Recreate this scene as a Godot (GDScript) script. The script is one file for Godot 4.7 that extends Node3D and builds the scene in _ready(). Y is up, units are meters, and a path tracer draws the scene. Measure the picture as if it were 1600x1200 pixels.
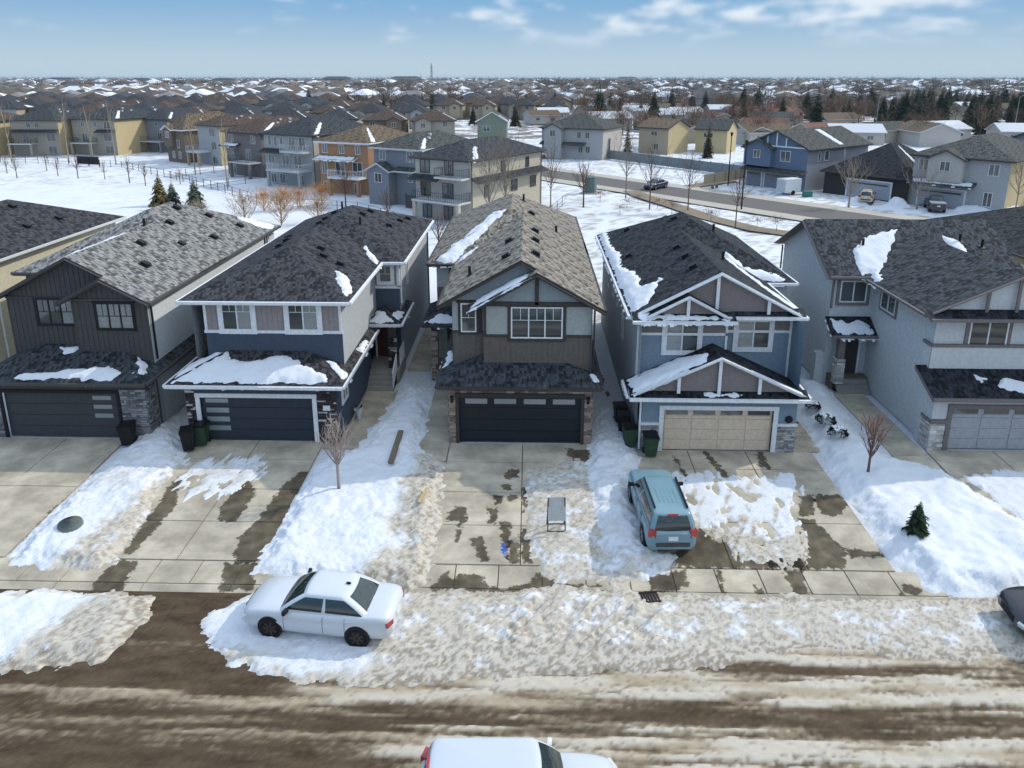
extends Node3D

# A winter suburb seen from above a street: five two-storey houses with driveways, dirty snow and parked cars.

class MB:
	# collects triangles; points of a face run counter-clockwise seen from outside
	var v := PackedVector3Array()
	var n := PackedVector3Array()
	var t := PackedVector2Array()
	var c := PackedColorArray()
	var col := Color(1, 1, 1)
	func put(p: Vector3, nn: Vector3, uv: Vector2) -> void:
		v.append(p); n.append(nn); t.append(uv); c.append(col)
	func tri(a: Vector3, b: Vector3, d: Vector3) -> void:
		var nn := (b - a).cross(d - a).normalized()
		put(a, nn, Vector2(a.x, a.y)); put(d, nn, Vector2(d.x, d.y)); put(b, nn, Vector2(b.x, b.y))
	func quad(a: Vector3, b: Vector3, d: Vector3, e: Vector3) -> void:
		tri(a, b, d); tri(a, d, e)
	func poly(p: Array) -> void:
		for i in range(1, p.size() - 1):
			tri(p[0], p[i], p[i + 1])
	func roof(p: Array, tile: float) -> void:
		# a roof plane, its texture laid along the eave
		var nn: Vector3 = ((p[1] - p[0]).cross(p[2] - p[0])).normalized()
		var h := Vector3.UP.cross(nn).normalized()
		var s := nn.cross(h)
		for i in range(1, p.size() - 1):
			for q in [p[0], p[i + 1], p[i]]:
				put(q, nn, Vector2(h.dot(q), -s.dot(q)) / tile)
	func box(m: Vector3, s: Vector3, b := Basis()) -> void:
		var h := s / 2.0
		var k := []
		for i in 8:
			k.append(m + b * Vector3(h.x * (1 if i & 1 else -1), h.y * (1 if i & 2 else -1), h.z * (1 if i & 4 else -1)))
		quad(k[4], k[5], k[7], k[6]); quad(k[1], k[0], k[2], k[3]); quad(k[5], k[1], k[3], k[7])
		quad(k[0], k[4], k[6], k[2]); quad(k[6], k[7], k[3], k[2]); quad(k[0], k[1], k[5], k[4])
	func beam(a: Vector3, b: Vector3, w: float, h: float, up := Vector3.UP) -> void:
		var z := (b - a).normalized()
		var x := up.cross(z)
		if x.length() < 0.01:
			x = Vector3.RIGHT
		x = x.normalized()
		box((a + b) / 2.0, Vector3(w, h, a.distance_to(b)), Basis(x, z.cross(x), z))
	func tube(a: Vector3, b: Vector3, r0: float, r1: float, k := 6, caps := false) -> void:
		var z := (b - a).normalized()
		var x := z.cross(Vector3.UP if absf(z.y) < 0.9 else Vector3.RIGHT).normalized()
		var y := z.cross(x)
		for i in k:
			var p := x * cos(TAU * i / k) + y * sin(TAU * i / k)
			var q := x * cos(TAU * (i + 1) / k) + y * sin(TAU * (i + 1) / k)
			for w in [[a + p * r0, p], [b + q * r1, q], [a + q * r0, q], [a + p * r0, p], [b + p * r1, p], [b + q * r1, q]]:
				put(w[0], w[1], Vector2.ZERO)
			if caps:
				tri(b, b + p * r1, b + q * r1); tri(a, a + q * r0, a + p * r0)
	func mesh() -> ArrayMesh:
		var a := []
		a.resize(Mesh.ARRAY_MAX)
		a[Mesh.ARRAY_VERTEX] = v; a[Mesh.ARRAY_NORMAL] = n; a[Mesh.ARRAY_TEX_UV] = t; a[Mesh.ARRAY_COLOR] = c
		var m := ArrayMesh.new()
		if v.size():
			m.add_surface_from_arrays(Mesh.PRIMITIVE_TRIANGLES, a)
		return m

var rng := RandomNumberGenerator.new()
var M := {}
var taken := {}
var fine := FastNoiseLite.new()
var coarse := FastNoiseLite.new()

func numbered(called: String) -> String:
	var k: int = taken.get(called, 0)
	taken[called] = k + 1
	return called if k == 0 else "%s_%03d" % [called, k]

func tag(o: Node3D, label := "", category := "", group := "", kind := "") -> Node3D:
	if label: o.set_meta("label", label)
	if category: o.set_meta("category", category)
	if group: o.set_meta("group", group)
	if kind: o.set_meta("kind", kind)
	return o

func thing(called: String, label: String, category: String, at := Vector3.ZERO, turn := 0.0, group := "") -> Node3D:
	var o := Node3D.new()
	o.name = numbered(called)
	add_child(o)
	o.position = at
	o.rotation.y = turn
	return tag(o, label, category, group)

func inst(called: String, mesh: Mesh, m: Material, parent: Node3D = null) -> MeshInstance3D:
	var o := MeshInstance3D.new()
	o.mesh = mesh
	o.material_override = m
	if parent:
		o.name = called
		parent.add_child(o, true)
	else:
		o.name = numbered(called)
		add_child(o)
	return o

func part(b: MB, called: String, m: Material, parent: Node3D = null) -> MeshInstance3D:
	return inst(called, b.mesh(), m, parent)

func copy(o: Node3D, at: Vector3, turn := 0.0, label := "", size := 1.0) -> Node3D:
	var r: Node3D = o.duplicate()
	var base: String = o.name
	if base.length() > 4 and base[-4] == "_" and base.right(3).is_valid_int():
		base = base.left(-4)
	r.name = numbered(base)
	add_child(r)
	r.position = at
	r.rotation.y = turn
	r.scale = Vector3.ONE * size
	if label: r.set_meta("label", label)
	return r

func lin(r: float, g: float, b: float) -> Color:
	return Color(r, g, b).linear_to_srgb()

func mat(called: String, r: float, g: float, b: float, rough := 0.85, grain := true) -> StandardMaterial3D:
	var m := StandardMaterial3D.new()
	m.albedo_color = lin(r, g, b)
	m.roughness = rough
	m.metallic_specular = 0.35
	if grain:
		m.albedo_texture = M.grain_tex
		m.uv1_triplanar = true
		m.uv1_world_triplanar = true
		m.uv1_scale = Vector3.ONE * 0.37
	M[called] = m
	return m

func vcol(called: String, rough := 0.9) -> StandardMaterial3D:
	var m := StandardMaterial3D.new()
	m.vertex_color_use_as_albedo = true
	m.metallic_specular = 0.2
	m.roughness = rough
	M[called] = m
	return m

func glass(called: String, r: float, g: float, b: float, rough := 0.04) -> StandardMaterial3D:
	var m := StandardMaterial3D.new()
	m.albedo_color = lin(r, g, b)
	m.roughness = rough
	m.metallic_specular = 1.0
	M[called] = m
	return m

func tex(im: Image) -> ImageTexture:
	return ImageTexture.create_from_image(im)

func make_textures() -> void:
	fine.seed = 7; fine.frequency = 1.0; fine.fractal_octaves = 3
	coarse.seed = 21; coarse.frequency = 0.25; coarse.fractal_octaves = 3
	# a soft grain that most surfaces share
	var g := FastNoiseLite.new()
	g.seed = 3; g.frequency = 0.02; g.fractal_octaves = 5; g.fractal_gain = 0.62
	var gi := g.get_seamless_image(512, 512)
	gi.convert(Image.FORMAT_RGB8)
	var d := gi.get_data()
	for i in range(0, d.size()):
		d[i] = int(clampf(232.0 + (d[i] - 128) * 0.12, 0, 255))
	M.grain_tex = tex(Image.create_from_data(512, 512, false, Image.FORMAT_RGB8, d))
	# laminated shingles: 2.4 m by 2.4 m, 16 courses, tabs of uneven tone and thickness
	var S := 512
	var tone := Image.create(S, S, false, Image.FORMAT_RGB8)
	var height := Image.create(S, S, false, Image.FORMAT_RF)
	var r := RandomNumberGenerator.new()
	r.seed = 5
	var rows := 14
	var rh := S / rows + 1
	for k in rows:
		var x := 0
		while x < S:
			var w := mini(r.randi_range(13, 36), S - x)
			if S - x - w < 9: w = S - x
			var q := (r.randf_range(0.50, 0.70) if r.randf() < 0.4 else r.randf_range(0.74, 1.0))
			var thick := r.randf_range(0.0, 0.3) if r.randf() < 0.6 else r.randf_range(0.4, 0.6)
			tone.fill_rect(Rect2i(x, k * rh, w, rh), Color(q, q * r.randf_range(0.97, 1.0), q * r.randf_range(0.95, 1.02)))
			for yy in rh:
				height.fill_rect(Rect2i(x, k * rh + yy, w, 1), Color(0.15 + 0.55 * yy / rh + thick * 0.5, 0, 0))
			x += w
	var td := tone.get_data()
	for i in range(0, td.size(), 3):
		var q := r.randi_range(-22, 22)
		for j in 3:
			td[i + j] = clampi(td[i + j] + q, 0, 255)
	M.shingle_tex = tex(Image.create_from_data(S, S, false, Image.FORMAT_RGB8, td))
	var hn := height
	hn.convert(Image.FORMAT_RGBA8)
	hn.bump_map_to_normal_map(9.0)
	M.shingle_nrm = tex(hn)
	# lumpy relief for snow
	var sn := FastNoiseLite.new()
	sn.seed = 9; sn.frequency = 0.03; sn.fractal_octaves = 5; sn.fractal_gain = 0.6
	var si := sn.get_seamless_image(512, 512)
	si.convert(Image.FORMAT_RGBA8)
	si.bump_map_to_normal_map(9.0)
	M.lump_nrm = tex(si)

func shingles(called: String, r: float, g: float, b: float) -> StandardMaterial3D:
	var m := StandardMaterial3D.new()
	m.albedo_color = lin(r, g, b)
	m.albedo_texture = M.shingle_tex
	m.normal_enabled = true
	m.normal_texture = M.shingle_nrm
	m.normal_scale = 1.0
	m.roughness = 0.92
	m.metallic_specular = 0.25
	M[called] = m
	return m

func lumpy(m: StandardMaterial3D, scale := 0.5, depth := 0.6) -> StandardMaterial3D:
	m.normal_enabled = true
	m.normal_texture = M.lump_nrm
	m.normal_scale = depth
	m.uv1_triplanar = true
	m.uv1_world_triplanar = true
	m.uv1_scale = Vector3.ONE * scale
	return m

func make_materials() -> void:
	make_textures()
	mat("white", 0.80, 0.82, 0.84, 0.6); mat("offwhite", 0.60, 0.61, 0.61, 0.7); mat("black", 0.012, 0.012, 0.014, 0.5)
	mat("charcoal", 0.085, 0.081, 0.082, 0.7); mat("darkdoor", 0.022, 0.026, 0.034, 0.45); mat("navy", 0.068, 0.088, 0.128, 0.7)
	mat("slate", 0.21, 0.285, 0.355, 0.75); mat("mauve", 0.33, 0.29, 0.285, 0.8); mat("taupe", 0.20, 0.175, 0.17, 0.8); mat("shake", 0.25, 0.218, 0.21, 0.85)
	mat("brown", 0.155, 0.136, 0.12, 0.8); mat("browntrim", 0.06, 0.053, 0.05, 0.7); mat("sage", 0.40, 0.425, 0.41, 0.8)
	mat("bluegrey", 0.29, 0.335, 0.35, 0.8); mat("cream", 0.55, 0.50, 0.37, 0.8); mat("greywall", 0.40, 0.425, 0.45, 0.8)
	mat("stucco", 0.57, 0.60, 0.615, 0.9); mat("whitelap", 0.60, 0.62, 0.63, 0.75); mat("tandoor", 0.74, 0.60, 0.46, 0.6)
	mat("greydoor", 0.42, 0.44, 0.48, 0.5); mat("bluedoor", 0.035, 0.046, 0.065, 0.45); mat("greydark", 0.06, 0.066, 0.075, 0.5)
	mat("concrete", 0.36, 0.34, 0.30, 0.9); mat("wood", 0.33, 0.24, 0.14, 0.85); mat("osb", 0.55, 0.42, 0.24, 0.9); mat("rawwood", 0.20, 0.16, 0.12, 0.9)
	mat("metal", 0.35, 0.36, 0.37, 0.45); mat("green", 0.035, 0.075, 0.045, 0.5); mat("dirt", 0.16, 0.125, 0.09, 0.95)
	mat("redwood", 0.10, 0.035, 0.028, 0.6); mat("wrap", 0.66, 0.67, 0.68, 0.6)
	glass("pane", 0.05, 0.062, 0.066); glass("palepane", 0.22, 0.25, 0.26, 0.12); glass("frost", 0.20, 0.235, 0.245, 0.3)
	var cg := glass("clear", 0.5, 0.55, 0.56)
	cg.transparency = BaseMaterial3D.TRANSPARENCY_ALPHA
	cg.albedo_color.a = 0.22
	mat("blind", 0.40, 0.40, 0.39, 0.8)
	shingles("shg_grey", 0.30, 0.308, 0.30); shingles("shg_dark", 0.076, 0.079, 0.088); shingles("shg_brown", 0.32, 0.298, 0.257)
	shingles("shg_black", 0.040, 0.046, 0.055); shingles("shg_slate", 0.076, 0.087, 0.098)
	shingles("shg_charcoal", 0.052, 0.060, 0.070)
	lumpy(vcol("snowv", 0.8), 0.8, 0.6)
	var sm := mat("snow", 0.68, 0.70, 0.73, 0.75)
	lumpy(sm, 0.35, 0.5)
	lumpy(vcol("roadv", 0.7), 1.3, 0.7)
	vcol("stonev", 0.9); vcol("barkv", 0.95); vcol("leafv", 0.9)
const SNOW := {
	"YARD12": [Vector2(-18.52,-31.89),Vector2(-18.15,-32.96),Vector2(-15.64,-29.16),Vector2(-15.29,-27.99),Vector2(-15.16,-26.84),Vector2(-15.10,-25.46),Vector2(-14.76,-23.80),Vector2(-14.61,-21.97),Vector2(-14.81,-21.03),Vector2(-16.17,-21.09),Vector2(-18.27,-21.30),Vector2(-18.68,-23.13),Vector2(-18.60,-24.73),Vector2(-18.38,-26.77),Vector2(-18.35,-28.44)],
	"DRIVE2": [Vector2(-15.09,-27.99),Vector2(-11.75,-28.60),Vector2(-11.57,-26.93),Vector2(-12.49,-25.52),Vector2(-13.66,-25.50),Vector2(-14.86,-26.61)],
	"YARD23": [Vector2(-9.05,-27.73),Vector2(-8.74,-28.67),Vector2(-7.74,-29.34),Vector2(-7.53,-31.83),Vector2(-6.55,-36.40),Vector2(-5.31,-35.60),Vector2(-4.93,-31.89),Vector2(-4.97,-29.41),Vector2(-3.59,-28.11),Vector2(-3.53,-26.41),Vector2(-3.38,-24.68),Vector2(-3.29,-22.76),Vector2(-3.26,-21.40),Vector2(-3.44,-20.61),Vector2(-3.91,-20.16),Vector2(-6.58,-20.54),Vector2(-8.74,-20.79),Vector2(-9.40,-21.09),Vector2(-9.59,-21.91),Vector2(-9.45,-23.16),Vector2(-9.42,-24.95),Vector2(-9.32,-26.74)],
	"DRIVE3": [Vector2(-0.08,-27.84),Vector2(1.26,-28.07),Vector2(2.28,-28.77),Vector2(2.90,-27.76),Vector2(3.20,-26.57),Vector2(3.15,-24.83),Vector2(3.15,-22.56),Vector2(3.98,-21.90),Vector2(3.99,-21.26),Vector2(2.95,-20.77),Vector2(1.67,-21.04),Vector2(1.00,-20.81),Vector2(0.47,-21.33),Vector2(0.18,-22.15),Vector2(0.04,-23.96),Vector2(-0.07,-26.04)],
	"YARD34": [Vector2(3.40,-33.50),Vector2(4.87,-33.54),Vector2(4.99,-28.83),Vector2(4.53,-27.55),Vector2(4.09,-25.27),Vector2(4.36,-22.95),Vector2(5.40,-22.27),Vector2(4.93,-21.60),Vector2(3.86,-21.10),Vector2(2.57,-21.38),Vector2(2.52,-24.82),Vector2(2.47,-27.50)],
	"DRIVE4": [Vector2(6.15,-27.49),Vector2(11.34,-27.61),Vector2(11.15,-26.31),Vector2(10.31,-25.00),Vector2(10.45,-22.74),Vector2(9.40,-22.03),Vector2(7.59,-21.99),Vector2(7.18,-23.01),Vector2(6.41,-24.31),Vector2(5.91,-26.18)],
	"YARD45": [Vector2(14.49,-37.80),Vector2(16.37,-36.97),Vector2(15.43,-30.48),Vector2(16.09,-29.09),Vector2(17.44,-28.45),Vector2(17.95,-27.87),Vector2(18.72,-25.62),Vector2(19.57,-22.61),Vector2(18.74,-21.45),Vector2(16.49,-20.64),Vector2(14.29,-20.44),Vector2(13.49,-20.72),Vector2(13.17,-22.46),Vector2(13.26,-24.67),Vector2(13.15,-26.13),Vector2(12.92,-27.51),Vector2(13.14,-28.76),Vector2(13.29,-31.04)],
	"DRIVE5": [Vector2(18.63,-27.64),Vector2(20.20,-28.02),Vector2(21.40,-28.20),Vector2(23.60,-28.25),Vector2(20.08,-23.32),Vector2(18.94,-24.41)],
	"BOULEVARD": [Vector2(-18.91,-19.94),Vector2(-14.20,-20.05),Vector2(-12.44,-19.79),Vector2(-12.20,-18.93),Vector2(-12.39,-17.98),Vector2(-12.74,-17.22),Vector2(-14.28,-16.95),Vector2(-16.35,-16.66)],
	"BERM": [Vector2(-3.93,-20.33),Vector2(-2.23,-20.43),Vector2(-1.35,-20.22),Vector2(0.79,-20.74),Vector2(3.98,-20.49),Vector2(5.86,-20.33),Vector2(13.02,-20.41),Vector2(18.51,-20.54),Vector2(16.97,-18.46),Vector2(12.81,-17.86),Vector2(8.26,-18.24),Vector2(5.19,-17.43),Vector2(1.43,-17.10),Vector2(-2.25,-16.74),Vector2(-4.78,-16.59),Vector2(-6.87,-16.78),Vector2(-8.57,-17.33),Vector2(-9.54,-17.80),Vector2(-10.02,-18.43),Vector2(-10.08,-19.26),Vector2(-9.07,-20.18),Vector2(-6.58,-20.54)]}
const STAINS := [
	[Vector2(-14.61,-21.97),Vector2(-14.76,-23.80),Vector2(-14.77,-24.82),Vector2(-14.98,-26.14),Vector2(-14.81,-27.09),Vector2(-14.01,-24.84),Vector2(-14.10,-23.24),Vector2(-14.21,-21.87)],
	[Vector2(-14.77,-21.03),Vector2(-14.43,-21.63),Vector2(-13.86,-21.64),Vector2(-13.56,-20.07),Vector2(-14.74,-20.04)],
	[Vector2(-12.22,-24.88),Vector2(-12.16,-27.40),Vector2(-11.14,-25.78),Vector2(-11.19,-23.89),Vector2(-11.92,-23.87)],
	[Vector2(-10.81,-22.95),Vector2(-10.45,-23.91),Vector2(-10.24,-26.25),Vector2(-9.81,-27.46),Vector2(-9.26,-27.47),Vector2(-9.17,-25.38),Vector2(-9.38,-22.62),Vector2(-9.58,-21.58),Vector2(-10.38,-21.56)],
	[Vector2(-10.71,-21.55),Vector2(-9.58,-21.58),Vector2(-9.23,-20.32),Vector2(-10.35,-20.15)],
	[Vector2(-18.29,-21.37),Vector2(-18.82,-23.71),Vector2(-18.75,-25.60),Vector2(-18.52,-27.01),Vector2(-18.25,-27.26),Vector2(-18.22,-25.17),Vector2(-18.20,-23.14),Vector2(-17.84,-21.22)],
	[Vector2(-3.13,-24.68),Vector2(-2.79,-25.11),Vector2(-2.47,-25.12),Vector2(-2.39,-24.20),Vector2(-2.55,-23.90),Vector2(-2.51,-22.87),Vector2(-2.69,-22.82),Vector2(-2.69,-24.09),Vector2(-3.12,-24.03)],
	[Vector2(-1.60,-24.98),Vector2(-1.22,-25.02),Vector2(-1.16,-24.33),Vector2(-1.27,-23.98),Vector2(-1.63,-23.92),Vector2(-1.50,-24.32)],
	[Vector2(-1.12,-24.08),Vector2(-0.66,-24.14),Vector2(-0.64,-23.19),Vector2(-0.71,-21.79),Vector2(-0.79,-22.38),Vector2(-0.99,-23.18)],
	[Vector2(-2.12,-23.15),Vector2(-1.71,-23.21),Vector2(-1.46,-22.45),Vector2(-1.39,-21.86),Vector2(-1.68,-21.85),Vector2(-1.83,-22.36),Vector2(-2.06,-22.70)],
	[Vector2(-0.91,-25.91),Vector2(-0.51,-25.92),Vector2(-0.38,-25.59),Vector2(-0.76,-25.48),Vector2(-0.96,-25.69)],
	[Vector2(-1.39,-25.84),Vector2(-1.03,-25.85),Vector2(-1.04,-25.26),Vector2(-1.33,-25.25)],
	[Vector2(-1.13,-26.58),Vector2(-0.66,-26.60),Vector2(-0.65,-26.20),Vector2(-1.08,-26.19)],
	[Vector2(-0.96,-27.67),Vector2(-0.41,-27.80),Vector2(-0.40,-27.19),Vector2(-1.08,-26.94)],
	[Vector2(-3.04,-20.93),Vector2(-2.77,-21.41),Vector2(-2.60,-20.94),Vector2(-2.30,-21.22),Vector2(-1.75,-21.28),Vector2(-1.39,-20.89),Vector2(-1.38,-20.66),Vector2(-0.78,-20.53),Vector2(0.14,-20.85),Vector2(0.25,-21.40),Vector2(0.58,-21.25),Vector2(1.01,-20.87),Vector2(2.52,-20.76),Vector2(1.96,-20.52),Vector2(0.67,-20.34),Vector2(-3.40,-20.39)],
	[Vector2(-0.70,-23.19),Vector2(-0.28,-22.92),Vector2(-0.26,-21.80),Vector2(-0.71,-21.79)],
	[Vector2(-0.26,-26.49),Vector2(0.01,-26.27),Vector2(0.04,-25.18),Vector2(-0.18,-24.75),Vector2(-0.25,-25.60)],
	[Vector2(-0.29,-23.95),Vector2(0.02,-23.58),Vector2(0.14,-21.81),Vector2(-0.20,-21.80)],
	[Vector2(1.71,-29.57),Vector2(2.76,-29.45),Vector2(2.68,-28.39),Vector2(2.11,-28.24),Vector2(1.79,-28.89)],
	[Vector2(5.26,-22.44),Vector2(6.14,-23.63),Vector2(6.57,-23.92),Vector2(6.87,-23.19),Vector2(9.14,-22.97),Vector2(10.32,-23.82),Vector2(9.59,-21.79),Vector2(6.51,-21.72),Vector2(5.29,-21.73)],
	[Vector2(4.10,-21.26),Vector2(5.10,-21.60),Vector2(5.49,-21.61),Vector2(5.44,-20.83),Vector2(4.95,-20.51),Vector2(4.10,-20.57)],
	[Vector2(6.55,-21.64),Vector2(6.72,-21.64),Vector2(6.61,-20.48),Vector2(6.44,-20.55)],
	[Vector2(8.89,-21.69),Vector2(9.56,-21.71),Vector2(9.41,-20.55),Vector2(8.82,-20.53)],
	[Vector2(7.65,-20.88),Vector2(7.88,-20.73),Vector2(7.81,-20.51),Vector2(7.52,-20.50)],
	[Vector2(6.39,-29.13),Vector2(6.58,-29.00),Vector2(6.91,-26.32),Vector2(6.74,-26.43)],
	[Vector2(7.82,-29.43),Vector2(8.10,-29.44),Vector2(8.57,-27.40),Vector2(8.27,-27.28)],
	[Vector2(10.28,-29.49),Vector2(10.56,-29.50),Vector2(10.50,-27.94),Vector2(10.06,-28.30)],
	[Vector2(11.01,-26.08),Vector2(11.69,-26.23),Vector2(11.16,-24.82),Vector2(10.54,-24.74)],
	[Vector2(11.61,-26.23),Vector2(12.79,-26.26),Vector2(12.77,-25.48),Vector2(12.11,-24.78),Vector2(11.46,-24.83)],
	[Vector2(10.42,-24.62),Vector2(11.05,-24.52),Vector2(11.50,-22.80),Vector2(11.31,-22.18),Vector2(10.94,-21.77),Vector2(8.40,-21.71),Vector2(8.82,-23.05),Vector2(10.31,-23.30)],
	[Vector2(11.55,-22.90),Vector2(12.57,-22.72),Vector2(13.00,-22.47),Vector2(11.53,-22.38)],
	[Vector2(12.76,-21.15),Vector2(13.33,-20.89),Vector2(12.93,-20.48),Vector2(12.42,-20.60)]]

func gy0(z: float) -> float:
	return 0.0 if z < -29.9 else (-0.0305 * (z + 29.9) if z < -20.2 else -0.296)

func sdpoly(p: Vector2, poly: PackedVector2Array) -> float:
	var d := 1e9
	var k := poly.size()
	for i in k:
		d = minf(d, p.distance_squared_to(Geometry2D.get_closest_point_to_segment(p, poly[i], poly[(i + 1) % k])))
	return sqrt(d) * (1.0 if Geometry2D.is_point_in_polygon(p, poly) else -1.0)

func grid(called: String, x0: float, z0: float, nx: int, nz: int, cell: Vector2, ys: PackedFloat32Array, cs: PackedColorArray, keep: PackedByteArray, m: Material, parent: Node3D = null) -> MeshInstance3D:
	var v := PackedVector3Array(); var n := PackedVector3Array(); var idx := PackedInt32Array()
	v.resize(nx * nz); n.resize(nx * nz)
	for j in nz:
		for i in nx:
			var q := j * nx + i
			v[q] = Vector3(x0 + i * cell.x, ys[q], z0 + j * cell.y)
			var l := ys[q - 1] if i > 0 else ys[q]
			var r := ys[q + 1] if i < nx - 1 else ys[q]
			var u := ys[q - nx] if j > 0 else ys[q]
			var d := ys[q + nx] if j < nz - 1 else ys[q]
			n[q] = Vector3((l - r) / (2.0 * cell.x), 1.0, (u - d) / (2.0 * cell.y)).normalized()
			if i < nx - 1 and j < nz - 1 and (keep.is_empty() or keep[q] or keep[q + 1] or keep[q + nx] or keep[q + nx + 1]):
				idx.append_array([q, q + 1, q + nx, q + 1, q + nx + 1, q + nx])
	var a := []
	a.resize(Mesh.ARRAY_MAX)
	a[Mesh.ARRAY_VERTEX] = v; a[Mesh.ARRAY_NORMAL] = n; a[Mesh.ARRAY_COLOR] = cs; a[Mesh.ARRAY_INDEX] = idx
	var am := ArrayMesh.new()
	am.add_surface_from_arrays(Mesh.PRIMITIVE_TRIANGLES, a)
	return inst(called, am, m, parent)

func N(x: float, z: float) -> float:
	return fine.get_noise_2d(x, z)

func snow_bank(called: String, pts: Array, thick: float, edge: float, cell: float, rough: float, dirt: Callable, streak := 0.0, holes := 0.0, ruts := 0.0) -> MeshInstance3D:
	var poly := PackedVector2Array(pts)
	var box := Rect2(poly[0], Vector2.ZERO)
	for p in poly: box = box.expand(p)
	box = box.grow(0.5)
	var nx := int(box.size.x / cell) + 2
	var nz := int(box.size.y / cell) + 2
	var ys := PackedFloat32Array(); var cs := PackedColorArray(); var keep := PackedByteArray()
	ys.resize(nx * nz); cs.resize(nx * nz); keep.resize(nx * nz)
	var white := Color(0.66, 0.68, 0.71)
	for j in nz:
		for i in nx:
			var x := box.position.x + i * cell
			var z := box.position.y + j * cell
			var q := j * nx + i
			var sd := sdpoly(Vector2(x, z), poly) + 0.3 * N(x * 0.9, z * 0.9) + 0.14 * N(x * 4.0, z * 4.0)
			if streak > 0.0: sd += streak * N(x * 2.2 + z * 0.5, z * 0.35 + 40.0)
			if holes > 0.0: sd = minf(sd, (N(x * 1.1 + 9.0, z * 0.6) + 0.35) / holes)
			var k := smoothstep(0.0, edge, sd)
			var y := gy0(z) + sd * 0.4
			if sd > 0.0:
				y = gy0(z) + minf(0.02, sd * 0.4) + thick * k * (0.85 + 0.4 * N(x * 0.45, z * 0.45)) + rough * k * (N(x * 1.7, z * 1.7) + 0.5 * N(x * 5.0, z * 5.0) + 0.5 * N(x * 11.0, z * 11.0))
				y = maxf(y, gy0(z) + minf(0.012, sd * 0.4))
				if ruts > 0.0:   # frozen wheel ruts and clods thrown up by the plough
					var rx := smoothstep(-2.5, -0.5, x) * smoothstep(5.2, 3.6, x) * smoothstep(-17.6, -18.3, z)
					y += ruts * k * (rx * (absf(N((x + z) * 1.5, (x - z) * 0.22 + 7.0)) * 1.6 + 0.5 * N(x * 3.4, z * 3.4)) + 0.35 * absf(N(x * 0.3, z * 2.4)))
			ys[q] = y
			keep[q] = 1 if sd > -0.35 else 0
			cs[q] = dirt.call(x, z, sd, white)
	var o := grid(called, box.position.x, box.position.y, nx, nz, Vector2(cell, cell), ys, cs, keep, M.snowv)
	o.set_meta("kind", "structure")
	return o

func grit(x: float, z: float, amount: float, white: Color, soil := Color(0.20, 0.16, 0.12)) -> Color:
	# sand and soil mixed into the snow in patches and grains
	var patch := smoothstep(-0.35, 0.4, N(x * 0.7 + 31.0, z * 0.9) + 0.4 * N(x * 2.6, z * 2.9) + amount * 1.2 - 0.55)
	var c := white.lerp(Color(0.50, 0.455, 0.38), clampf(patch * amount * 1.5, 0.0, 0.92))
	var h := sin(x * 127.1 + z * 311.7) * 43758.5453
	h -= floorf(h)
	var grain := smoothstep(0.25, 0.95, h * 0.75 + 0.8 * N(x * 3.1, z * 3.1 + 17.0) + amount * 0.35 - 0.2)
	return c.lerp(soil, clampf(grain * amount * 0.85, 0.0, 0.75))

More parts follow.
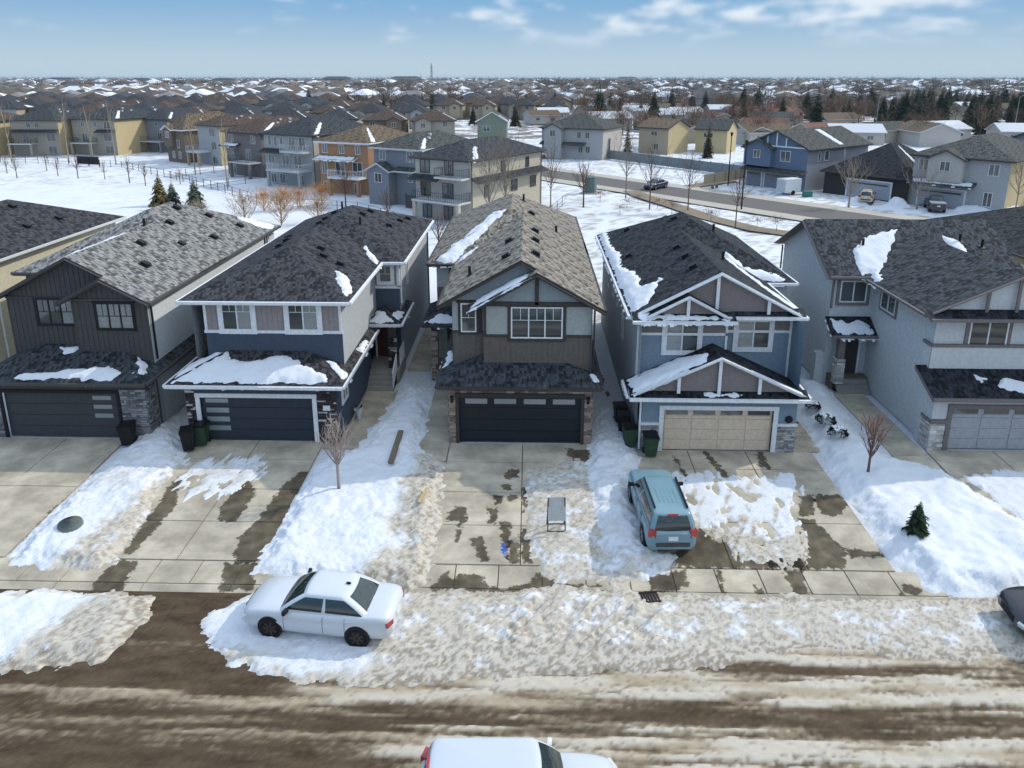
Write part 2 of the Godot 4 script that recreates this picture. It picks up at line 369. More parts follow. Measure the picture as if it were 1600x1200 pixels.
func make_world() -> void:
	# camera: a drone about 16 m up, lens shifted down a little
	var cam := Camera3D.new()
	cam.name = "camera"
	cam.projection = Camera3D.PROJECTION_FRUSTUM
	cam.near = 0.1
	cam.far = 20000.0
	cam.size = 0.1 * 1200.0 / 1120.0
	cam.frustum_offset = Vector2(0, -0.1 * 183.0 / 1120.0)
	add_child(cam)
	cam.position = Vector3(0, 16.339, 0)
	cam.rotation = Vector3(-deg_to_rad(14.804), deg_to_rad(1.424), 0)
	cam.current = true
	# sky: pale blue over the horizon, thin streaks of cloud; bright veil added above the view to lift the shade
	var W := 1536; var H := 768
	var im := Image.create(W, H, false, Image.FORMAT_RGB8)
	var cl := FastNoiseLite.new()
	cl.seed = 12; cl.frequency = 1.0; cl.fractal_octaves = 5; cl.fractal_gain = 0.55
	for y in H:
		var el := 90.0 - 180.0 * (y + 0.5) / H
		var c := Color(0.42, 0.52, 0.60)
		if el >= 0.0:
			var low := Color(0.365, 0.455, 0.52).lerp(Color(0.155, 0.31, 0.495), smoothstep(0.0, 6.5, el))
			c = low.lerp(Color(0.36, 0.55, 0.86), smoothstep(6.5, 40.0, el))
		im.fill_rect(Rect2i(0, y, W, 1), c.linear_to_srgb())
		if el > 0.0:
			for x in W:
				var az := wrapf(360.0 * (x + 0.5) / W, -180.0, 180.0)
				var R := 7.0 * cos(deg_to_rad(el))
				var ca := cos(deg_to_rad(az)) * R; var sa := sin(deg_to_rad(az)) * R
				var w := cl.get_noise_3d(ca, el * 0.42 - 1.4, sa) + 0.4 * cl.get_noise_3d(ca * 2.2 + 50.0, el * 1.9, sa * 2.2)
				var k := smoothstep(0.12, 0.75, w + 0.04 + 0.008 * clampf(az, -35, 35) + 0.45 * smoothstep(6.0, 30.0, el)) * smoothstep(1.6, 4.2, el)  # unseen veil thickens overhead, added as fill for the shaded sides
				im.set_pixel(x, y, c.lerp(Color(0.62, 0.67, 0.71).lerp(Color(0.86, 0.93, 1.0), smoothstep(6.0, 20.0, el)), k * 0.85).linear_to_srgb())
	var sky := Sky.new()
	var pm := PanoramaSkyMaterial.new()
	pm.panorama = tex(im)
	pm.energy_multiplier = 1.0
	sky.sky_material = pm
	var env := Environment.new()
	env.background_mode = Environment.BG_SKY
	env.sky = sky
	env.tonemap_mode = Environment.TONE_MAPPER_LINEAR
	env.tonemap_exposure = 1.42
	env.sdfgi_enabled = true; env.ssao_enabled = true; env.ssil_enabled = true
	env.fog_enabled = true
	env.fog_density = 0.00007
	env.fog_light_color = lin(0.42, 0.52, 0.62)
	var we := WorldEnvironment.new()
	we.name = "environment"
	we.environment = env
	add_child(we)
	# sun: behind the houses on the right, shadows fall left and towards the street
	var sun := DirectionalLight3D.new()
	sun.name = "sun"
	sun.light_energy = 0.68
	sun.light_color = Color(1.0, 0.975, 0.93)
	sun.light_angular_distance = 0.5
	sun.shadow_enabled = true
	add_child(sun)
	sun.look_at_from_position(Vector3(1.2, 1.0, -0.58) * 50.0, Vector3.ZERO)

func strip(called: String, line: Array, width: float, y: float, m: Material) -> void:
	var b := MB.new()
	for i in line.size() - 1:
		var d0: Vector2 = (line[i + 1] - line[maxi(i - 1, 0)]).normalized().orthogonal() * width / 2.0
		var d1: Vector2 = (line[mini(i + 2, line.size() - 1)] - line[i]).normalized().orthogonal() * width / 2.0
		var p := [line[i] - d0, line[i] + d0, line[i + 1] + d1, line[i + 1] - d1]
		var q := []
		for e in p: q.append(Vector3(e.x, y, e.y))
		if (q[1] - q[0]).cross(q[2] - q[0]).y < 0.0: q.reverse()
		b.quad(q[0], q[1], q[2], q[3])
	tag(part(b, called, m), "", "", "", "structure")

func make_ground() -> void:
	var b := MB.new()
	var zs := [[200.0, -0.44], [-20.0, -0.44], [-21.8, -0.36], [-29.9, -0.06], [-47.0, -0.06]]
	for i in zs.size() - 1:
		b.quad(Vector3(-250, zs[i][1], zs[i][0]), Vector3(250, zs[i][1], zs[i][0]), Vector3(250, zs[i + 1][1], zs[i + 1][0]), Vector3(-250, zs[i + 1][1], zs[i + 1][0]))
	tag(part(b, "ground", M.snow), "", "", "", "structure")
	# the far plain: brown woods and lots with old snow, out to the horizon
	var nt := FastNoiseLite.new()
	nt.seed = 4; nt.frequency = 0.012; nt.fractal_octaves = 6; nt.fractal_gain = 0.7
	var ni := nt.get_seamless_image(512, 512)
	ni.convert(Image.FORMAT_RGB8)
	var d := ni.get_data()
	for i in range(0, d.size(), 3):
		var k := smoothstep(105.0, 160.0, float(d[i]))
		var c := Color(0.15, 0.125, 0.105).lerp(Color(0.66, 0.67, 0.70), k).linear_to_srgb()
		d[i] = int(c.r * 255); d[i + 1] = int(c.g * 255); d[i + 2] = int(c.b * 255)
	var fm := StandardMaterial3D.new()
	fm.albedo_texture = tex(Image.create_from_data(512, 512, false, Image.FORMAT_RGB8, d))
	fm.uv1_triplanar = true; fm.uv1_world_triplanar = true; fm.uv1_scale = Vector3.ONE / 90.0
	fm.roughness = 0.95
	b = MB.new()
	b.quad(Vector3(-13000, -0.5, 3000), Vector3(13000, -0.5, 3000), Vector3(13000, -0.5, -14000), Vector3(-13000, -0.5, -14000))
	tag(part(b, "plain", fm), "", "", "", "structure")
	# snow field behind the houses, dead grass poking through
	var nx := 420; var nz := 250
	var cell := Vector2(0.68, 0.62)
	var ys := PackedFloat32Array(); var cs := PackedColorArray()
	ys.resize(nx * nz); cs.resize(nx * nz)
	for j in nz:
		for i in nx:
			var x := -165.0 + i * cell.x
			var z := -201.0 + j * cell.y
			ys[j * nx + i] = -0.05 + 0.14 * coarse.get_noise_2d(x * 0.4, z * 0.4) + 0.05 * N(x * 0.5, z * 0.5) if z < -52.0 and z > -198.0 else -0.055
			var bare := smoothstep(-6.0, 6.0, x) * smoothstep(-160.0, -140.0, z) * 0.75 + smoothstep(-150.0, -170.0, z) * 0.7 + smoothstep(-40.0, -60.0, x) * smoothstep(-104.0, -116.0, z) * 0.55
			var g := smoothstep(0.16, 0.36, N(x * 1.9, z * 1.9) + 0.5 * coarse.get_noise_2d(x * 0.7, z * 0.7) + bare * 0.22 - 0.1)
			cs[j * nx + i] = Color(0.66, 0.68, 0.71).lerp(Color(0.24, 0.20, 0.14), g * (0.18 + 0.55 * bare))
	grid("snow_field", -165.0, -201.0, nx, nz, cell, ys, cs, PackedByteArray(), M.snowv).set_meta("kind", "structure")
	make_street()
	make_concrete()
	make_snow()
	# the winding road and the footpath behind the houses
	mat("asphalt", 0.15, 0.14, 0.13, 0.85); mat("slush", 0.50, 0.46, 0.39, 0.85); mat("gravel", 0.27, 0.22, 0.16, 0.95)
	strip("road_shoulder", [Vector2(-60, -199), Vector2(-20, -150), Vector2(4.7, -124), Vector2(24.7, -101.5), Vector2(37, -87.4), Vector2(80, -39)], 13.0, 0.10, M.slush)
	strip("road", [Vector2(-60, -199), Vector2(-20, -150), Vector2(4.7, -124), Vector2(24.7, -101.5), Vector2(37, -87.4), Vector2(80, -39)], 7.0, 0.12, M.asphalt)
	strip("path", [Vector2(15.0, -106), Vector2(16.0, -101), Vector2(19, -93), Vector2(21.5, -85), Vector2(25, -78.5), Vector2(33, -72), Vector2(48, -62)], 2.6, 0.13, M.gravel)
	strip("driveway_apron", [Vector2(24.5, -110.5), Vector2(29, -114.5), Vector2(33, -117)], 2.6, 0.11, M.gravel)

func band(z: float, t: Array) -> float:
	for i in t.size() - 1:
		if z <= t[i + 1][0]:
			return lerpf(t[i][1], t[i + 1][1], clampf((z - t[i][0]) / (t[i + 1][0] - t[i][0]), 0, 1))
	return t[-1][1]

func make_street() -> void:
	var nx := 700; var nz := 190
	var cell := Vector2(0.1, 0.08)
	var x0 := -35.0; var z0 := -20.36
	var ys := PackedFloat32Array(); var cs := PackedColorArray()
	ys.resize(nx * nz); cs.resize(nx * nz)
	# how much sand lies where across the street: wheel tracks stay wet and dark
	var tr := [[-21.0, 0.75], [-17.7, 0.8], [-17.3, 0.45], [-17.05, 0.2], [-16.85, 0.75], [-16.4, 0.95], [-16.0, 0.7], [-15.75, 0.25], [-15.3, 0.08], [-15.05, 0.45], [-14.7, 0.8], [-14.3, 0.75], [-13.7, 0.5], [-12.5, 0.2], [-11.0, 0.4]]
	var tl := [[-21.0, 0.0], [-19.0, 0.04], [-18.0, 0.22], [-17.6, 0.05], [-17.3, 0.16], [-17.0, 0.0], [-16.35, 0.02], [-16.2, 0.62], [-16.0, 0.62], [-15.85, 0.3], [-15.6, 0.05], [-15.4, 0.45], [-15.2, 0.1], [-15.0, 0.5], [-14.7, 0.15], [-14.4, 0.0], [-12.0, 0.06], [-10.5, 0.3]]
	for j in nz:
		for i in nx:
			var x := x0 + i * cell.x
			var z := z0 + j * cell.y
			var wz := z + 0.55 * coarse.get_noise_2d(x * 0.22, z * 0.5) + 0.1 * N(x * 0.35, z * 1.6) + 0.012 * x
			var right := smoothstep(-9.5, -1.5, x + 3.5 * coarse.get_noise_2d(x * 0.5 + 40.0, z * 1.6))
			var streak := N(x * 0.16, z * 2.6)
			var t := lerpf(band(wz, tl), band(wz, tr), right) + streak * lerpf(0.3, 0.7, right) + 0.28 * N(x * 3.0, z * 5.0)
			t = smoothstep(0.18, 0.85, t)
			var w := smoothstep(0.55, 1.0, t + 0.75 * N(x * 0.2 + 70.0, z * 1.1) - 0.1) * right
			var c := Color(0.084, 0.060, 0.039) * (1.0 + 0.5 * N(x * 0.5, z * 2.0) + 0.35 * N(x * 6.0, z * 9.0))
			c = c.lerp(Color(0.375, 0.31, 0.22), t)
			c = c.lerp(Color(0.60, 0.56, 0.49), w * 0.6)
			var sp := smoothstep(0.32, 0.5, N(x * 9.0 + 5.0, z * 9.0))
			c = c.lerp(Color(0.13, 0.10, 0.07), sp * 0.45 * t)
			cs[j * nx + i] = Color(c.r, c.g, c.b)
			ys[j * nx + i] = -0.345 + t * 0.035 + t * 0.035 * N(x * 2.5, z * 4.0) + w * 0.02 + t * 0.02 * N(x * 8.0, z * 10.0)
	grid("street", x0, z0, nx, nz, cell, ys, cs, PackedByteArray(), M.roadv).set_meta("kind", "structure")

func make_concrete() -> void:
	var W := 2048; var H := 512
	var nt := FastNoiseLite.new()
	nt.seed = 14; nt.frequency = 0.011; nt.fractal_octaves = 6; nt.fractal_gain = 0.65
	var im := nt.get_image(W, H)
	im.convert(Image.FORMAT_L8)
	var src := im.get_data()
	var rgb := PackedByteArray()
	rgb.resize(W * H * 3)
	for i in W * H:
		var k := 0.80 + src[i] / 255.0 * 0.4
		rgb[i * 3] = int(minf(255.0, 169.0 * k)); rgb[i * 3 + 1] = int(minf(255.0, 160.0 * k)); rgb[i * 3 + 2] = int(minf(255.0, 143.0 * k))
	var kx := W / 56.0; var kz := H / 11.5
	for poly in STAINS:
		var pp := PackedVector2Array(poly)
		var box := Rect2(pp[0], Vector2.ZERO)
		for p in pp: box = box.expand(p)
		box = box.grow(0.3)
		for py in range(maxi(0, int((box.position.y + 31.0) * kz)), mini(H, int((box.end.y + 31.0) * kz))):
			for px in range(maxi(0, int((box.position.x + 28.0) * kx)), mini(W, int((box.end.x + 28.0) * kx))):
				var x := px / kx - 28.0
				var z := py / kz - 31.0
				var sd := sdpoly(Vector2(x, z), pp) + 0.16 * N(x * 2.6, z * 2.6) + 0.07 * N(x * 9.0, z * 9.0)
				var k := smoothstep(-0.02, 0.05, sd)
				if k > 0.0:
					var f := lerpf(1.0, 0.53 + 0.12 * N(x * 1.5, z * 1.5), k)
					var q := (py * W + px) * 3
					rgb[q] = int(rgb[q] * f); rgb[q + 1] = int(rgb[q + 1] * f * lerpf(1.0, 0.965, k)); rgb[q + 2] = int(rgb[q + 2] * f * lerpf(1.0, 0.90, k))
	# a spill of blue de-icer on the middle driveway
	for py in range(350, 420):
		for px in range(960, 1040):
			var x := px / kx - 28.0; var z := py / kz - 31.0
			var e := 0.5 - Vector2((x + 0.86) / 0.16, (z + 22.55) / 0.42).length() * 0.5 + 0.5 * N(x * 6.0, z * 6.0)
			var k := smoothstep(0.05, 0.4, e)
			var q := (py * W + px) * 3
			rgb[q] = int(lerpf(rgb[q], 50, k)); rgb[q + 1] = int(lerpf(rgb[q + 1], 85, k)); rgb[q + 2] = int(lerpf(rgb[q + 2], 170, k))
	var m := StandardMaterial3D.new()
	m.albedo_texture = tex(Image.create_from_data(W, H, false, Image.FORMAT_RGB8, rgb))
	m.roughness = 0.85
	m.metallic_specular = 0.25
	M["slab"] = m
	var slabs := func(called: String, xs: Array, zs: Array) -> void:
		var root := Node3D.new()
		root.name = numbered(called)
		add_child(root)
		root.set_meta("kind", "structure")
		for i in xs.size() - 1:
			for j in zs.size() - 1:
				slab(xs[i] + 0.012, xs[i + 1] - 0.012, zs[j] + 0.012, zs[j + 1] - 0.012, root)
		var jb := MB.new()   # what shows in the joints
		jb.quad(Vector3(xs[0], gy0(zs[-1]) - 0.03, zs[-1]), Vector3(xs[-1], gy0(zs[-1]) - 0.03, zs[-1]), Vector3(xs[-1], gy0(zs[0]) - 0.03, zs[0]), Vector3(xs[0], gy0(zs[0]) - 0.03, zs[0]))
		part(jb, "joint_bed", M.dirt, root)
	var zr := [-29.93, -28.3, -26.05, -23.9, -21.7]
	slabs.call("driveway", [-27.5, -24.6, -21.6, -18.75], [-29.93, -26.05, -21.7])
	slabs.call("driveway", [-15.35, -12.5, -9.45], zr)
	slabs.call("driveway", [-3.6, -0.25, 3.1], zr)
	slabs.call("driveway", [4.75, 7.2, 9.8, 12.8], [-29.5, -28.0, -24.3, -21.7])
	slabs.call("driveway", [18.0, 21.0, 24.0, 27.0], [-29.8, -26.0, -21.7])
	slabs.call("walkway", [-5.05, -3.62], [-37.5, -34.5, -31.5, -28.35])
	slabs.call("walkway", [-9.4, -8.78, -7.05], [-35.6, -33.4, -31.3, -29.3])
	slabs.call("walkway", [-7.0, -5.7], [-46.0, -42.0, -38.3])
	slabs.call("walkway", [12.0, 13.3], [-33.0, -31.3, -29.5])
	slabs.call("walkway", [16.3, 17.9], [-36.0, -33.8, -31.6, -29.3, -27.7])
	var xs := []
	for k in 38: xs.append(-28.0 + k * 1.5)
	slabs.call("sidewalk", xs, [-21.68, -20.52])
	# the rolled kerb along the street
	var b := MB.new()
	for k in 19:
		var a := -28.0 + k * 3.0
		var e := a + 2.985
		var y := gy0(-20.5)
		for s in [[-20.5, y, -20.42, y + 0.015], [-20.42, y + 0.015, -20.2, y - 0.05], [-20.2, y - 0.05, -20.08, y - 0.09]]:
			b.quad(Vector3(a, s[3], s[2]), Vector3(e, s[3], s[2]), Vector3(e, s[1], s[0]), Vector3(a, s[1], s[0]))
	for i in b.t.size(): b.t[i] = Vector2((b.v[i].x + 28.0) / 56.0, (b.v[i].z + 31.0) / 11.5)
	tag(part(b, "kerb", M.slab), "", "", "", "structure")

func slab(x0: float, x1: float, z0: float, z1: float, parent: Node3D) -> void:
	var b := MB.new()
	var e := 0.012
	var y0 := gy0(z0); var y1 := gy0(z1)
	b.quad(Vector3(x0 + e, y1, z1 - e), Vector3(x1 - e, y1, z1 - e), Vector3(x1 - e, y0, z0 + e), Vector3(x0 + e, y0, z0 + e))
	var lo := [Vector3(x0, y1 - 0.05, z1), Vector3(x1, y1 - 0.05, z1), Vector3(x1, y0 - 0.05, z0), Vector3(x0, y0 - 0.05, z0)]
	var hi := [Vector3(x0 + e, y1, z1 - e), Vector3(x1 - e, y1, z1 - e), Vector3(x1 - e, y0, z0 + e), Vector3(x0 + e, y0, z0 + e)]
	for i in 4:
		b.quad(lo[i], lo[(i + 1) % 4], hi[(i + 1) % 4], hi[i])
	for i in b.t.size(): b.t[i] = Vector2((b.v[i].x + 28.0) / 56.0, (b.v[i].z + 31.0) / 11.5)
	part(b, "slab", M.slab, parent)

func make_snow() -> void:
	snow_bank("snow_bank", SNOW.YARD12, 0.28, 0.7, 0.07, 0.05, func(x, z, sd, w): return grit(x, z, 0.10 + 0.6 * smoothstep(-16.3, -15.2, x + 0.25 * (z + 25.0)) + 0.22 * smoothstep(24.6, 26.5, -z) * smoothstep(29.5, 27.5, -z), w))
	snow_bank("snow_bank", SNOW.YARD23, 0.33, 0.8, 0.07, 0.05, func(x, z, sd, w): return grit(x, z, 0.05 + 0.75 * smoothstep(-5.9, -4.3, x + 1.0 * N(x * 0.5, z * 0.5)) * smoothstep(-29.2, -28.0, z) + 0.35 * smoothstep(-21.6, -20.6, z), w))
	snow_bank("snow_bank", SNOW.YARD34, 0.30, 0.6, 0.08, 0.06, func(x, z, sd, w): return grit(x, z, 0.22 + 0.35 * smoothstep(-23.5, -21.5, z), w))
	snow_bank("snow_bank", SNOW.YARD45, 0.42, 0.9, 0.11, 0.035, func(x, z, sd, w): return grit(x, z, 0.02 + 0.25 * (1.0 - smoothstep(0.0, 0.3, sd)), w))
	snow_bank("snow_bank", SNOW.BOULEVARD, 0.2, 0.6, 0.085, 0.04, func(x, z, sd, w): return grit(x, z, 0.10 + 0.75 * smoothstep(-15.6, -13.8, x + 0.9 * (z + 18.5) * 0.5) + 0.4 * (1.0 - smoothstep(0.0, 0.5, sd)), w))
	snow_bank("snow_patch", SNOW.DRIVE2, 0.03, 0.5, 0.07, 0.02, func(x, z, sd, w): return grit(x, z, 0.35, w), 0.9, 1.2)
	snow_bank("snow_patch", SNOW.DRIVE3, 0.06, 0.5, 0.07, 0.04, func(x, z, sd, w): return grit(x, z, 0.66, w), 0.2)
	snow_bank("snow_patch", SNOW.DRIVE4, 0.025, 0.5, 0.065, 0.018, func(x, z, sd, w): return grit(x, z, 0.16 + 0.55 * smoothstep(-25.0, -23.0, z) + 0.45 * smoothstep(0.1, 0.5, N(x * 1.6 + 0.7 * z, z * 0.25)), w), 0.5, 1.0)
	snow_bank("snow_patch", SNOW.DRIVE5, 0.06, 0.5, 0.1, 0.03, func(x, z, sd, w): return grit(x, z, 0.12, w), 0.5)
	var berm := func(x, z, sd, w):
		var far := smoothstep(-5.4, -3.6, x + 0.6 * N(x, z))
		var lowz := smoothstep(-18.9, -17.4, z + 0.5 * N(x * 0.4, z * 0.6))
		return grit(x, z, lerpf(0.02, 0.68, far) + 0.25 * lowz + 0.35 * (1.0 - smoothstep(0.0, 0.45, sd)), w)
	var o := snow_bank("snow_bank", SNOW.BERM, 0.055, 0.9, 0.075, 0.04, berm, 0.0, 0.0, 0.17)

func span_at(prof: Array, y: float) -> Vector2:
	var lo := 1e9; var hi := -1e9
	for i in prof.size():
		var a: Vector2 = prof[i]; var b: Vector2 = prof[(i + 1) % prof.size()]
		if (a.y <= y and b.y >= y) or (a.y >= y and b.y <= y):
			if absf(a.y - b.y) < 1e-5:
				lo = minf(lo, minf(a.x, b.x)); hi = maxf(hi, maxf(a.x, b.x))
			else:
				var t := a.x + (b.x - a.x) * (y - a.y) / (b.y - a.y)
				lo = minf(lo, t); hi = maxf(hi, t)
	return Vector2(lo, hi)

func top_at(prof: Array, t: float) -> float:
	var hi := -1e9
	for i in prof.size():
		var a: Vector2 = prof[i]; var b: Vector2 = prof[(i + 1) % prof.size()]
		if (a.x <= t and b.x >= t) or (a.x >= t and b.x <= t):
			hi = maxf(hi, maxf(a.y, b.y) if absf(a.x - b.x) < 1e-5 else a.y + (b.y - a.y) * (t - a.x) / (b.x - a.x))
	return hi

# a wall from a to b (left to right seen from outside); prof is a convex outline in (distance, height)
func wall(h: Node3D, m: Material, style: String, a: Vector2, b: Vector2, prof: Array, called := "wall") -> MeshInstance3D:
	var mb := MB.new()
	var u := Vector3(b.x - a.x, 0, b.y - a.y).normalized()
	var n := u.cross(Vector3.UP)
	var o := Vector3(a.x, 0, a.y)
	var at := func(t: float, y: float, d: float) -> Vector3: return o + u * t + Vector3(0, y, 0) + n * d
	var y0 := 1e9; var y1 := -1e9; var t0 := 1e9; var t1 := -1e9
	for p in prof:
		y0 = minf(y0, p.y); y1 = maxf(y1, p.y); t0 = minf(t0, p.x); t1 = maxf(t1, p.x)
	if style == "lap":
		var y := y0
		while y < y1 - 0.01:
			var e := minf(y + 0.125, y1 - 0.001)
			var s0 := span_at(prof, y + 0.0005); var s1 := span_at(prof, e)
			if s1.x > s1.y: break
			mb.quad(at.call(s0.x, y, 0.024), at.call(s0.y, y, 0.024), at.call(s1.y, e, 0.0), at.call(s1.x, e, 0.0))
			mb.quad(at.call(s0.x, y, 0.0), at.call(s0.y, y, 0.0), at.call(s0.y, y, 0.024), at.call(s0.x, y, 0.024))
			y = e
	else:
		var q := []
		for p in prof: q.append(at.call(p.x, p.y, 0.0))
		mb.poly(q)
		if style == "batten":
			var t := t0 + 0.06
			while t < t1:
				var top := top_at(prof, t)
				if top > y0 + 0.05:
					mb.box(at.call(t, (y0 + top) / 2.0, 0.012), Vector3(0.045, top - y0, 0.026), Basis(u, Vector3.UP, n))
				t += 0.24
		if style == "shake":
			for i in mb.t.size():
				mb.t[i] = Vector2((mb.v[i] - o).dot(u), -mb.v[i].y) / 1.6
	return part(mb, called, m, h)

func rect(t0: float, t1: float, y0: float, y1: float) -> Array:
	return [Vector2(t0, y0), Vector2(t1, y0), Vector2(t1, y1), Vector2(t0, y1)]

func trim(h: Node3D, m: Material, segs: Array, w := 0.14, d := 0.05, called := "trim") -> void:
	for s in segs:
		var b := MB.new()
		b.beam(s[0], s[1], w if s.size() < 3 else s[2], d if s.size() < 4 else s[3], Vector3.BACK)
		part(b, called, m, h)

func hip(x0: float, x1: float, z0: float, z1: float, y: float, p: float, front := true, back := true) -> Array:
	var half := (x1 - x0) / 2.0
	var xr := (x0 + x1) / 2.0
	var yr := y + half * p
	var zf := z1 - half if front else z1
	var zb := z0 + half if back else z0
	var r := [[Vector3(x1, y, z1), Vector3(x1, y, z0), Vector3(xr, yr, zb), Vector3(xr, yr, zf)], [Vector3(x0, y, z0), Vector3(x0, y, z1), Vector3(xr, yr, zf), Vector3(xr, yr, zb)]]
	if front: r.append([Vector3(x0, y, z1), Vector3(x1, y, z1), Vector3(xr, yr, zf)])
	if back: r.append([Vector3(x1, y, z0), Vector3(x0, y, z0), Vector3(xr, yr, zb)])
	return r

func roof(h: Node3D, planes: Array, top: Material, fascia: Material, thick := 0.2, called := "roof") -> MeshInstance3D:
	var a := MB.new(); var b := MB.new()
	var gutters := []
	for p in planes:
		a.roof(p, 2.4)
		var lo := []
		for q in p: lo.append(q - Vector3(0, thick, 0))
		for i in p.size():
			var j: int = (i + 1) % p.size()
			b.quad(lo[i], lo[j], p[j], p[i])
			if absf(p[i].y - p[j].y) < 0.01 and p[i].y < p[(i + 2) % p.size()].y:   # an eave: hang a gutter on it
				var out: Vector3 = (p[j] - p[i]).cross(Vector3.UP).normalized()
				var c := MB.new()
				gutters.append(c)
				c.beam(p[i] + out * 0.06 - Vector3(0, 0.075, 0), p[j] + out * 0.06 - Vector3(0, 0.075, 0), 0.11, 0.12)
		lo.reverse()
		b.poly(lo)
	var r := part(a, called, top, h)
	part(b, "fascia", fascia, r)
	for c in gutters: part(c, "gutter", fascia, r)
	return r

func plane_y(p: Array, x: float, z: float) -> float:
	var n: Vector3 = (p[1] - p[0]).cross(p[2] - p[0])
	return p[0].y - (n.x * (x - p[0].x) + n.z * (z - p[0].z)) / n.y

func vents(h: Node3D, p: Array, spots: Array, pipe := false) -> void:
	var n: Vector3 = (p[1] - p[0]).cross(p[2] - p[0]).normalized()
	var x := Vector3.UP.cross(n).normalized()
	for s in spots:
		var b := MB.new()
		var at := Vector3(s.x, plane_y(p, s.x, s.y), s.y)
		if pipe:
			b.tube(at, at + Vector3(0, 0.45, 0), 0.07, 0.07, 8, true)
			b.box(at + n * 0.015, Vector3(0.3, 0.03, 0.3), Basis(x, n, x.cross(n)))
		else:
			b.box(at + n * 0.02, Vector3(0.5, 0.03, 0.5), Basis(x, n, x.cross(n)))
			b.box(at + n * 0.09, Vector3(0.34, 0.14, 0.36), Basis(x, n, x.cross(n)))
		part(b, "vent_pipe" if pipe else "roof_vent", M.black, h)

func roof_snow(h: Node3D, p: Array, pts: Array, thick := 0.09, cell := 0.09, edge := 0.25) -> void:
	var poly := PackedVector2Array(pts)
	var box := Rect2(poly[0], Vector2.ZERO)
	for q in poly: box = box.expand(q)
	box = box.grow(0.25)
	var nx := int(box.size.x / cell) + 2; var nz := int(box.size.y / cell) + 2
	var ys := PackedFloat32Array(); var cs := PackedColorArray(); var keep := PackedByteArray()
	ys.resize(nx * nz); cs.resize(nx * nz); keep.resize(nx * nz)
	for j in nz:
		for i in nx:
			var x := box.position.x + i * cell; var z := box.position.y + j * cell
			var sd := sdpoly(Vector2(x, z), poly) + 0.16 * N(x * 1.4, z * 1.4) + 0.06 * N(x * 6.0, z * 6.0)
			var q := j * nx + i
			ys[q] = plane_y(p, x, z) + (sd * 0.5 if sd < 0.0 else minf(sd * 0.5, 0.02) + thick * smoothstep(0.0, edge, sd) * (0.9 + 0.5 * N(x * 1.1, z * 1.1)))
			cs[q] = Color(0.68, 0.70, 0.73)
			keep[q] = 1 if sd > -0.15 else 0
	grid("roof_snow", box.position.x, box.position.y, nx, nz, Vector2(cell, cell), ys, cs, keep, M.snowv, h)

# a window on a wall: at its centre, n outward
func window(h: Node3D, at: Vector3, n: Vector3, w: float, t: float, frame: Material, casing: Material = null, cols := 2, cw := 0.14, bar := 0.0, blind := -1, pane: Material = null) -> void:
	var u := Vector3.UP.cross(n).normalized()
	var f := MB.new()
	var fw := 0.065
	for s in [-1, 1]:
		f.box(Vector3(s * (w / 2 - fw / 2), 0, 0.05), Vector3(fw, t, 0.06))
		f.box(Vector3(0, s * (t / 2 - fw / 2), 0.05), Vector3(w - fw * 2, fw, 0.06))
	var cwid := (w - fw * 2) / cols
	for k in range(1, cols):
		f.box(Vector3(-w / 2 + fw + cwid * k, 0, 0.05), Vector3(fw * 0.9, t - fw * 2, 0.055))
	if bar > 0.0:
		f.box(Vector3(0, t / 2 - t * bar, 0.047), Vector3(w - fw * 2, 0.025, 0.03))
		for k in cols:
			f.box(Vector3(-w / 2 + fw + cwid * (k + 0.5), t / 2 - t * bar / 2, 0.046), Vector3(0.025, t * bar, 0.028))
	var o := part(f, "window", frame, h)
	o.transform = Transform3D(Basis(u, Vector3.UP, n), at)
	if casing:
		var c := MB.new()
		for s in [-1, 1]:
			c.box(Vector3(s * (w / 2 + cw / 2), 0, 0.035), Vector3(cw, t, 0.07))
			c.box(Vector3(0, s * (t / 2 + cw / 2), 0.037 + s * 0.002), Vector3(w + cw * 2 + (0.12 if s > 0 else 0.0), cw, 0.08))
		part(c, "casing", casing, o)
	for k in cols:
		var g := MB.new()
		var clear := blind == k or blind == 9
		g.box(Vector3(-w / 2 + fw + cwid * (k + 0.5), 0, 0.042), Vector3(cwid, t - fw * 2, 0.008))
		part(g, "pane", (M.clear if clear else M.pane) if pane == null else pane, o)
		if clear:
			var s := MB.new()
			var y := -t / 2 + fw
			while y < t / 2 - fw:
				s.box(Vector3(-w / 2 + fw + cwid * (k + 0.5), y + 0.03, 0.03), Vector3(cwid - 0.02, 0.05, 0.006), Basis(Vector3.RIGHT, 0.35))
				y += 0.062
			part(s, "blind", M.blind, o)

# a sectional garage door: bottom left corner at, facing +z
func garage_door(h: Node3D, at: Vector3, w: float, t: float, m: Material, cols: int, lites: Array, pane: Material, panels := true) -> void:
	var rows := 4
	var back := MB.new()
	back.box(Vector3(w / 2, t / 2, -0.05), Vector3(w, t, 0.04))
	var o := part(back, "garage_door", m, h)
	o.position = at
	for r in rows:
		for c in (cols if panels else 1):
			var b := MB.new()
			var cwid := w / (cols if panels else 1)
			var gx := 0.075 if panels else 0.003
			var x0 := cwid * c + gx; var x1 := cwid * (c + 1) - gx
			var y0 := t / rows * r + 0.012; var y1 := t / rows * (r + 1) - 0.012
			if panels and r == rows - 1: y1 = y0 + (y1 - y0) * 0.30
			b.box(Vector3((x0 + x1) / 2, (y0 + y1) / 2, -0.018), Vector3(x1 - x0, y1 - y0, 0.03))
			part(b, "panel", m, o)
	for l in lites:
		var g := MB.new()
		g.box(Vector3(l[0] + l[2] / 2, l[1] + l[3] / 2, 0.0), Vector3(l[2], l[3], 0.016))
		var p := part(g, "pane", pane, o)

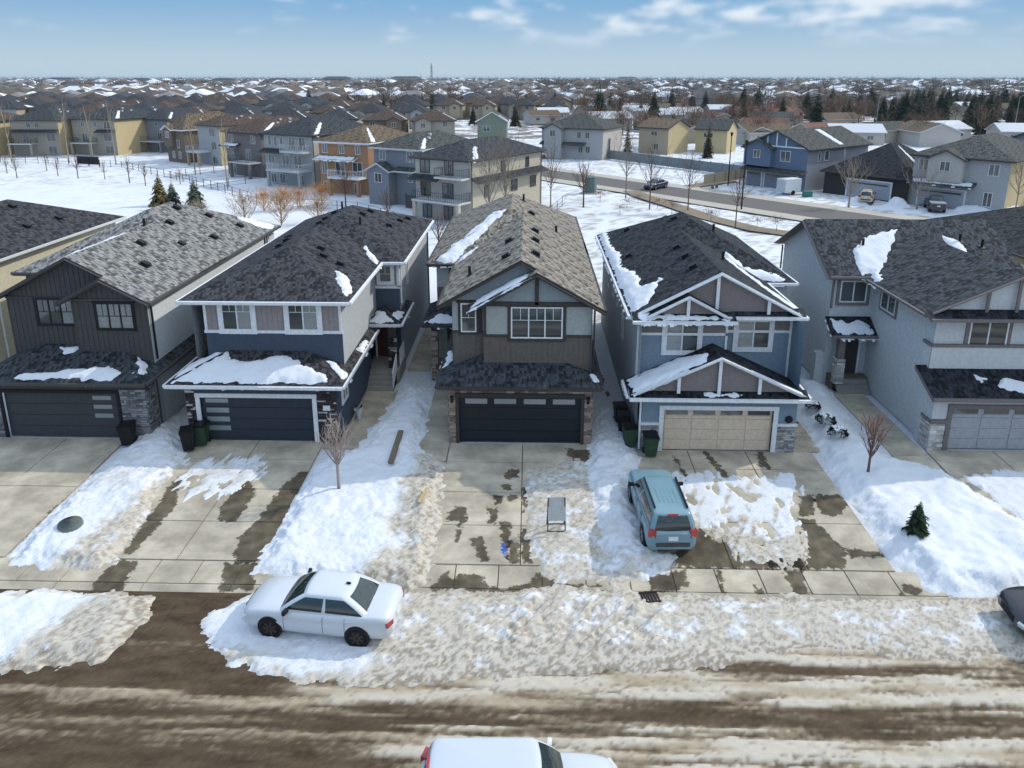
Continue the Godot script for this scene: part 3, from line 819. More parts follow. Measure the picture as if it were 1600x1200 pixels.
func stone(h: Node3D, a: Vector2, b: Vector2, y0: float, y1: float, cols: Array, seedv: int, rh := 0.1) -> void:
	var r := RandomNumberGenerator.new()
	r.seed = seedv
	var mb := MB.new()
	var u := Vector3(b.x - a.x, 0, b.y - a.y)
	var len := u.length()
	u = u.normalized()
	var n := u.cross(Vector3.UP)
	var y := y0
	while y < y1 - 0.02:
		var e := minf(y + r.randf_range(rh * 0.7, rh * 1.3), y1)
		var t := 0.0
		while t < len - 0.01:
			var w := minf(r.randf_range(0.12, 0.42), len - t)
			if len - t - w < 0.08: w = len - t
			var k: Color = cols[r.randi() % cols.size()]
			mb.col = k * r.randf_range(0.75, 1.2)
			mb.col.a = 1.0
			var dp := r.randf_range(0.03, 0.075)
			mb.box(Vector3(a.x, 0, a.y) + u * (t + w / 2) + Vector3(0, (y + e) / 2, 0) + n * dp / 2, Vector3(w - 0.012, e - y - 0.012, dp), Basis(u, Vector3.UP, n))
			t += w
		y = e
	part(mb, "stone_veneer", M.stonev, h).set_meta("kind", "stuff")

func downspout(h: Node3D, pts: Array, m: Material) -> void:
	var b := MB.new()
	for i in pts.size() - 1: b.beam(pts[i], pts[i + 1], 0.08, 0.07, Vector3.BACK)
	part(b, "downspout", m, h)

func steps(h: Node3D, x0: float, x1: float, z0: float, z1: float, y: float, k: int, m: Material) -> void:
	# steps climb from z1 (street side) to z0; each step a part
	for i in k:
		var b := MB.new()
		var f := z1 + (z0 - z1) * i / k
		b.box(Vector3((x0 + x1) / 2, y * (i + 1) / k / 2 - 0.02, (f + z0) / 2), Vector3(x1 - x0, y * (i + 1) / k + 0.04, f - z0))
		part(b, "step", m, h)

func railing(h: Node3D, a: Vector3, b: Vector3, tall: float, m: Material, gap := 0.14) -> void:
	var mb := MB.new()
	mb.beam(a + Vector3(0, tall, 0), b + Vector3(0, tall, 0), 0.05, 0.04)
	mb.beam(a + Vector3(0, 0.1, 0), b + Vector3(0, 0.1, 0), 0.04, 0.04)
	var k := maxi(1, int(a.distance_to(b) / gap))
	for i in k + 1:
		var p := a.lerp(b, float(i) / k)
		mb.beam(p + Vector3(0, 0.02, 0), p + Vector3(0, tall, 0), 0.03 if i % 8 else 0.06, 0.03 if i % 8 else 0.06, Vector3.BACK)
	part(mb, "railing", m, h)

func lamp_on_wall(h: Node3D, at: Vector3) -> void:
	var b := MB.new()
	b.box(at + Vector3(0, 0, 0.07), Vector3(0.12, 0.26, 0.12))
	b.box(at + Vector3(0, 0.16, 0.07), Vector3(0.17, 0.05, 0.17))
	part(b, "wall_lamp", M.black, h)

func finish(h: Node3D, base: Vector3) -> void:
	for c in h.get_children(): c.position -= base
	h.position = base

func V(x: float, y: float, z: float) -> Vector3:
	return Vector3(x, y, z)

func gable_front(half: float, y0: float, p: float, c: float) -> Array:
	return [Vector2(c - half, y0), Vector2(c + half, y0), Vector2(c, y0 + half * p)]

func house_charcoal() -> void:
	var h := thing("house", "charcoal board-and-batten house with twin front gables, leftmost whole house", "house")
	var E := 6.35
	var f := -29.95
	# garage
	wall(h, M.charcoal, "flat", Vector2(-24.95, f), Vector2(-24.33, f), rect(0, 0.62, 0, 2.9))
	wall(h, M.charcoal, "flat", Vector2(-18.97, f), Vector2(-17.6, f), rect(0, 1.37, 0, 2.9))
	wall(h, M.charcoal, "flat", Vector2(-24.33, f), Vector2(-18.97, f), rect(0, 5.36, 2.25, 2.9))
	garage_door(h, V(-24.33, 0.0, f - 0.1), 5.36, 2.25, M.greydark, 4, [[4.15, 1.9, 0.86, 0.2], [4.15, 1.45, 0.86, 0.2], [4.15, 1.0, 0.86, 0.2]], M.frost, false)
	trim(h, M.black, [[V(-24.4, 0, f + 0.03), V(-24.4, 2.3, f + 0.03)], [V(-18.9, 0, f + 0.03), V(-18.9, 2.3, f + 0.03)], [V(-24.5, 2.36, f + 0.034), V(-18.8, 2.36, f + 0.034)]], 0.14, 0.06)
	var grey := [Color(0.16, 0.165, 0.18), Color(0.22, 0.225, 0.24), Color(0.12, 0.125, 0.135), Color(0.28, 0.28, 0.29)]
	stone(h, Vector2(-18.8, f), Vector2(-17.6, f), 0, 2.5, grey, 3)
	stone(h, Vector2(-17.6, f), Vector2(-17.6, f - 0.8), 0, 2.5, grey, 4)
	stone(h, Vector2(-24.95, f), Vector2(-24.5, f), 0, 2.5, grey, 5)
	wall(h, M.greywall, "lap", Vector2(-17.6, f), Vector2(-17.6, -31.4), rect(0.8, 1.45, 0, 2.9))
	roof(h, hip(-25.5, -17.25, -37.6, -29.42, 3.02, 0.42, true, false), M.shg_slate, M.charcoal, 0.2, "garage_roof")
	# upper front: a wide gable and a smaller one standing a little forward
	wall(h, M.charcoal, "batten", Vector2(-24.7, -31.75), Vector2(-17.78, -31.75), [Vector2(0, 2.9), Vector2(6.92, 2.9), Vector2(6.92, 6.35), Vector2(3.4, 8.22), Vector2(0, 6.35)])
	wall(h, M.charcoal, "batten", Vector2(-21.3, -31.3), Vector2(-17.75, -31.3), [Vector2(0, 2.9), Vector2(3.55, 2.9), Vector2(3.55, 6.4), Vector2(1.75, 7.4), Vector2(0, 6.45)])
	wall(h, M.charcoal, "batten", Vector2(-21.3, -31.75), Vector2(-21.3, -31.3), rect(0, 0.45, 2.9, 6.5))
	trim(h, M.charcoal, [[V(-24.7, 6.32, -31.72), V(-21.3, 6.32, -31.72)], [V(-21.3, 6.36, -31.27), V(-17.75, 6.36, -31.27)]], 0.09, 0.06)
	wall(h, M.stucco, "lap", Vector2(-17.75, -31.3), Vector2(-17.75, -48.3), rect(0, 17.0, 0, 6.4))
	wall(h, M.charcoal, "flat", Vector2(-24.7, -36.0), Vector2(-24.7, -31.75), rect(0, 4.25, 0, 6.4))
	wall(h, M.stucco, "lap", Vector2(-27.0, -48.3), Vector2(-27.0, -36.4), rect(0, 11.9, 0, 6.4))
	wall(h, M.stucco, "lap", Vector2(-17.75, -48.3), Vector2(-27.0, -48.3), rect(0, 9.25, 0, 6.4))
	wall(h, M.charcoal, "lap", Vector2(-27.0, -36.4), Vector2(-24.7, -36.4), rect(0, 2.3, 0, 6.4))
	var main := hip(-25.15, -17.45, -39.5, -31.35, E, 0.53, false, false)
	var rear := hip(-27.4, -17.452, -48.75, -36.0, E, 0.503, true, true)
	var r := roof(h, main, M.shg_grey, M.charcoal, 0.2)
	roof(h, rear, M.shg_grey, M.charcoal, 0.2, "rear_roof")
	var small := hip(-21.75, -17.449, -33.8, -30.9, E + 0.004, 0.53, false, false)
	roof(h, small, M.shg_grey, M.charcoal, 0.24, "gable_roof")
	trim(h, M.charcoal, [[V(-25.2, 6.2, -31.38), V(-21.3, 8.28, -31.38)], [V(-21.3, 8.28, -31.38), V(-17.45, 6.24, -31.38)], [V(-21.8, 6.2, -30.92), V(-19.6, 7.38, -30.92)], [V(-19.6, 7.38, -30.92), V(-17.42, 6.22, -30.92)]], 0.05, 0.26, "rake_board")
	window(h, V(-22.4, 5.62, -31.75), Vector3.BACK, 1.78, 1.3, M.black, M.black, 3, 0.06, 0.5, 2)
	window(h, V(-19.3, 5.58, -31.3), Vector3.BACK, 1.78, 1.3, M.black, M.black, 3, 0.06, 0.5, 9)
	window(h, V(-17.75, 5.6, -46.6), Vector3.RIGHT, 0.5, 0.9, M.black, null, 1)
	var sl: Array = main[0]; var sr: Array = rear[0]
	vents(h, sl, [Vector2(-19.2, -34.2), Vector2(-20.4, -36.2)])
	vents(h, sr, [Vector2(-19.4, -38.5), Vector2(-21.0, -40.6), Vector2(-18.9, -41.5), Vector2(-21.8, -43.2), Vector2(-20.4, -44.4), Vector2(-18.8, -45.2)])
	vents(h, sr, [Vector2(-21.4, -38.6), Vector2(-22.0, -43.6)], true)
	roof_snow(h, main[1], [Vector2(-21.5, -32.6), Vector2(-22.3, -31.9), Vector2(-22.8, -33.0), Vector2(-22.2, -36.4), Vector2(-21.5, -37.6)], 0.12)
	var g := hip(-25.5, -17.25, -37.6, -29.42, 3.02, 0.42, true, false)
	roof_snow(h, g[2], [Vector2(-23.8, -29.6), Vector2(-18.9, -29.62), Vector2(-18.6, -30.0), Vector2(-19.4, -30.35), Vector2(-20.6, -30.2), Vector2(-23.0, -29.85)], 0.08, 0.07, 0.15)
	roof_snow(h, g[0], [Vector2(-17.75, -29.9), Vector2(-17.5, -30.3), Vector2(-18.1, -31.1), Vector2(-18.5, -31.2)], 0.1, 0.07, 0.15)
	roof_snow(h, g[2], [Vector2(-21.3, -31.5), Vector2(-22.4, -31.55), Vector2(-22.0, -31.15), Vector2(-21.5, -31.2)], 0.1, 0.07, 0.15)
	roof_snow(h, sr, [Vector2(-17.55, -47.0), Vector2(-17.55, -48.4), Vector2(-19.6, -46.6), Vector2(-19.0, -46.3)], 0.1)
	downspout(h, [V(-17.55, 2.9, -30.9), V(-17.55, 0.1, -30.9)], M.charcoal)
	downspout(h, [V(-17.65, 6.2, -31.45), V(-17.65, 3.4, -31.45)], M.black)
	finish(h, V(-21.3, 0, -30.0))

func house_blue_mauve() -> void:
	var h := thing("house", "navy and mauve house with white trim and snowy garage roof", "house")
	var f := -29.85
	var E := 6.45
	wall(h, M.navy, "lap", Vector2(-15.7, f), Vector2(-15.05, f), rect(0, 0.65, 0, 2.9))
	wall(h, M.navy, "lap", Vector2(-9.86, f), Vector2(-8.76, f), rect(0, 1.1, 0, 2.9))
	wall(h, M.navy, "lap", Vector2(-15.05, f), Vector2(-9.86, f), rect(0, 5.19, 2.2, 2.9))
	garage_door(h, V(-15.05, 0, f - 0.1), 5.19, 2.2, M.bluedoor, 4, [[0.2, 1.88, 1.05, 0.2], [0.2, 1.38, 1.05, 0.24], [0.2, 0.93, 1.05, 0.24], [0.2, 0.48, 1.05, 0.24]], M.frost, false)
	trim(h, M.white, [[V(-15.15, 0, f + 0.03), V(-15.15, 2.2, f + 0.03)], [V(-9.76, 0, f + 0.03), V(-9.76, 2.2, f + 0.03)], [V(-15.26, 2.3, f + 0.034), V(-9.65, 2.3, f + 0.034)]], 0.2, 0.07)
	var dark := [Color(0.05, 0.04, 0.045), Color(0.035, 0.03, 0.034), Color(0.06, 0.05, 0.05), Color(0.045, 0.04, 0.04), Color(0.055, 0.045, 0.05), Color(0.4, 0.38, 0.37)]
	stone(h, Vector2(-15.7, f), Vector2(-15.27, f), 0, 2.6, dark, 11, 0.075)
	stone(h, Vector2(-9.64, f), Vector2(-8.76, f), 0, 2.6, dark, 12, 0.075)
	wall(h, M.navy, "lap", Vector2(-8.76, f), Vector2(-8.76, -36.9), rect(0, 7.05, 0, 3.0))
	wall(h, M.navy, "lap", Vector2(-15.7, -31.4), Vector2(-15.7, f), rect(0, 1.55, 0, 3.0))
	var g := hip(-16.3, -8.28, -36.9, -29.3, 3.02, 0.42, true, false)
	roof(h, g, M.shg_dark, M.white, 0.2, "garage_roof")
	# upper storey: mauve battens over navy laps, white belt
	wall(h, M.navy, "lap", Vector2(-15.15, -31.4), Vector2(-8.72, -31.4), rect(0, 6.43, 3.0, 4.8))
	wall(h, M.mauve, "batten", Vector2(-15.15, -31.4), Vector2(-8.72, -31.4), rect(0, 6.43, 4.86, 6.5))
	trim(h, M.white, [[V(-15.2, 4.83, -31.37), V(-8.67, 4.83, -31.37)]], 0.14, 0.07, "belt_board")
	trim(h, M.white, [[V(-15.1, 4.9, -31.37), V(-15.1, 6.5, -31.37)], [V(-8.77, 4.9, -31.37), V(-8.77, 6.5, -31.37)]], 0.12, 0.06)
	wall(h, M.greywall, "lap", Vector2(-8.72, -31.4), Vector2(-8.72, -38.75), rect(0, 7.35, 3.0, 6.5))
	wall(h, M.navy, "lap", Vector2(-15.15, -36), Vector2(-15.15, -31.4), rect(0, 4.6, 3.0, 6.5))
	wall(h, M.greywall, "lap", Vector2(-15.7, -50.0), Vector2(-15.7, -31.4), rect(0, 18.6, 0, 6.5))
	wall(h, M.greywall, "lap", Vector2(-7.35, -38.75), Vector2(-7.35, -50.0), rect(0, 11.25, 0, 6.5))
	wall(h, M.greywall, "lap", Vector2(-7.35, -50.0), Vector2(-15.7, -50.0), rect(0, 8.35, 0, 6.5))
	wall(h, M.navy, "lap", Vector2(-8.76, -38.75), Vector2(-7.35, -38.75), rect(0, 1.41, 0, 4.85))
	wall(h, M.mauve, "batten", Vector2(-8.72, -38.75), Vector2(-7.35, -38.75), rect(0, 1.37, 4.9, 6.5))
	trim(h, M.white, [[V(-8.72, 4.88, -38.72), V(-7.3, 4.88, -38.72)], [V(-7.38, 4.9, -38.72), V(-7.38, 6.5, -38.72)]], 0.16, 0.07, "belt_board")
	window(h, V(-8.1, 5.65, -38.75), Vector3.BACK, 0.72, 1.0, M.white, M.white, 1, 0.14, 0.5)
	window(h, V(-13.6, 5.6, -31.4), Vector3.BACK, 1.42, 1.4, M.white, M.white, 2, 0.18, 0.35, 1)
	window(h, V(-10.5, 5.6, -31.4), Vector3.BACK, 1.42, 1.4, M.white, M.white, 2, 0.18, 0.35, 1)
	window(h, V(-8.76, 1.9, -31.2), Vector3.RIGHT, 0.9, 0.7, M.white, M.white, 2, 0.1)
	window(h, V(-7.35, 5.2, -41.3), Vector3.RIGHT, 0.45, 1.5, M.white, M.white, 1, 0.08)
	var main := hip(-16.1, -8.2, -40.5, -30.95, E, 0.41, true, false)
	var rear := hip(-16.103, -6.95, -50.4, -38.3, E + 0.003, 0.41, true, true)
	roof(h, main, M.shg_dark, M.white, 0.2)
	roof(h, rear, M.shg_dark, M.white, 0.2, "rear_roof")
	vents(h, main[0], [Vector2(-10.6, -35.6), Vector2(-9.7, -35.4), Vector2(-11.0, -36.6)])
	vents(h, rear[0], [Vector2(-8.9, -44.4), Vector2(-8.6, -46.6), Vector2(-8.3, -48.0), Vector2(-10.6, -44.6), Vector2(-10.4, -46.0)])
	vents(h, main[1], [Vector2(-13.4, -37.2), Vector2(-13.6, -39.0)])
	vents(h, rear[1], [Vector2(-12.4, -41.4), Vector2(-12.5, -43.0), Vector2(-12.4, -44.8), Vector2(-14.0, -40.5)])
	vents(h, rear[0], [Vector2(-10.2, -42.2)], true)
	vents(h, rear[1], [Vector2(-12.3, -46.2)], true)
	# snow over most of the garage roof, small patches higher up
	roof_snow(h, g[2], [Vector2(-16.0, -29.45), Vector2(-8.9, -29.5), Vector2(-9.2, -29.95), Vector2(-11.0, -30.9), Vector2(-11.5, -31.1), Vector2(-12.6, -30.75), Vector2(-13.8, -30.75), Vector2(-14.2, -31.3), Vector2(-15.6, -29.95)], 0.13)
	roof_snow(h, g[1], [Vector2(-16.15, -29.7), Vector2(-16.15, -31.5), Vector2(-15.2, -31.4), Vector2(-14.4, -31.3)], 0.13)
	roof_snow(h, g[0], [Vector2(-8.45, -30.0), Vector2(-8.4, -30.7), Vector2(-9.1, -31.2), Vector2(-9.5, -31.15)], 0.12)
	roof_snow(h, g[0], [Vector2(-8.35, -33.4), Vector2(-8.35, -34.8), Vector2(-8.6, -34.9), Vector2(-8.62, -33.4)], 0.09, 0.07, 0.12)
	roof_snow(h, main[0], [Vector2(-8.45, -31.5), Vector2(-8.35, -32.4), Vector2(-9.0, -34.0), Vector2(-9.6, -34.2), Vector2(-9.3, -33.0)], 0.13)
	roof_snow(h, main[0], [Vector2(-8.35, -37.6), Vector2(-8.4, -38.3), Vector2(-9.3, -40.0), Vector2(-9.6, -40.0), Vector2(-8.8, -38.0)], 0.12)
	# porch on the right: small hipped roof on a stone post, red door, concrete steps
	var pr := hip(-9.2, -6.98, -40.9, -36.85, 3.32, 0.45, true, false)
	roof(h, pr, M.shg_dark, M.white, 0.18, "porch_roof")
	roof_snow(h, pr[2], [Vector2(-8.9, -36.95), Vector2(-7.3, -36.95), Vector2(-8.05, -37.75), Vector2(-8.4, -37.7)], 0.12, 0.07)
	roof_snow(h, pr[0], [Vector2(-7.1, -37.2), Vector2(-7.1, -38.7), Vector2(-7.5, -38.5), Vector2(-7.6, -37.6)], 0.08, 0.07)
	var b := MB.new()
	b.box(V(-8.05, 0.36, -37.7), V(1.8, 0.72, 2.1))
	part(b, "porch", M.concrete, h)
	steps(h, -8.72, -7.3, -36.65, -35.45, 0.66, 4, M.concrete)
	stone(h, Vector2(-7.75, -36.9), Vector2(-7.25, -36.9), 0.1, 2.5, dark, 15, 0.08)
	b = MB.new()
	b.box(V(-7.5, 1.6, -37.12), V(0.44, 3.0, 0.38))
	part(b, "post", M.browntrim, h)
	b = MB.new()
	b.box(V(-8.25, 1.75, -38.7), V(0.95, 2.1, 0.1))
	var d := part(b, "door", M.redwood, h)
	for k in 3:
		var q := MB.new()
		q.box(V(-8.25, 1.12 + k * 0.62, -38.63), V(0.62, 0.42, 0.04))
		part(q, "panel", M.redwood, d)
	trim(h, M.white, [[V(-8.78, 0.72, -38.66), V(-8.78, 2.9, -38.66)], [V(-7.7, 0.72, -38.66), V(-7.7, 2.9, -38.66)], [V(-8.84, 2.88, -38.655), V(-7.64, 2.88, -38.655)]], 0.1, 0.06)
	railing(h, V(-7.28, 0.7, -36.7), V(-7.28, 0.1, -35.5), 0.95, M.white)
	railing(h, V(-7.2, 0.7, -38.6), V(-7.2, 0.7, -37.4), 0.95, M.white)
	downspout(h, [V(-7.25, 6.2, -38.85), V(-7.25, 3.9, -38.85)], M.white)
	downspout(h, [V(-7.28, 6.2, -49.9), V(-7.28, 0.2, -49.9)], M.charcoal)
	lamp_on_wall(h, V(-7.5, 2.35, -36.85))
	b = MB.new()
	b.box(V(-9.2, 1.75, f + 0.09), V(0.32, 0.24, 0.04))
	part(b, "house_number_plate", M.white, h)
	finish(h, V(-12.2, 0, -29.9))

func house_brown() -> void:
	var h := thing("house", "brown and sage house with dark garage door in the middle of the row", "house")
	var f := -29.95
	var E := 6.35
	wall(h, M.brown, "lap", Vector2(-3.6, f), Vector2(-3.18, f), rect(0, 0.42, 0, 2.9))
	wall(h, M.brown, "lap", Vector2(2.4, f), Vector2(2.84, f), rect(0, 0.44, 0, 2.9))
	wall(h, M.brown, "lap", Vector2(-3.18, f), Vector2(2.4, f), rect(0, 5.58, 2.3, 2.9))
	garage_door(h, V(-3.18, 0, f - 0.1), 5.58, 2.3, M.darkdoor, 4, [[0.3, 1.92, 1.0, 0.25], [1.62, 1.92, 1.0, 0.25], [2.97, 1.92, 1.0, 0.25], [4.3, 1.92, 1.0, 0.25]], M.palepane, false)
	trim(h, M.browntrim, [[V(-3.24, 0, f + 0.035), V(-3.24, 2.3, f + 0.035)], [V(2.46, 0, f + 0.035), V(2.46, 2.3, f + 0.035)], [V(-3.34, 2.4, f + 0.04), V(2.56, 2.4, f + 0.04), 0.2]], 0.15, 0.08)
	var brick := [Color(0.27, 0.20, 0.165), Color(0.20, 0.15, 0.13), Color(0.32, 0.26, 0.22), Color(0.15, 0.12, 0.11), Color(0.36, 0.29, 0.24)]
	stone(h, Vector2(-3.62, f), Vector2(-3.32, f), 0, 2.62, brick, 21)
	stone(h, Vector2(2.54, f), Vector2(2.86, f), 0, 2.62, brick, 22)
	stone(h, Vector2(-3.32, f), Vector2(2.54, f), 2.52, 2.72, brick, 25)
	stone(h, Vector2(-3.62, f - 0.6), Vector2(-3.62, f), 0, 2.62, brick, 23)
	stone(h, Vector2(2.86, f), Vector2(2.86, f - 0.6), 0, 2.62, brick, 24)
	lamp_on_wall(h, V(-3.47, 2.2, f + 0.07)); lamp_on_wall(h, V(2.7, 2.2, f + 0.07))
	wall(h, M.brown, "lap", Vector2(-3.6, -37), Vector2(-3.6, f), rect(0, 6.4, 0, 3.0))
	wall(h, M.greywall, "lap", Vector2(2.84, f), Vector2(2.84, -52.0), rect(0.6, 22.05, 0, 6.45))
	var g := hip(-4.07, 3.24, -37.3, -29.4, 3.05, 0.42, true, false)
	roof(h, g, M.shg_slate, M.browntrim, 0.18, "garage_roof")
	roof_snow(h, g[0], [Vector2(2.95, -29.75), Vector2(3.12, -30.1), Vector2(2.95, -30.6), Vector2(2.8, -30.4)], 0.08, 0.06, 0.1)
	roof_snow(h, g[1], [Vector2(-4.02, -31.5), Vector2(-4.02, -33.4), Vector2(-3.75, -33.4), Vector2(-3.7, -31.6)], 0.06, 0.06, 0.1)
	# upper front: bay on the right, recessed part on the left
	wall(h, M.brown, "batten", Vector2(-2.07, -30.8), Vector2(2.84, -30.8), rect(0, 4.91, 3.0, 4.92))
	wall(h, M.sage, "lap", Vector2(-2.07, -30.8), Vector2(2.84, -30.8), rect(0, 4.91, 5.0, 6.45))
	wall(h, M.brown, "batten", Vector2(-3.53, -31.3), Vector2(-2.07, -31.3), rect(0, 1.46, 3.0, 4.92))
	wall(h, M.sage, "lap", Vector2(-3.53, -31.3), Vector2(-2.07, -31.3), rect(0, 1.46, 5.0, 6.45))
	wall(h, M.brown, "flat", Vector2(-2.07, -31.3), Vector2(-2.07, -30.8), rect(0, 0.5, 3.0, 6.5))
	trim(h, M.browntrim, [[V(-2.1, 4.96, -30.77), V(2.88, 4.96, -30.77)], [V(-3.55, 4.96, -31.27), V(-2.1, 4.96, -31.27)], [V(-2.3, 6.42, -30.76), V(3.0, 6.42, -30.76), 0.07, 0.14], [V(-2.0, 5.0, -30.77), V(-2.0, 6.4, -30.77)], [V(-2.25, 5.0, -31.27), V(-2.25, 6.5, -31.27), 0.2]], 0.12, 0.07)
	window(h, V(0.36, 5.6, -30.8), Vector3.BACK, 2.35, 1.5, M.white, M.browntrim, 3, 0.15, 0.42)
	window(h, V(-2.78, 5.65, -31.3), Vector3.BACK, 0.72, 1.4, M.white, M.browntrim, 1, 0.12, 0.5)
	wall(h, M.shake, "lap", Vector2(-2.45, -30.72), Vector2(3.15, -30.72), [Vector2(0.1, 6.5), Vector2(5.5, 6.5), Vector2(2.8, 8.0)], "gable_siding").material_override = M.bluegrey
	wall(h, M.bluegrey, "lap", Vector2(-3.9, -31.28), Vector2(1.3, -31.28), [Vector2(0.2, 6.5), Vector2(5.0, 6.5), Vector2(5.0, 7.7), Vector2(3.55, 8.36)], "gable_siding")
	trim(h, M.browntrim, [[V(0.35, 6.48, -30.66), V(0.35, 7.95, -30.66)], [V(-2.4, 6.52, -30.66), V(3.1, 6.52, -30.66)]], 0.17, 0.08)
	wall(h, M.greywall, "lap", Vector2(-3.53, -38.8), Vector2(-3.53, -31.3), rect(0, 7.5, 3.0, 6.45))
	wall(h, M.sage, "lap", Vector2(-5.2, -38.8), Vector2(-3.53, -38.8), rect(0, 1.67, 0, 6.45))
	wall(h, M.brown, "batten", Vector2(-5.2, -38.76), Vector2(-3.55, -38.76), rect(0, 1.65, 3.4, 4.9))
	window(h, V(-4.0, 5.65, -38.8), Vector3.BACK, 0.75, 1.2, M.white, M.browntrim, 1, 0.12, 0.4)
	wall(h, M.greywall, "lap", Vector2(-5.2, -52.0), Vector2(-5.2, -38.8), rect(0, 13.2, 0, 6.45))
	wall(h, M.greywall, "lap", Vector2(2.84, -52.0), Vector2(-5.2, -52.0), rect(0, 8.04, 0, 6.45))
	var main := hip(-4.1, 3.36, -44.0, -30.95, E, 0.57, false, false)
	var bay := hip(-2.66, 3.357, -33.0, -30.35, E - 0.006, 0.57, false, false)
	var rear := hip(-5.64, 3.362, -52.6, -38.4, E + 0.0, 0.54, true, true)
	roof(h, main, M.shg_brown, M.browntrim, 0.2)
	roof(h, bay, M.shg_brown, M.browntrim, 0.24, "bay_roof")
	roof(h, rear, M.shg_brown, M.browntrim, 0.2, "rear_roof")
	trim(h, M.browntrim, [[V(-2.72, 6.17, -30.37), V(0.35, 7.92, -30.37)], [V(0.35, 7.92, -30.37), V(3.42, 6.17, -30.37)], [V(-4.16, 6.17, -30.98), V(-0.37, 8.33, -30.98)], [V(-0.37, 8.33, -30.98), V(1.3, 7.37, -30.98)]], 0.05, 0.3, "rake_board")
	vents(h, main[0], [Vector2(0.3, -33.6), Vector2(0.3, -36.6), Vector2(0.3, -39.0), Vector2(0.1, -43.6)])
	vents(h, main[1], [Vector2(-1.1, -33.2), Vector2(-1.05, -36.4)])
	vents(h, main[1], [Vector2(-2.9, -33.6)], true)
	vents(h, rear[0], [Vector2(1.6, -42.2), Vector2(-0.4, -47.4)], true)
	roof_snow(h, bay[1], [Vector2(-2.55, -30.45), Vector2(0.0, -30.45), Vector2(-0.1, -31.0), Vector2(-1.2, -31.2), Vector2(-2.5, -31.1)], 0.09, 0.07, 0.2)
	roof_snow(h, rear[2], [Vector2(-5.4, -38.5), Vector2(-4.2, -38.5), Vector2(-2.4, -41.2), Vector2(-1.4, -42.6), Vector2(-2.0, -42.4), Vector2(-3.6, -40.4)], 0.12)
	roof_snow(h, main[1], [Vector2(-4.0, -38.3), Vector2(-3.9, -39.0), Vector2(-2.4, -41.6), Vector2(-2.6, -40.2), Vector2(-3.6, -38.3)], 0.1)
	var pr := hip(-5.82, -3.4, -41.0, -37.0, 3.25, 0.42, true, false)
	roof(h, pr, M.shg_slate, M.browntrim, 0.18, "porch_roof")
	roof_snow(h, pr[2], [Vector2(-5.6, -37.1), Vector2(-3.9, -37.1), Vector2(-4.2, -37.7), Vector2(-4.9, -37.9)], 0.07, 0.07)
	var b := MB.new()
	b.box(V(-4.5, 0.3, -38.1), V(1.7, 0.6, 1.5))
	part(b, "porch", M.concrete, h)
	b = MB.new()
	b.box(V(-5.2, 1.7, -37.25), V(0.34, 3.0, 0.34))
	part(b, "post", M.browntrim, h)
	stone(h, Vector2(-5.4, -37.05), Vector2(-5.0, -37.05), 0, 2.9, brick, 27)
	b = MB.new()
	b.box(V(-4.2, 1.65, -38.72), V(0.95, 2.1, 0.1))
	part(b, "door", M.browntrim, h)
	downspout(h, [V(2.98, 6.2, -30.9), V(2.98, 3.3, -30.9)], M.browntrim)
	finish(h, V(-0.4, 0, -30.0))

func truss(h: Node3D, c: float, half: float, y0: float, p: float, z: float, m: Material, posts: Array) -> void:
	# white rakes with a bottom chord and posts, in front of a gable
	var segs := [[V(c - half, y0, z), V(c, y0 + half * p, z)], [V(c, y0 + half * p, z), V(c + half, y0, z)]]
	trim(h, m, segs, 0.06, 0.3, "rake_board")
	var s := []
	for x in posts: s.append([V(c + x, y0 - 0.02, z - 0.03), V(c + x, y0 + (half - absf(x)) * p, z - 0.03)])
	trim(h, m, s, 0.14, 0.06, "post")

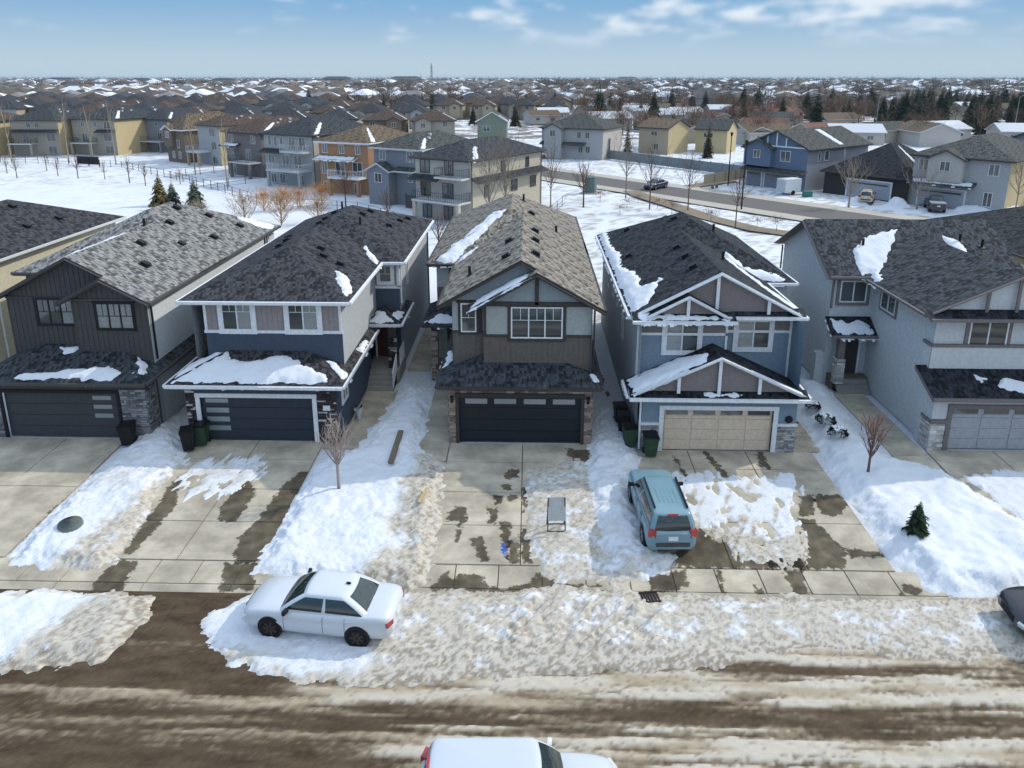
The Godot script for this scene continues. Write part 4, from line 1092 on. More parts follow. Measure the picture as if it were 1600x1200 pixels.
func house_slate_blue() -> void:
	var h := thing("house", "slate blue house with white truss gables and tan garage door", "house")
	var f := -29.45
	var E := 6.0
	wall(h, M.slate, "lap", Vector2(5.08, f), Vector2(6.05, f), rect(0, 0.97, 1.34, 2.75))
	wall(h, M.slate, "lap", Vector2(10.91, f), Vector2(11.93, f), rect(0, 1.02, 1.34, 2.75))
	wall(h, M.slate, "flat", Vector2(5.08, f), Vector2(6.05, f), rect(0, 0.97, -0.1, 1.3), "plinth_wall")
	wall(h, M.slate, "flat", Vector2(10.91, f), Vector2(11.93, f), rect(0, 1.02, -0.1, 1.3), "plinth_wall")
	wall(h, M.slate, "lap", Vector2(6.05, f), Vector2(10.91, f), rect(0, 4.86, 2.05, 2.75))
	var lites := []
	for k in 4: lites.append([0.13 + k * 1.215, 1.74, 0.96, 0.22])
	garage_door(h, V(6.05, 0, f - 0.1), 4.86, 2.05, M.tandoor, 4, lites, M.pane)
	trim(h, M.white, [[V(5.95, 0, f + 0.04), V(5.95, 2.05, f + 0.04)], [V(11.01, 0, f + 0.04), V(11.01, 2.05, f + 0.04)], [V(5.84, 2.14, f + 0.044), V(11.12, 2.14, f + 0.044)]], 0.2, 0.08)
	trim(h, M.white, [[V(5.03, 1.36, f + 0.06), V(5.86, 1.36, f + 0.06)], [V(11.1, 1.36, f + 0.06), V(11.98, 1.36, f + 0.06)]], 0.1, 0.14, "stone_cap")
	var ledge := [Color(0.24, 0.25, 0.26), Color(0.32, 0.32, 0.32), Color(0.17, 0.18, 0.2), Color(0.38, 0.37, 0.36), Color(0.28, 0.27, 0.26)]
	stone(h, Vector2(5.08, f), Vector2(5.85, f), -0.05, 1.3, ledge, 31)
	stone(h, Vector2(11.11, f), Vector2(11.93, f), -0.05, 1.3, ledge, 32)
	stone(h, Vector2(5.08, f - 0.7), Vector2(5.08, f), -0.05, 1.3, ledge, 33)
	stone(h, Vector2(11.93, f), Vector2(11.93, f - 0.7), -0.05, 1.3, ledge, 34)
	var b := MB.new()
	b.tube(V(11.6, 1.62, f + 0.02), V(11.6, 1.62, f + 0.07), 0.17, 0.17, 16, true)
	part(b, "house_number_plate", M.black, h)
	wall(h, M.greywall, "lap", Vector2(5.0, -47.1), Vector2(5.0, f - 0.7), rect(0, 16.95, 0, 5.95))
	wall(h, M.slate, "lap", Vector2(5.08, f - 0.7), Vector2(5.08, f), rect(0, 0.7, 1.3, 2.75))
	wall(h, M.slate, "lap", Vector2(11.9, f), Vector2(11.9, -36.4), rect(0, 6.95, 0, 5.95))
	# garage roof: a skirt along the front and a truss gable over it
	var gy := 2.85
	roof(h, [[V(4.41, gy, -28.85), V(12.19, gy, -28.85), V(12.19, gy + 0.24, -29.35), V(4.41, gy + 0.24, -29.35)]], M.shg_black, M.white, 0.2, "skirt_roof")
	var gg := hip(4.38, 12.22, -30.75, -28.98, gy + 0.03, 0.47, false, false)
	roof(h, gg, M.shg_black, M.white, 0.16, "garage_roof")
	wall(h, M.shake, "lap", Vector2(4.6, -29.2), Vector2(12.0, -29.2), [Vector2(0.15, 3.05), Vector2(7.25, 3.05), Vector2(3.7, 4.62)], "gable_siding")
	truss(h, 8.3, 3.6, 3.02, 0.46, -29.0, M.white, [-1.75, 0.0, 1.75])
	roof_snow(h, gg[1], [Vector2(4.5, -29.1), Vector2(4.5, -30.6), Vector2(6.8, -30.6), Vector2(7.9, -29.9), Vector2(7.7, -29.15), Vector2(6.0, -29.1)], 0.12)
	roof_snow(h, [V(4.41, gy, -28.85), V(12.19, gy, -28.85), V(12.19, gy + 0.24, -29.35)], [Vector2(7.6, -28.95), Vector2(9.3, -28.95), Vector2(9.4, -29.1), Vector2(7.7, -29.12)], 0.06, 0.05, 0.08)
	# upper front
	wall(h, M.slate, "lap", Vector2(5.0, -30.7), Vector2(8.92, -30.7), rect(0, 3.92, 2.8, 5.1))
	wall(h, M.shake, "lap", Vector2(5.0, -30.7), Vector2(8.92, -30.7), rect(0, 3.92, 5.2, 6.0))
	wall(h, M.slate, "lap", Vector2(8.92, -31.0), Vector2(11.9, -31.0), rect(0, 2.98, 2.8, 5.15))
	wall(h, M.shake, "lap", Vector2(8.92, -31.0), Vector2(11.9, -31.0), rect(0, 2.98, 5.25, 6.1))
	wall(h, M.slate, "flat", Vector2(8.92, -30.7), Vector2(8.92, -31.0), rect(0, 0.3, 2.8, 6.0))
	trim(h, M.white, [[V(4.98, 5.15, -30.67), V(8.94, 5.15, -30.67)], [V(8.95, 5.2, -30.97), V(11.92, 5.2, -30.97)]], 0.12, 0.07, "belt_board")
	trim(h, M.white, [[V(5.03, 2.85, -30.67), V(5.03, 6.0, -30.67)], [V(8.9, 2.85, -30.665), V(8.9, 6.0, -30.665)], [V(11.86, 2.85, -30.97), V(11.86, 6.0, -30.97)]], 0.1, 0.06)
	window(h, V(6.92, 4.98, -30.7), Vector3.BACK, 1.5, 1.35, M.white, M.white, 2, 0.16, 0.0, 0)
	window(h, V(10.2, 5.05, -31.0), Vector3.BACK, 1.5, 1.35, M.white, M.white, 2, 0.16, 0.0, 0)
	roof(h, [[V(4.58, E - 0.02, -30.05), V(9.15, E - 0.02, -30.05), V(9.15, E + 0.22, -30.62), V(4.58, E + 0.22, -30.62)]], M.shg_charcoal, M.white, 0.18, "skirt_roof")
	roof(h, [[V(9.0, E + 0.09, -30.4), V(12.3, E + 0.09, -30.4), V(12.3, E + 0.33, -30.9), V(9.0, E + 0.33, -30.9)]], M.shg_charcoal, M.white, 0.18, "skirt_roof")
	roof_snow(h, [V(4.58, E - 0.02, -30.05), V(9.15, E - 0.02, -30.05), V(9.15, E + 0.22, -30.62)], [Vector2(4.75, -30.12), Vector2(8.8, -30.12), Vector2(8.0, -30.35), Vector2(4.9, -30.5)], 0.07, 0.06, 0.1)
	var main := hip(4.55, 12.35, -44.0, -30.5, E + 0.03, 0.53, false, false)
	var rear := hip(4.552, 13.9, -47.6, -36.1, E + 0.034, 0.53, true, true)
	var small := hip(5.2, 8.86, -33.0, -30.2, E + 0.12, 0.53, false, false)
	var r := roof(h, main, M.shg_charcoal, M.white, 0.18)
	roof(h, rear, M.shg_charcoal, M.white, 0.18, "rear_roof")
	roof(h, small, M.shg_charcoal, M.white, 0.16, "gable_roof")
	wall(h, M.shake, "lap", Vector2(5.2, -30.42), Vector2(8.9, -30.42), [Vector2(0.15, 6.2), Vector2(3.5, 6.2), Vector2(1.83, 7.05)], "gable_siding")
	wall(h, M.shake, "lap", Vector2(4.9, -30.72), Vector2(12.1, -30.72), [Vector2(0.2, 6.2), Vector2(6.9, 6.2), Vector2(3.55, 7.98)], "gable_siding")
	truss(h, 7.03, 1.8, 6.08, 0.53, -30.22, M.white, [0.0])
	truss(h, 8.45, 3.75, 6.02, 0.53, -30.52, M.white, [-0.1, 2.2])
	vents(h, main[1], [Vector2(7.7, -32.8), Vector2(7.75, -34.8), Vector2(7.7, -36.8)])
	vents(h, rear[1], [Vector2(8.6, -42.3), Vector2(5.6, -39.4), Vector2(6.2, -45.0)])
	vents(h, main[0], [Vector2(9.9, -35.8)], true)
	vents(h, rear[0], [Vector2(10.4, -40.0)], true)
	roof_snow(h, main[1], [Vector2(4.62, -30.7), Vector2(4.62, -47.0), Vector2(5.1, -47.0), Vector2(5.05, -43.0), Vector2(5.3, -41.0), Vector2(5.05, -38.0), Vector2(5.6, -35.6), Vector2(5.4, -33.6), Vector2(6.5, -33.0), Vector2(6.3, -33.6), Vector2(6.0, -32.6), Vector2(5.3, -31.0)], 0.1)
	roof_snow(h, main[0], [Vector2(12.1, -30.7), Vector2(12.3, -31.4), Vector2(11.6, -33.0), Vector2(10.9, -36.0), Vector2(10.5, -38.0), Vector2(10.4, -36.5), Vector2(11.2, -32.6)], 0.1)
	roof_snow(h, rear[2], [Vector2(10.8, -36.25), Vector2(13.4, -36.25), Vector2(13.0, -36.7), Vector2(11.4, -37.2), Vector2(10.6, -38.6), Vector2(10.5, -37.8)], 0.1)
	wall(h, M.greywall, "lap", Vector2(11.9, -36.4), Vector2(13.5, -36.4), rect(0, 1.6, 0, 6.0))
	wall(h, M.greywall, "lap", Vector2(13.5, -36.4), Vector2(13.5, -47.1), rect(0, 10.7, 0, 6.0))
	wall(h, M.greywall, "lap", Vector2(13.5, -47.1), Vector2(5.0, -47.1), rect(0, 8.5, 0, 6.0))
	for q in [[-36.0, 3.6], [-38.4, 4.6], [-40.2, 4.6], [-43.0, 4.4]]:
		window(h, V(5.0, q[1], q[0]), Vector3.LEFT, 0.6, 1.1, M.white, M.white, 1, 0.08)
	var pr := hip(11.7, 13.1, -37.0, -33.2, 3.0, 0.45, true, false)
	roof(h, pr, M.shg_charcoal, M.white, 0.16, "porch_roof")
	roof_snow(h, pr[0], [Vector2(12.6, -33.6), Vector2(13.0, -33.6), Vector2(13.0, -36.4), Vector2(12.5, -36.4)], 0.1, 0.07)
	downspout(h, [V(4.95, 5.9, -30.75), V(4.95, 3.0, -30.75)], M.white)
	downspout(h, [V(5.0, 2.7, f + 0.04), V(5.0, 0.1, f + 0.04)], M.white)
	finish(h, V(8.5, 0, -29.5))

func house_pale() -> void:
	var h := thing("house", "pale grey stucco house with taupe trim and white garage door at the right edge", "house")
	var f := -29.85
	var E := 6.3
	wall(h, M.whitelap, "lap", Vector2(18.1, f), Vector2(18.96, f), rect(0, 0.86, 1.4, 2.75))
	wall(h, M.stucco, "flat", Vector2(18.1, f), Vector2(18.96, f), rect(0, 0.86, -0.1, 1.35), "plinth_wall")
	wall(h, M.whitelap, "lap", Vector2(18.96, f), Vector2(24.4, f), rect(0, 5.44, 2.05, 2.75))
	wall(h, M.whitelap, "lap", Vector2(24.4, f), Vector2(25.6, f), rect(0, 1.2, 0, 2.75))
	var lites := []
	for k in 4: lites.append([0.14 + k * 1.36, 1.74, 1.08, 0.22])
	garage_door(h, V(18.96, 0, f - 0.1), 5.44, 2.05, M.greydoor, 4, lites, M.pane)
	trim(h, M.taupe, [[V(18.86, 0, f + 0.04), V(18.86, 2.05, f + 0.04)], [V(24.5, 0, f + 0.04), V(24.5, 2.05, f + 0.04)], [V(18.75, 2.14, f + 0.044), V(24.61, 2.14, f + 0.044)], [V(18.05, 1.4, f + 0.05), V(18.76, 1.4, f + 0.05)]], 0.2, 0.08)
	var pale := [Color(0.52, 0.50, 0.48), Color(0.44, 0.42, 0.40), Color(0.58, 0.56, 0.54), Color(0.36, 0.34, 0.33)]
	stone(h, Vector2(18.1, f), Vector2(18.75, f), -0.05, 1.32, pale, 41)
	stone(h, Vector2(18.1, f - 0.7), Vector2(18.1, f), -0.05, 1.32, pale, 42)
	trim(h, M.taupe, [[V(18.07, 1.4, f + 0.02), V(18.07, 1.4, f - 0.75)]], 0.08, 0.12)
	wall(h, M.stucco, "flat", Vector2(18.1, -31.0), Vector2(18.1, f), [Vector2(0, -0.1), Vector2(1.15, -0.1), Vector2(1.15, 2.75), Vector2(0, 3.4)])
	var gr := [[V(17.7, 2.78, -29.3), V(26.0, 2.78, -29.3), V(26.0, 3.62, -31.05), V(17.7, 3.62, -31.05)]]
	roof(h, gr, M.shg_black, M.taupe, 0.2, "garage_roof")
	roof_snow(h, gr[0], [Vector2(20.6, -29.9), Vector2(21.6, -29.6), Vector2(23.5, -29.7), Vector2(24.6, -29.6), Vector2(24.6, -30.2), Vector2(22.5, -30.2), Vector2(21.2, -30.35)], 0.09, 0.07, 0.2)
	roof_snow(h, gr[0], [Vector2(20.05, -30.3), Vector2(20.3, -30.2), Vector2(20.5, -30.35), Vector2(20.1, -30.55)], 0.07, 0.06, 0.12)
	# front block
	wall(h, M.whitelap, "lap", Vector2(18.3, -30.95), Vector2(25.4, -30.95), rect(0, 7.1, 4.7, 6.3))
	wall(h, M.whitelap, "lap", Vector2(18.22, -30.86), Vector2(25.4, -30.86), rect(0, 7.1, 3.3, 4.58))
	wall(h, M.whitelap, "lap", Vector2(18.22, -31.5), Vector2(18.22, -30.86), rect(0, 0.64, 3.3, 4.58))
	trim(h, M.taupe, [[V(18.18, 4.64, -30.84), V(25.4, 4.64, -30.84)]], 0.13, 0.1, "belt_board")
	trim(h, M.taupe, [[V(18.2, 4.64, -30.88), V(18.2, 4.64, -31.55)]], 0.1, 0.13)
	window(h, V(20.65, 5.2, -30.95), Vector3.BACK, 1.7, 1.2, M.white, M.taupe, 2, 0.17)
	window(h, V(23.9, 5.2, -30.95), Vector3.BACK, 1.2, 1.2, M.white, M.taupe, 2, 0.17)
	wall(h, M.stucco, "flat", Vector2(18.3, -36.95), Vector2(18.3, -30.95), rect(0, 6.0, 0, 6.35))
	wall(h, M.stucco, "flat", Vector2(25.4, -30.95), Vector2(25.4, -44.5), rect(0, 13.55, 0, 6.35))
	window(h, V(18.3, 5.4, -35.2), Vector3.LEFT, 1.5, 1.2, M.white, M.taupe, 2, 0.12)
	roof(h, [[V(17.68, 6.1, -30.3), V(26.0, 6.1, -30.3), V(26.0, 6.36, -30.85), V(17.68, 6.36, -30.85)]], M.shg_black, M.taupe, 0.18, "skirt_roof")
	var main := hip(17.65, 25.5, -41.0, -30.7, E - 0.1, 0.46, false, false)
	roof(h, main, M.shg_slate, M.taupe, 0.2)
	wall(h, M.whitelap, "lap", Vector2(18.0, -30.9), Vector2(25.2, -30.9), [Vector2(0.2, 6.3), Vector2(7.0, 6.3), Vector2(3.58, 7.85)], "gable_siding")
	truss(h, 21.57, 3.7, 6.22, 0.455, -30.68, M.taupe, [-1.3, 0.0, 1.3])
	var small := hip(18.3, 22.2, -33.0, -30.45, 6.22, 0.46, false, false)
	# rear block with its ridge across
	var z0 := -44.9; var z1 := -36.5; var zr := (z0 + z1) / 2.0
	var yr := E + 4.2 * 0.53
	var across := [[V(15.72, E, z1), V(26.0, E, z1), V(26.0, yr, zr), V(15.72, yr, zr)], [V(26.0, E, z0), V(15.72, E, z0), V(15.72, yr, zr), V(26.0, yr, zr)]]
	roof(h, across, M.shg_slate, M.taupe, 0.2, "rear_roof")
	wall(h, M.stucco, "flat", Vector2(16.1, -44.5), Vector2(16.1, -36.95), [Vector2(0, 0), Vector2(7.55, 0), Vector2(7.55, 6.35), Vector2(3.8, 8.3), Vector2(0, 6.35)])
	wall(h, M.stucco, "flat", Vector2(25.4, -44.5), Vector2(16.1, -44.5), rect(0, 9.3, 0, 6.35))
	wall(h, M.stucco, "flat", Vector2(16.1, -36.95), Vector2(18.3, -36.95), rect(0, 2.2, 0, 6.35))
	trim(h, M.taupe, [[V(15.72, E - 0.15, z1), V(15.72, yr - 0.15, zr)], [V(15.72, yr - 0.15, zr), V(15.72, E - 0.15, z0)]], 0.3, 0.05, "rake_board")
	window(h, V(17.22, 5.35, -36.95), Vector3.BACK, 1.4, 1.2, M.white, M.taupe, 2, 0.17)
	trim(h, M.taupe, [[V(16.15, 4.4, -36.93), V(16.15, 6.3, -36.93)]], 0.12, 0.06)
	vents(h, across[0], [Vector2(18.2, -38.6)], true)
	vents(h, across[0], [Vector2(23.6, -39.0), Vector2(24.6, -38.6)], true)
	roof_snow(h, across[0], [Vector2(17.4, -36.65), Vector2(18.4, -36.65), Vector2(19.7, -38.6), Vector2(20.6, -39.9), Vector2(19.6, -39.7), Vector2(18.3, -39.0), Vector2(17.5, -38.2)], 0.1)
	roof_snow(h, main[1], [Vector2(17.75, -36.4), Vector2(17.75, -35.0), Vector2(18.2, -36.4), Vector2(20.4, -39.8), Vector2(20.2, -40.2), Vector2(18.6, -37.8)], 0.09)
	roof_snow(h, across[0], [Vector2(23.2, -37.7), Vector2(23.8, -37.5), Vector2(23.6, -39.0), Vector2(22.8, -39.6), Vector2(22.9, -38.6)], 0.09)
	# porch: snowy shed roof on a stone post
	var pr := [[V(15.9, 3.25, -35.85), V(18.28, 3.25, -35.85), V(18.28, 3.95, -36.93), V(15.9, 3.95, -36.93)]]
	roof(h, pr, M.shg_black, M.taupe, 0.16, "porch_roof")
	roof_snow(h, pr[0], [Vector2(16.1, -35.95), Vector2(18.15, -35.95), Vector2(18.0, -36.5), Vector2(17.6, -36.75), Vector2(17.0, -36.55), Vector2(16.1, -36.8)], 0.1, 0.07, 0.15)
	var b := MB.new()
	b.box(V(17.3, 0.35, -36.65), V(1.95, 0.7, 0.6))
	b.box(V(17.3, 0.35, -36.85), V(1.9, 0.69, 0.2))
	part(b, "porch", M.rawwood, h)
	steps(h, 16.5, 18.2, -36.4, -35.7, 0.6, 3, M.concrete)
	b = MB.new()
	b.box(V(16.55, 2.3, -36.1), V(0.34, 1.9, 0.34))
	part(b, "post", M.taupe, h)
	stone(h, Vector2(16.35, -35.9), Vector2(16.78, -35.9), 0.5, 1.9, pale, 45)
	stone(h, Vector2(16.35, -36.3), Vector2(16.35, -35.9), 0.5, 1.9, pale, 46)
	b = MB.new()
	b.box(V(17.35, 1.75, -36.92), V(0.95, 2.1, 0.1))
	part(b, "door", M.browntrim, h)
	trim(h, M.white, [[V(17.9, 0.7, -36.9), V(17.9, 2.85, -36.9)], [V(16.82, 0.7, -36.9), V(16.82, 2.85, -36.9)]], 0.1, 0.06)
	b = MB.new()
	b.box(V(15.85, 0.9, -37.1), V(0.45, 1.9, 0.5))
	part(b, "meter_box", M.stucco, h)
	downspout(h, [V(16.02, 6.1, -44.6), V(16.02, 4.6, -44.6)], M.charcoal)
	finish(h, V(21.5, 0, -30.0))

func house_left_edge() -> void:
	var h := thing("house", "cream-sided house cut off by the left edge behind the charcoal house", "house")
	var r := hip(-40.0, -30.1, -51.8, -34.0, 6.35, 0.42, true, true)
	roof(h, r, M.shg_dark, M.offwhite, 0.2)
	wall(h, M.cream, "lap", Vector2(-30.6, -34.6), Vector2(-30.6, -51.3), rect(0, 16.7, 0, 6.4))
	wall(h, M.brown, "lap", Vector2(-39.5, -34.6), Vector2(-30.6, -34.6), rect(0, 8.9, 0, 6.4))
	wall(h, M.cream, "lap", Vector2(-30.6, -51.3), Vector2(-39.5, -51.3), rect(0, 8.9, 0, 6.4))
	vents(h, r[0], [Vector2(-32.2, -40.6), Vector2(-32.0, -44.0), Vector2(-31.9, -47.0), Vector2(-34.2, -46.0)])
	downspout(h, [V(-30.5, 6.2, -38.6), V(-30.5, 0.2, -38.6)], M.white)
	finish(h, V(-35.0, 0, -34.5))

func house_unfinished() -> void:
	var h := thing("house", "unfinished house with bare sheathing under its dark roof at right edge", "house")
	var r := hip(28.6, 38.0, -52.0, -31.0, 6.35, 0.42, true, true)
	roof(h, r, M.shg_charcoal, M.charcoal, 0.18)
	wall(h, M.osb, "flat", Vector2(29.0, -51.5), Vector2(29.0, -31.5), rect(0, 20, 5.7, 6.4), "sheathing")
	wall(h, M.wrap, "flat", Vector2(29.0, -51.5), Vector2(29.0, -31.5), rect(0, 20, 0, 5.69), "house_wrap")
	wall(h, M.osb, "flat", Vector2(29.0, -31.5), Vector2(37.6, -31.5), rect(0, 8.6, 0, 6.4), "sheathing")
	var b := MB.new()
	for k in 9:
		b.box(V(28.985, 5.3, -49.0 + k * 1.7), V(0.012, 0.32, 0.9))
	part(b, "printed_band", M.brown, h)
	vents(h, r[1], [Vector2(31.0, -44.5)], true)
	finish(h, V(33.0, 0, -31.5))

# ---------- vehicles ----------
func skin(called: String, rings: Array, m: Material, parent: Node3D) -> MeshInstance3D:
	# a smooth skin through rings of equal size
	var a: int = rings.size(); var k: int = rings[0].size()
	var v := PackedVector3Array(); var n := PackedVector3Array(); var idx := PackedInt32Array()
	for i in a:
		for j in k:
			var p: Vector3 = rings[i][j]
			var du: Vector3 = rings[mini(i + 1, a - 1)][j] - rings[maxi(i - 1, 0)][j]
			var dv: Vector3 = rings[i][mini(j + 1, k - 1)] - rings[i][maxi(j - 1, 0)]
			v.append(p)
			var nn := dv.cross(du).normalized()
			n.append(nn if nn.length() > 0.5 else Vector3.UP)
			if i < a - 1 and j < k - 1:
				var q := i * k + j
				idx.append_array([q, q + k, q + 1, q + 1, q + k, q + k + 1])
	var arr := []
	arr.resize(Mesh.ARRAY_MAX)
	arr[Mesh.ARRAY_VERTEX] = v; arr[Mesh.ARRAY_NORMAL] = n; arr[Mesh.ARRAY_INDEX] = idx
	var am := ArrayMesh.new()
	am.add_surface_from_arrays(Mesh.PRIMITIVE_TRIANGLES, arr)
	return inst(called, am, m, parent)

func catmull(t: Array, x: float) -> Array:
	# stations [x, ...] smoothly in between
	for i in t.size() - 1:
		if x <= t[i + 1][0] or i == t.size() - 2:
			var f := clampf((x - t[i][0]) / (t[i + 1][0] - t[i][0]), 0, 1)
			var r := [x]
			for k in range(1, t[i].size()):
				var p0: float = t[maxi(i - 1, 0)][k]; var p1: float = t[i][k]; var p2: float = t[i + 1][k]; var p3: float = t[mini(i + 2, t.size() - 1)][k]
				var m1 := (p2 - p0) * 0.5; var m2 := (p3 - p1) * 0.5
				if signf(p1 - p0) != signf(p2 - p1): m1 = 0.0
				if signf(p2 - p1) != signf(p3 - p2): m2 = 0.0
				r.append((2 * f * f * f - 3 * f * f + 1) * p1 + (f * f * f - 2 * f * f + f) * m1 + (-2 * f * f * f + 3 * f * f) * p2 + (f * f * f - f * f) * m2)
			return r
	return t[-1]

func paint(r: float, g: float, b: float, rough := 0.28) -> StandardMaterial3D:
	var m := StandardMaterial3D.new()
	m.albedo_color = lin(r, g, b)
	m.roughness = rough
	m.clearcoat_enabled = true
	m.clearcoat = 0.6
	m.clearcoat_roughness = 0.08
	return m

# forward is +x; st: stations [x, half width, bottom, top]; gl: greenhouse [x of windscreen foot, of its top, of rear glass top, of its foot, belt y, roof y, half width at belt, at roof]
func car(o: Node3D, st: Array, gl: Array, wheels: Array, body: Material, opt := {}) -> void:
	var rings := []
	var x0: float = st[0][0]; var x1: float = st[-1][0]
	var steps_n := 44
	for i in steps_n + 1:
		var s := catmull(st, lerpf(x0, x1, float(i) / steps_n))
		var w: float = s[1]; var yb: float = s[2]; var yt: float = s[3]
		var h := yt - yb
		var half := [[0.0, yb], [0.84, yb], [0.96, yb + 0.12 * h], [0.995, yb + 0.32 * h], [1.0, yb + 0.55 * h], [0.975, yb + 0.78 * h], [0.93, yb + 0.91 * h], [0.85, yb + 0.975 * h], [0.6, yt + 0.015], [0.0, yt + 0.035]]
		var ring := []
		for k in range(half.size()): ring.append(Vector3(s[0], half[k][1], half[k][0] * w))
		for k in range(half.size() - 2, -1, -1): ring.append(Vector3(s[0], half[k][1], -half[k][0] * w))
		rings.append(ring)
	var b := skin("body", rings, body, o)
	for e in [0, steps_n]:   # close the two ends
		var mb := MB.new()
		var r: Array = rings[e].duplicate()
		if e == steps_n: r.reverse()
		mb.poly(r)
		part(mb, "bumper", body, o)
	var xa: float = gl[0]; var xb: float = gl[1]; var xc: float = gl[2]; var xd: float = gl[3]; var yb: float = gl[4]; var yr: float = gl[5]; var wb: float = gl[6]; var wr: float = gl[7]
	# the cabin: a rounded shell from belt to roof; the panes lie on it, set in from its edges
	var rc := 0.17
	var at := func(side: int, u: float, t: float, off: float) -> Vector3:
		var k := t + 0.16 * t * (1.0 - t)
		var xf := lerpf(xa, xb, t - 0.10 * t * (1.0 - t)); var xr := lerpf(xd, xc, t - 0.25 * t * (1.0 - t)); var w := lerpf(wb, wr, t - 0.3 * t * (1.0 - t)); var y := lerpf(yb - 0.02, yr - 0.05, k)
		var q := 2.0 * u - 1.0
		match side:
			0: return V(xf + 0.05 * (1.0 - q * q) + off, y + off * 0.5, (w - rc) * -q)
			1: return V(lerpf(xf - rc, xr + rc, u), y, -w - off)
			2: return V(xr - 0.04 * (1.0 - q * q) - off, y + off * 0.5, (w - rc) * q)
		return V(lerpf(xr + rc, xf - rc, u), y, w + off)
	var shell := []
	for i in 9:
		var t := i / 8.0
		var ring := []
		for side in 4:
			for j in 7: ring.append(at.call(side, j / 6.0, t, 0.0))
			var p0: Vector3 = at.call(side, 1.0, t, 0.0); var p1: Vector3 = at.call((side + 1) % 4, 0.0, t, 0.0)
			var cor := V(p0.x, p0.y, p1.z) if side % 2 == 0 else V(p1.x, p0.y, p0.z)
			for j in 3:
				var f := (j + 1) / 4.0
				ring.append(p0.lerp(cor, f).lerp(cor.lerp(p1, f), f))
		ring.append(ring[0])
		shell.append(ring)
	var top: Array = shell[-1]
	var mid := V((xb + xc) / 2.0, yr, 0)
	for g in [[0.96, -0.022], [0.88, -0.004], [0.7, 0.012], [0.4, 0.022], [0.0, 0.026]]:
		var ring := []
		for p in top: ring.append(V(lerpf(mid.x, p.x, g[0]), yr + g[1], p.z * g[0]))
		shell.append(ring)
	skin("cabin", shell, body, o)
	var bpil: float = opt.get("pillar", (xa + xd) / 2)
	var ub := clampf((xa - rc - bpil) / (xa - xd - 2.0 * rc), 0.3, 0.7)
	var panes := [["windshield", 0, -0.06, 1.06, 0.06, 0.95], ["rear_window", 2, 0.0, 1.0, 0.08, 0.93]]
	for side in [1, 3]:
		var u0 := ub if side == 1 else 1.0 - ub
		panes.append(["side_window", side, -0.02, u0 - 0.025, 0.12, 0.90])
		panes.append(["side_window", side, u0 + 0.025, 1.02, 0.12, 0.90])
	for pn in panes:
		var gr2 := []
		for i in 6:
			var ring := []
			for j in 7: ring.append(at.call(pn[1], lerpf(pn[2], pn[3], j / 6.0), lerpf(pn[4], pn[5], i / 5.0), 0.007))
			gr2.append(ring)
		skin(pn[0], gr2, M.carglass, o)
	# wheels
	var R: float = opt.get("radius", 0.33)
	for wx in wheels:
		for s in [-1, 1]:
			var hw: float = catmull(st, wx)[1]
			var arch := MB.new()
			arch.tube(V(wx, R + 0.02, s * (hw - 0.3)), V(wx, R + 0.02, s * (hw + 0.006)), R + 0.075, R + 0.065, 24, true)
			part(arch, "wheel_arch", M.black, o)
			var t := MB.new()
			for q in [[0.16, R * 0.98, 0.02, R], [0.02, R, -0.008, R * 0.96], [-0.008, R * 0.96, -0.02, R * 0.7]]:
				t.tube(V(wx, R, s * (hw - q[0])), V(wx, R, s * (hw - q[2])), q[1], q[3], 24)
			var tyre := part(t, "wheel", M.rubber, o)
			var rim := MB.new()
			rim.tube(V(wx, R, s * (hw - 0.05)), V(wx, R, s * (hw + 0.012)), R * 0.7, R * 0.69, 20)
			rim.tube(V(wx, R, s * (hw - 0.04)), V(wx, R, s * (hw - 0.02)), R * 0.68, R * 0.2, 20)
			for k in opt.get("spokes", 7):
				var a: float = TAU * k / opt.get("spokes", 7)
				rim.beam(V(wx + cos(a) * 0.05, R + sin(a) * 0.05, s * (hw + 0.004)), V(wx + cos(a) * R * 0.68, R + sin(a) * R * 0.68, s * (hw + 0.002)), 0.05, 0.03, V(0, 0, 1))
			part(rim, "rim", opt.get("rim", M.metal), tyre)
	# lamps, plates, mirrors, handles, seams
	var f: Array = catmull(st, x1 - 0.10); var rr2: Array = catmull(st, x0 + 0.06)
	for s in [-1, 1]:
		var m1 := MB.new()
		var hy: float = f[3] - 0.13
		m1.box(V(x1 - 0.19, hy, s * (f[1] * 0.90)), V(0.34, 0.14, 0.30), Basis(Vector3.UP, -s * 0.5) * Basis(V(0, 0, 1), -0.35))
		part(m1, "headlight", M.lampglass, o)
		m1 = MB.new()
		var ty: float = opt.get("tail", rr2[3] - 0.2)
		m1.box(V(x0 + 0.14, ty, s * (rr2[1] * 0.86)), V(0.24, opt.get("tail_h", 0.14), 0.28), Basis(Vector3.UP, s * 0.35))
		part(m1, "taillight", M.taillight, o)
		m1 = MB.new()
		m1.box(V(xa - 0.28, yb + 0.06, s * (wb + 0.13)), V(0.10, 0.12, 0.20), Basis(Vector3.UP, s * 0.2))
		m1.box(V(xa - 0.25, yb + 0.01, s * (wb + 0.03)), V(0.06, 0.04, 0.10))
		part(m1, "side_mirror", opt.get("mirror", M.black), o)
		for hx in [opt.get("pillar", (xa + xd) / 2) + 0.14, opt.get("pillar", (xa + xd) / 2) - 0.78]:
			var sg: Array = catmull(st, hx)
			m1 = MB.new()
			m1.box(V(hx, sg[2] + (sg[3] - sg[2]) * 0.80, s * (sg[1] * 0.975 + 0.012)), V(0.2, 0.03, 0.03))
			part(m1, "door_handle", opt.get("handle", body), o)
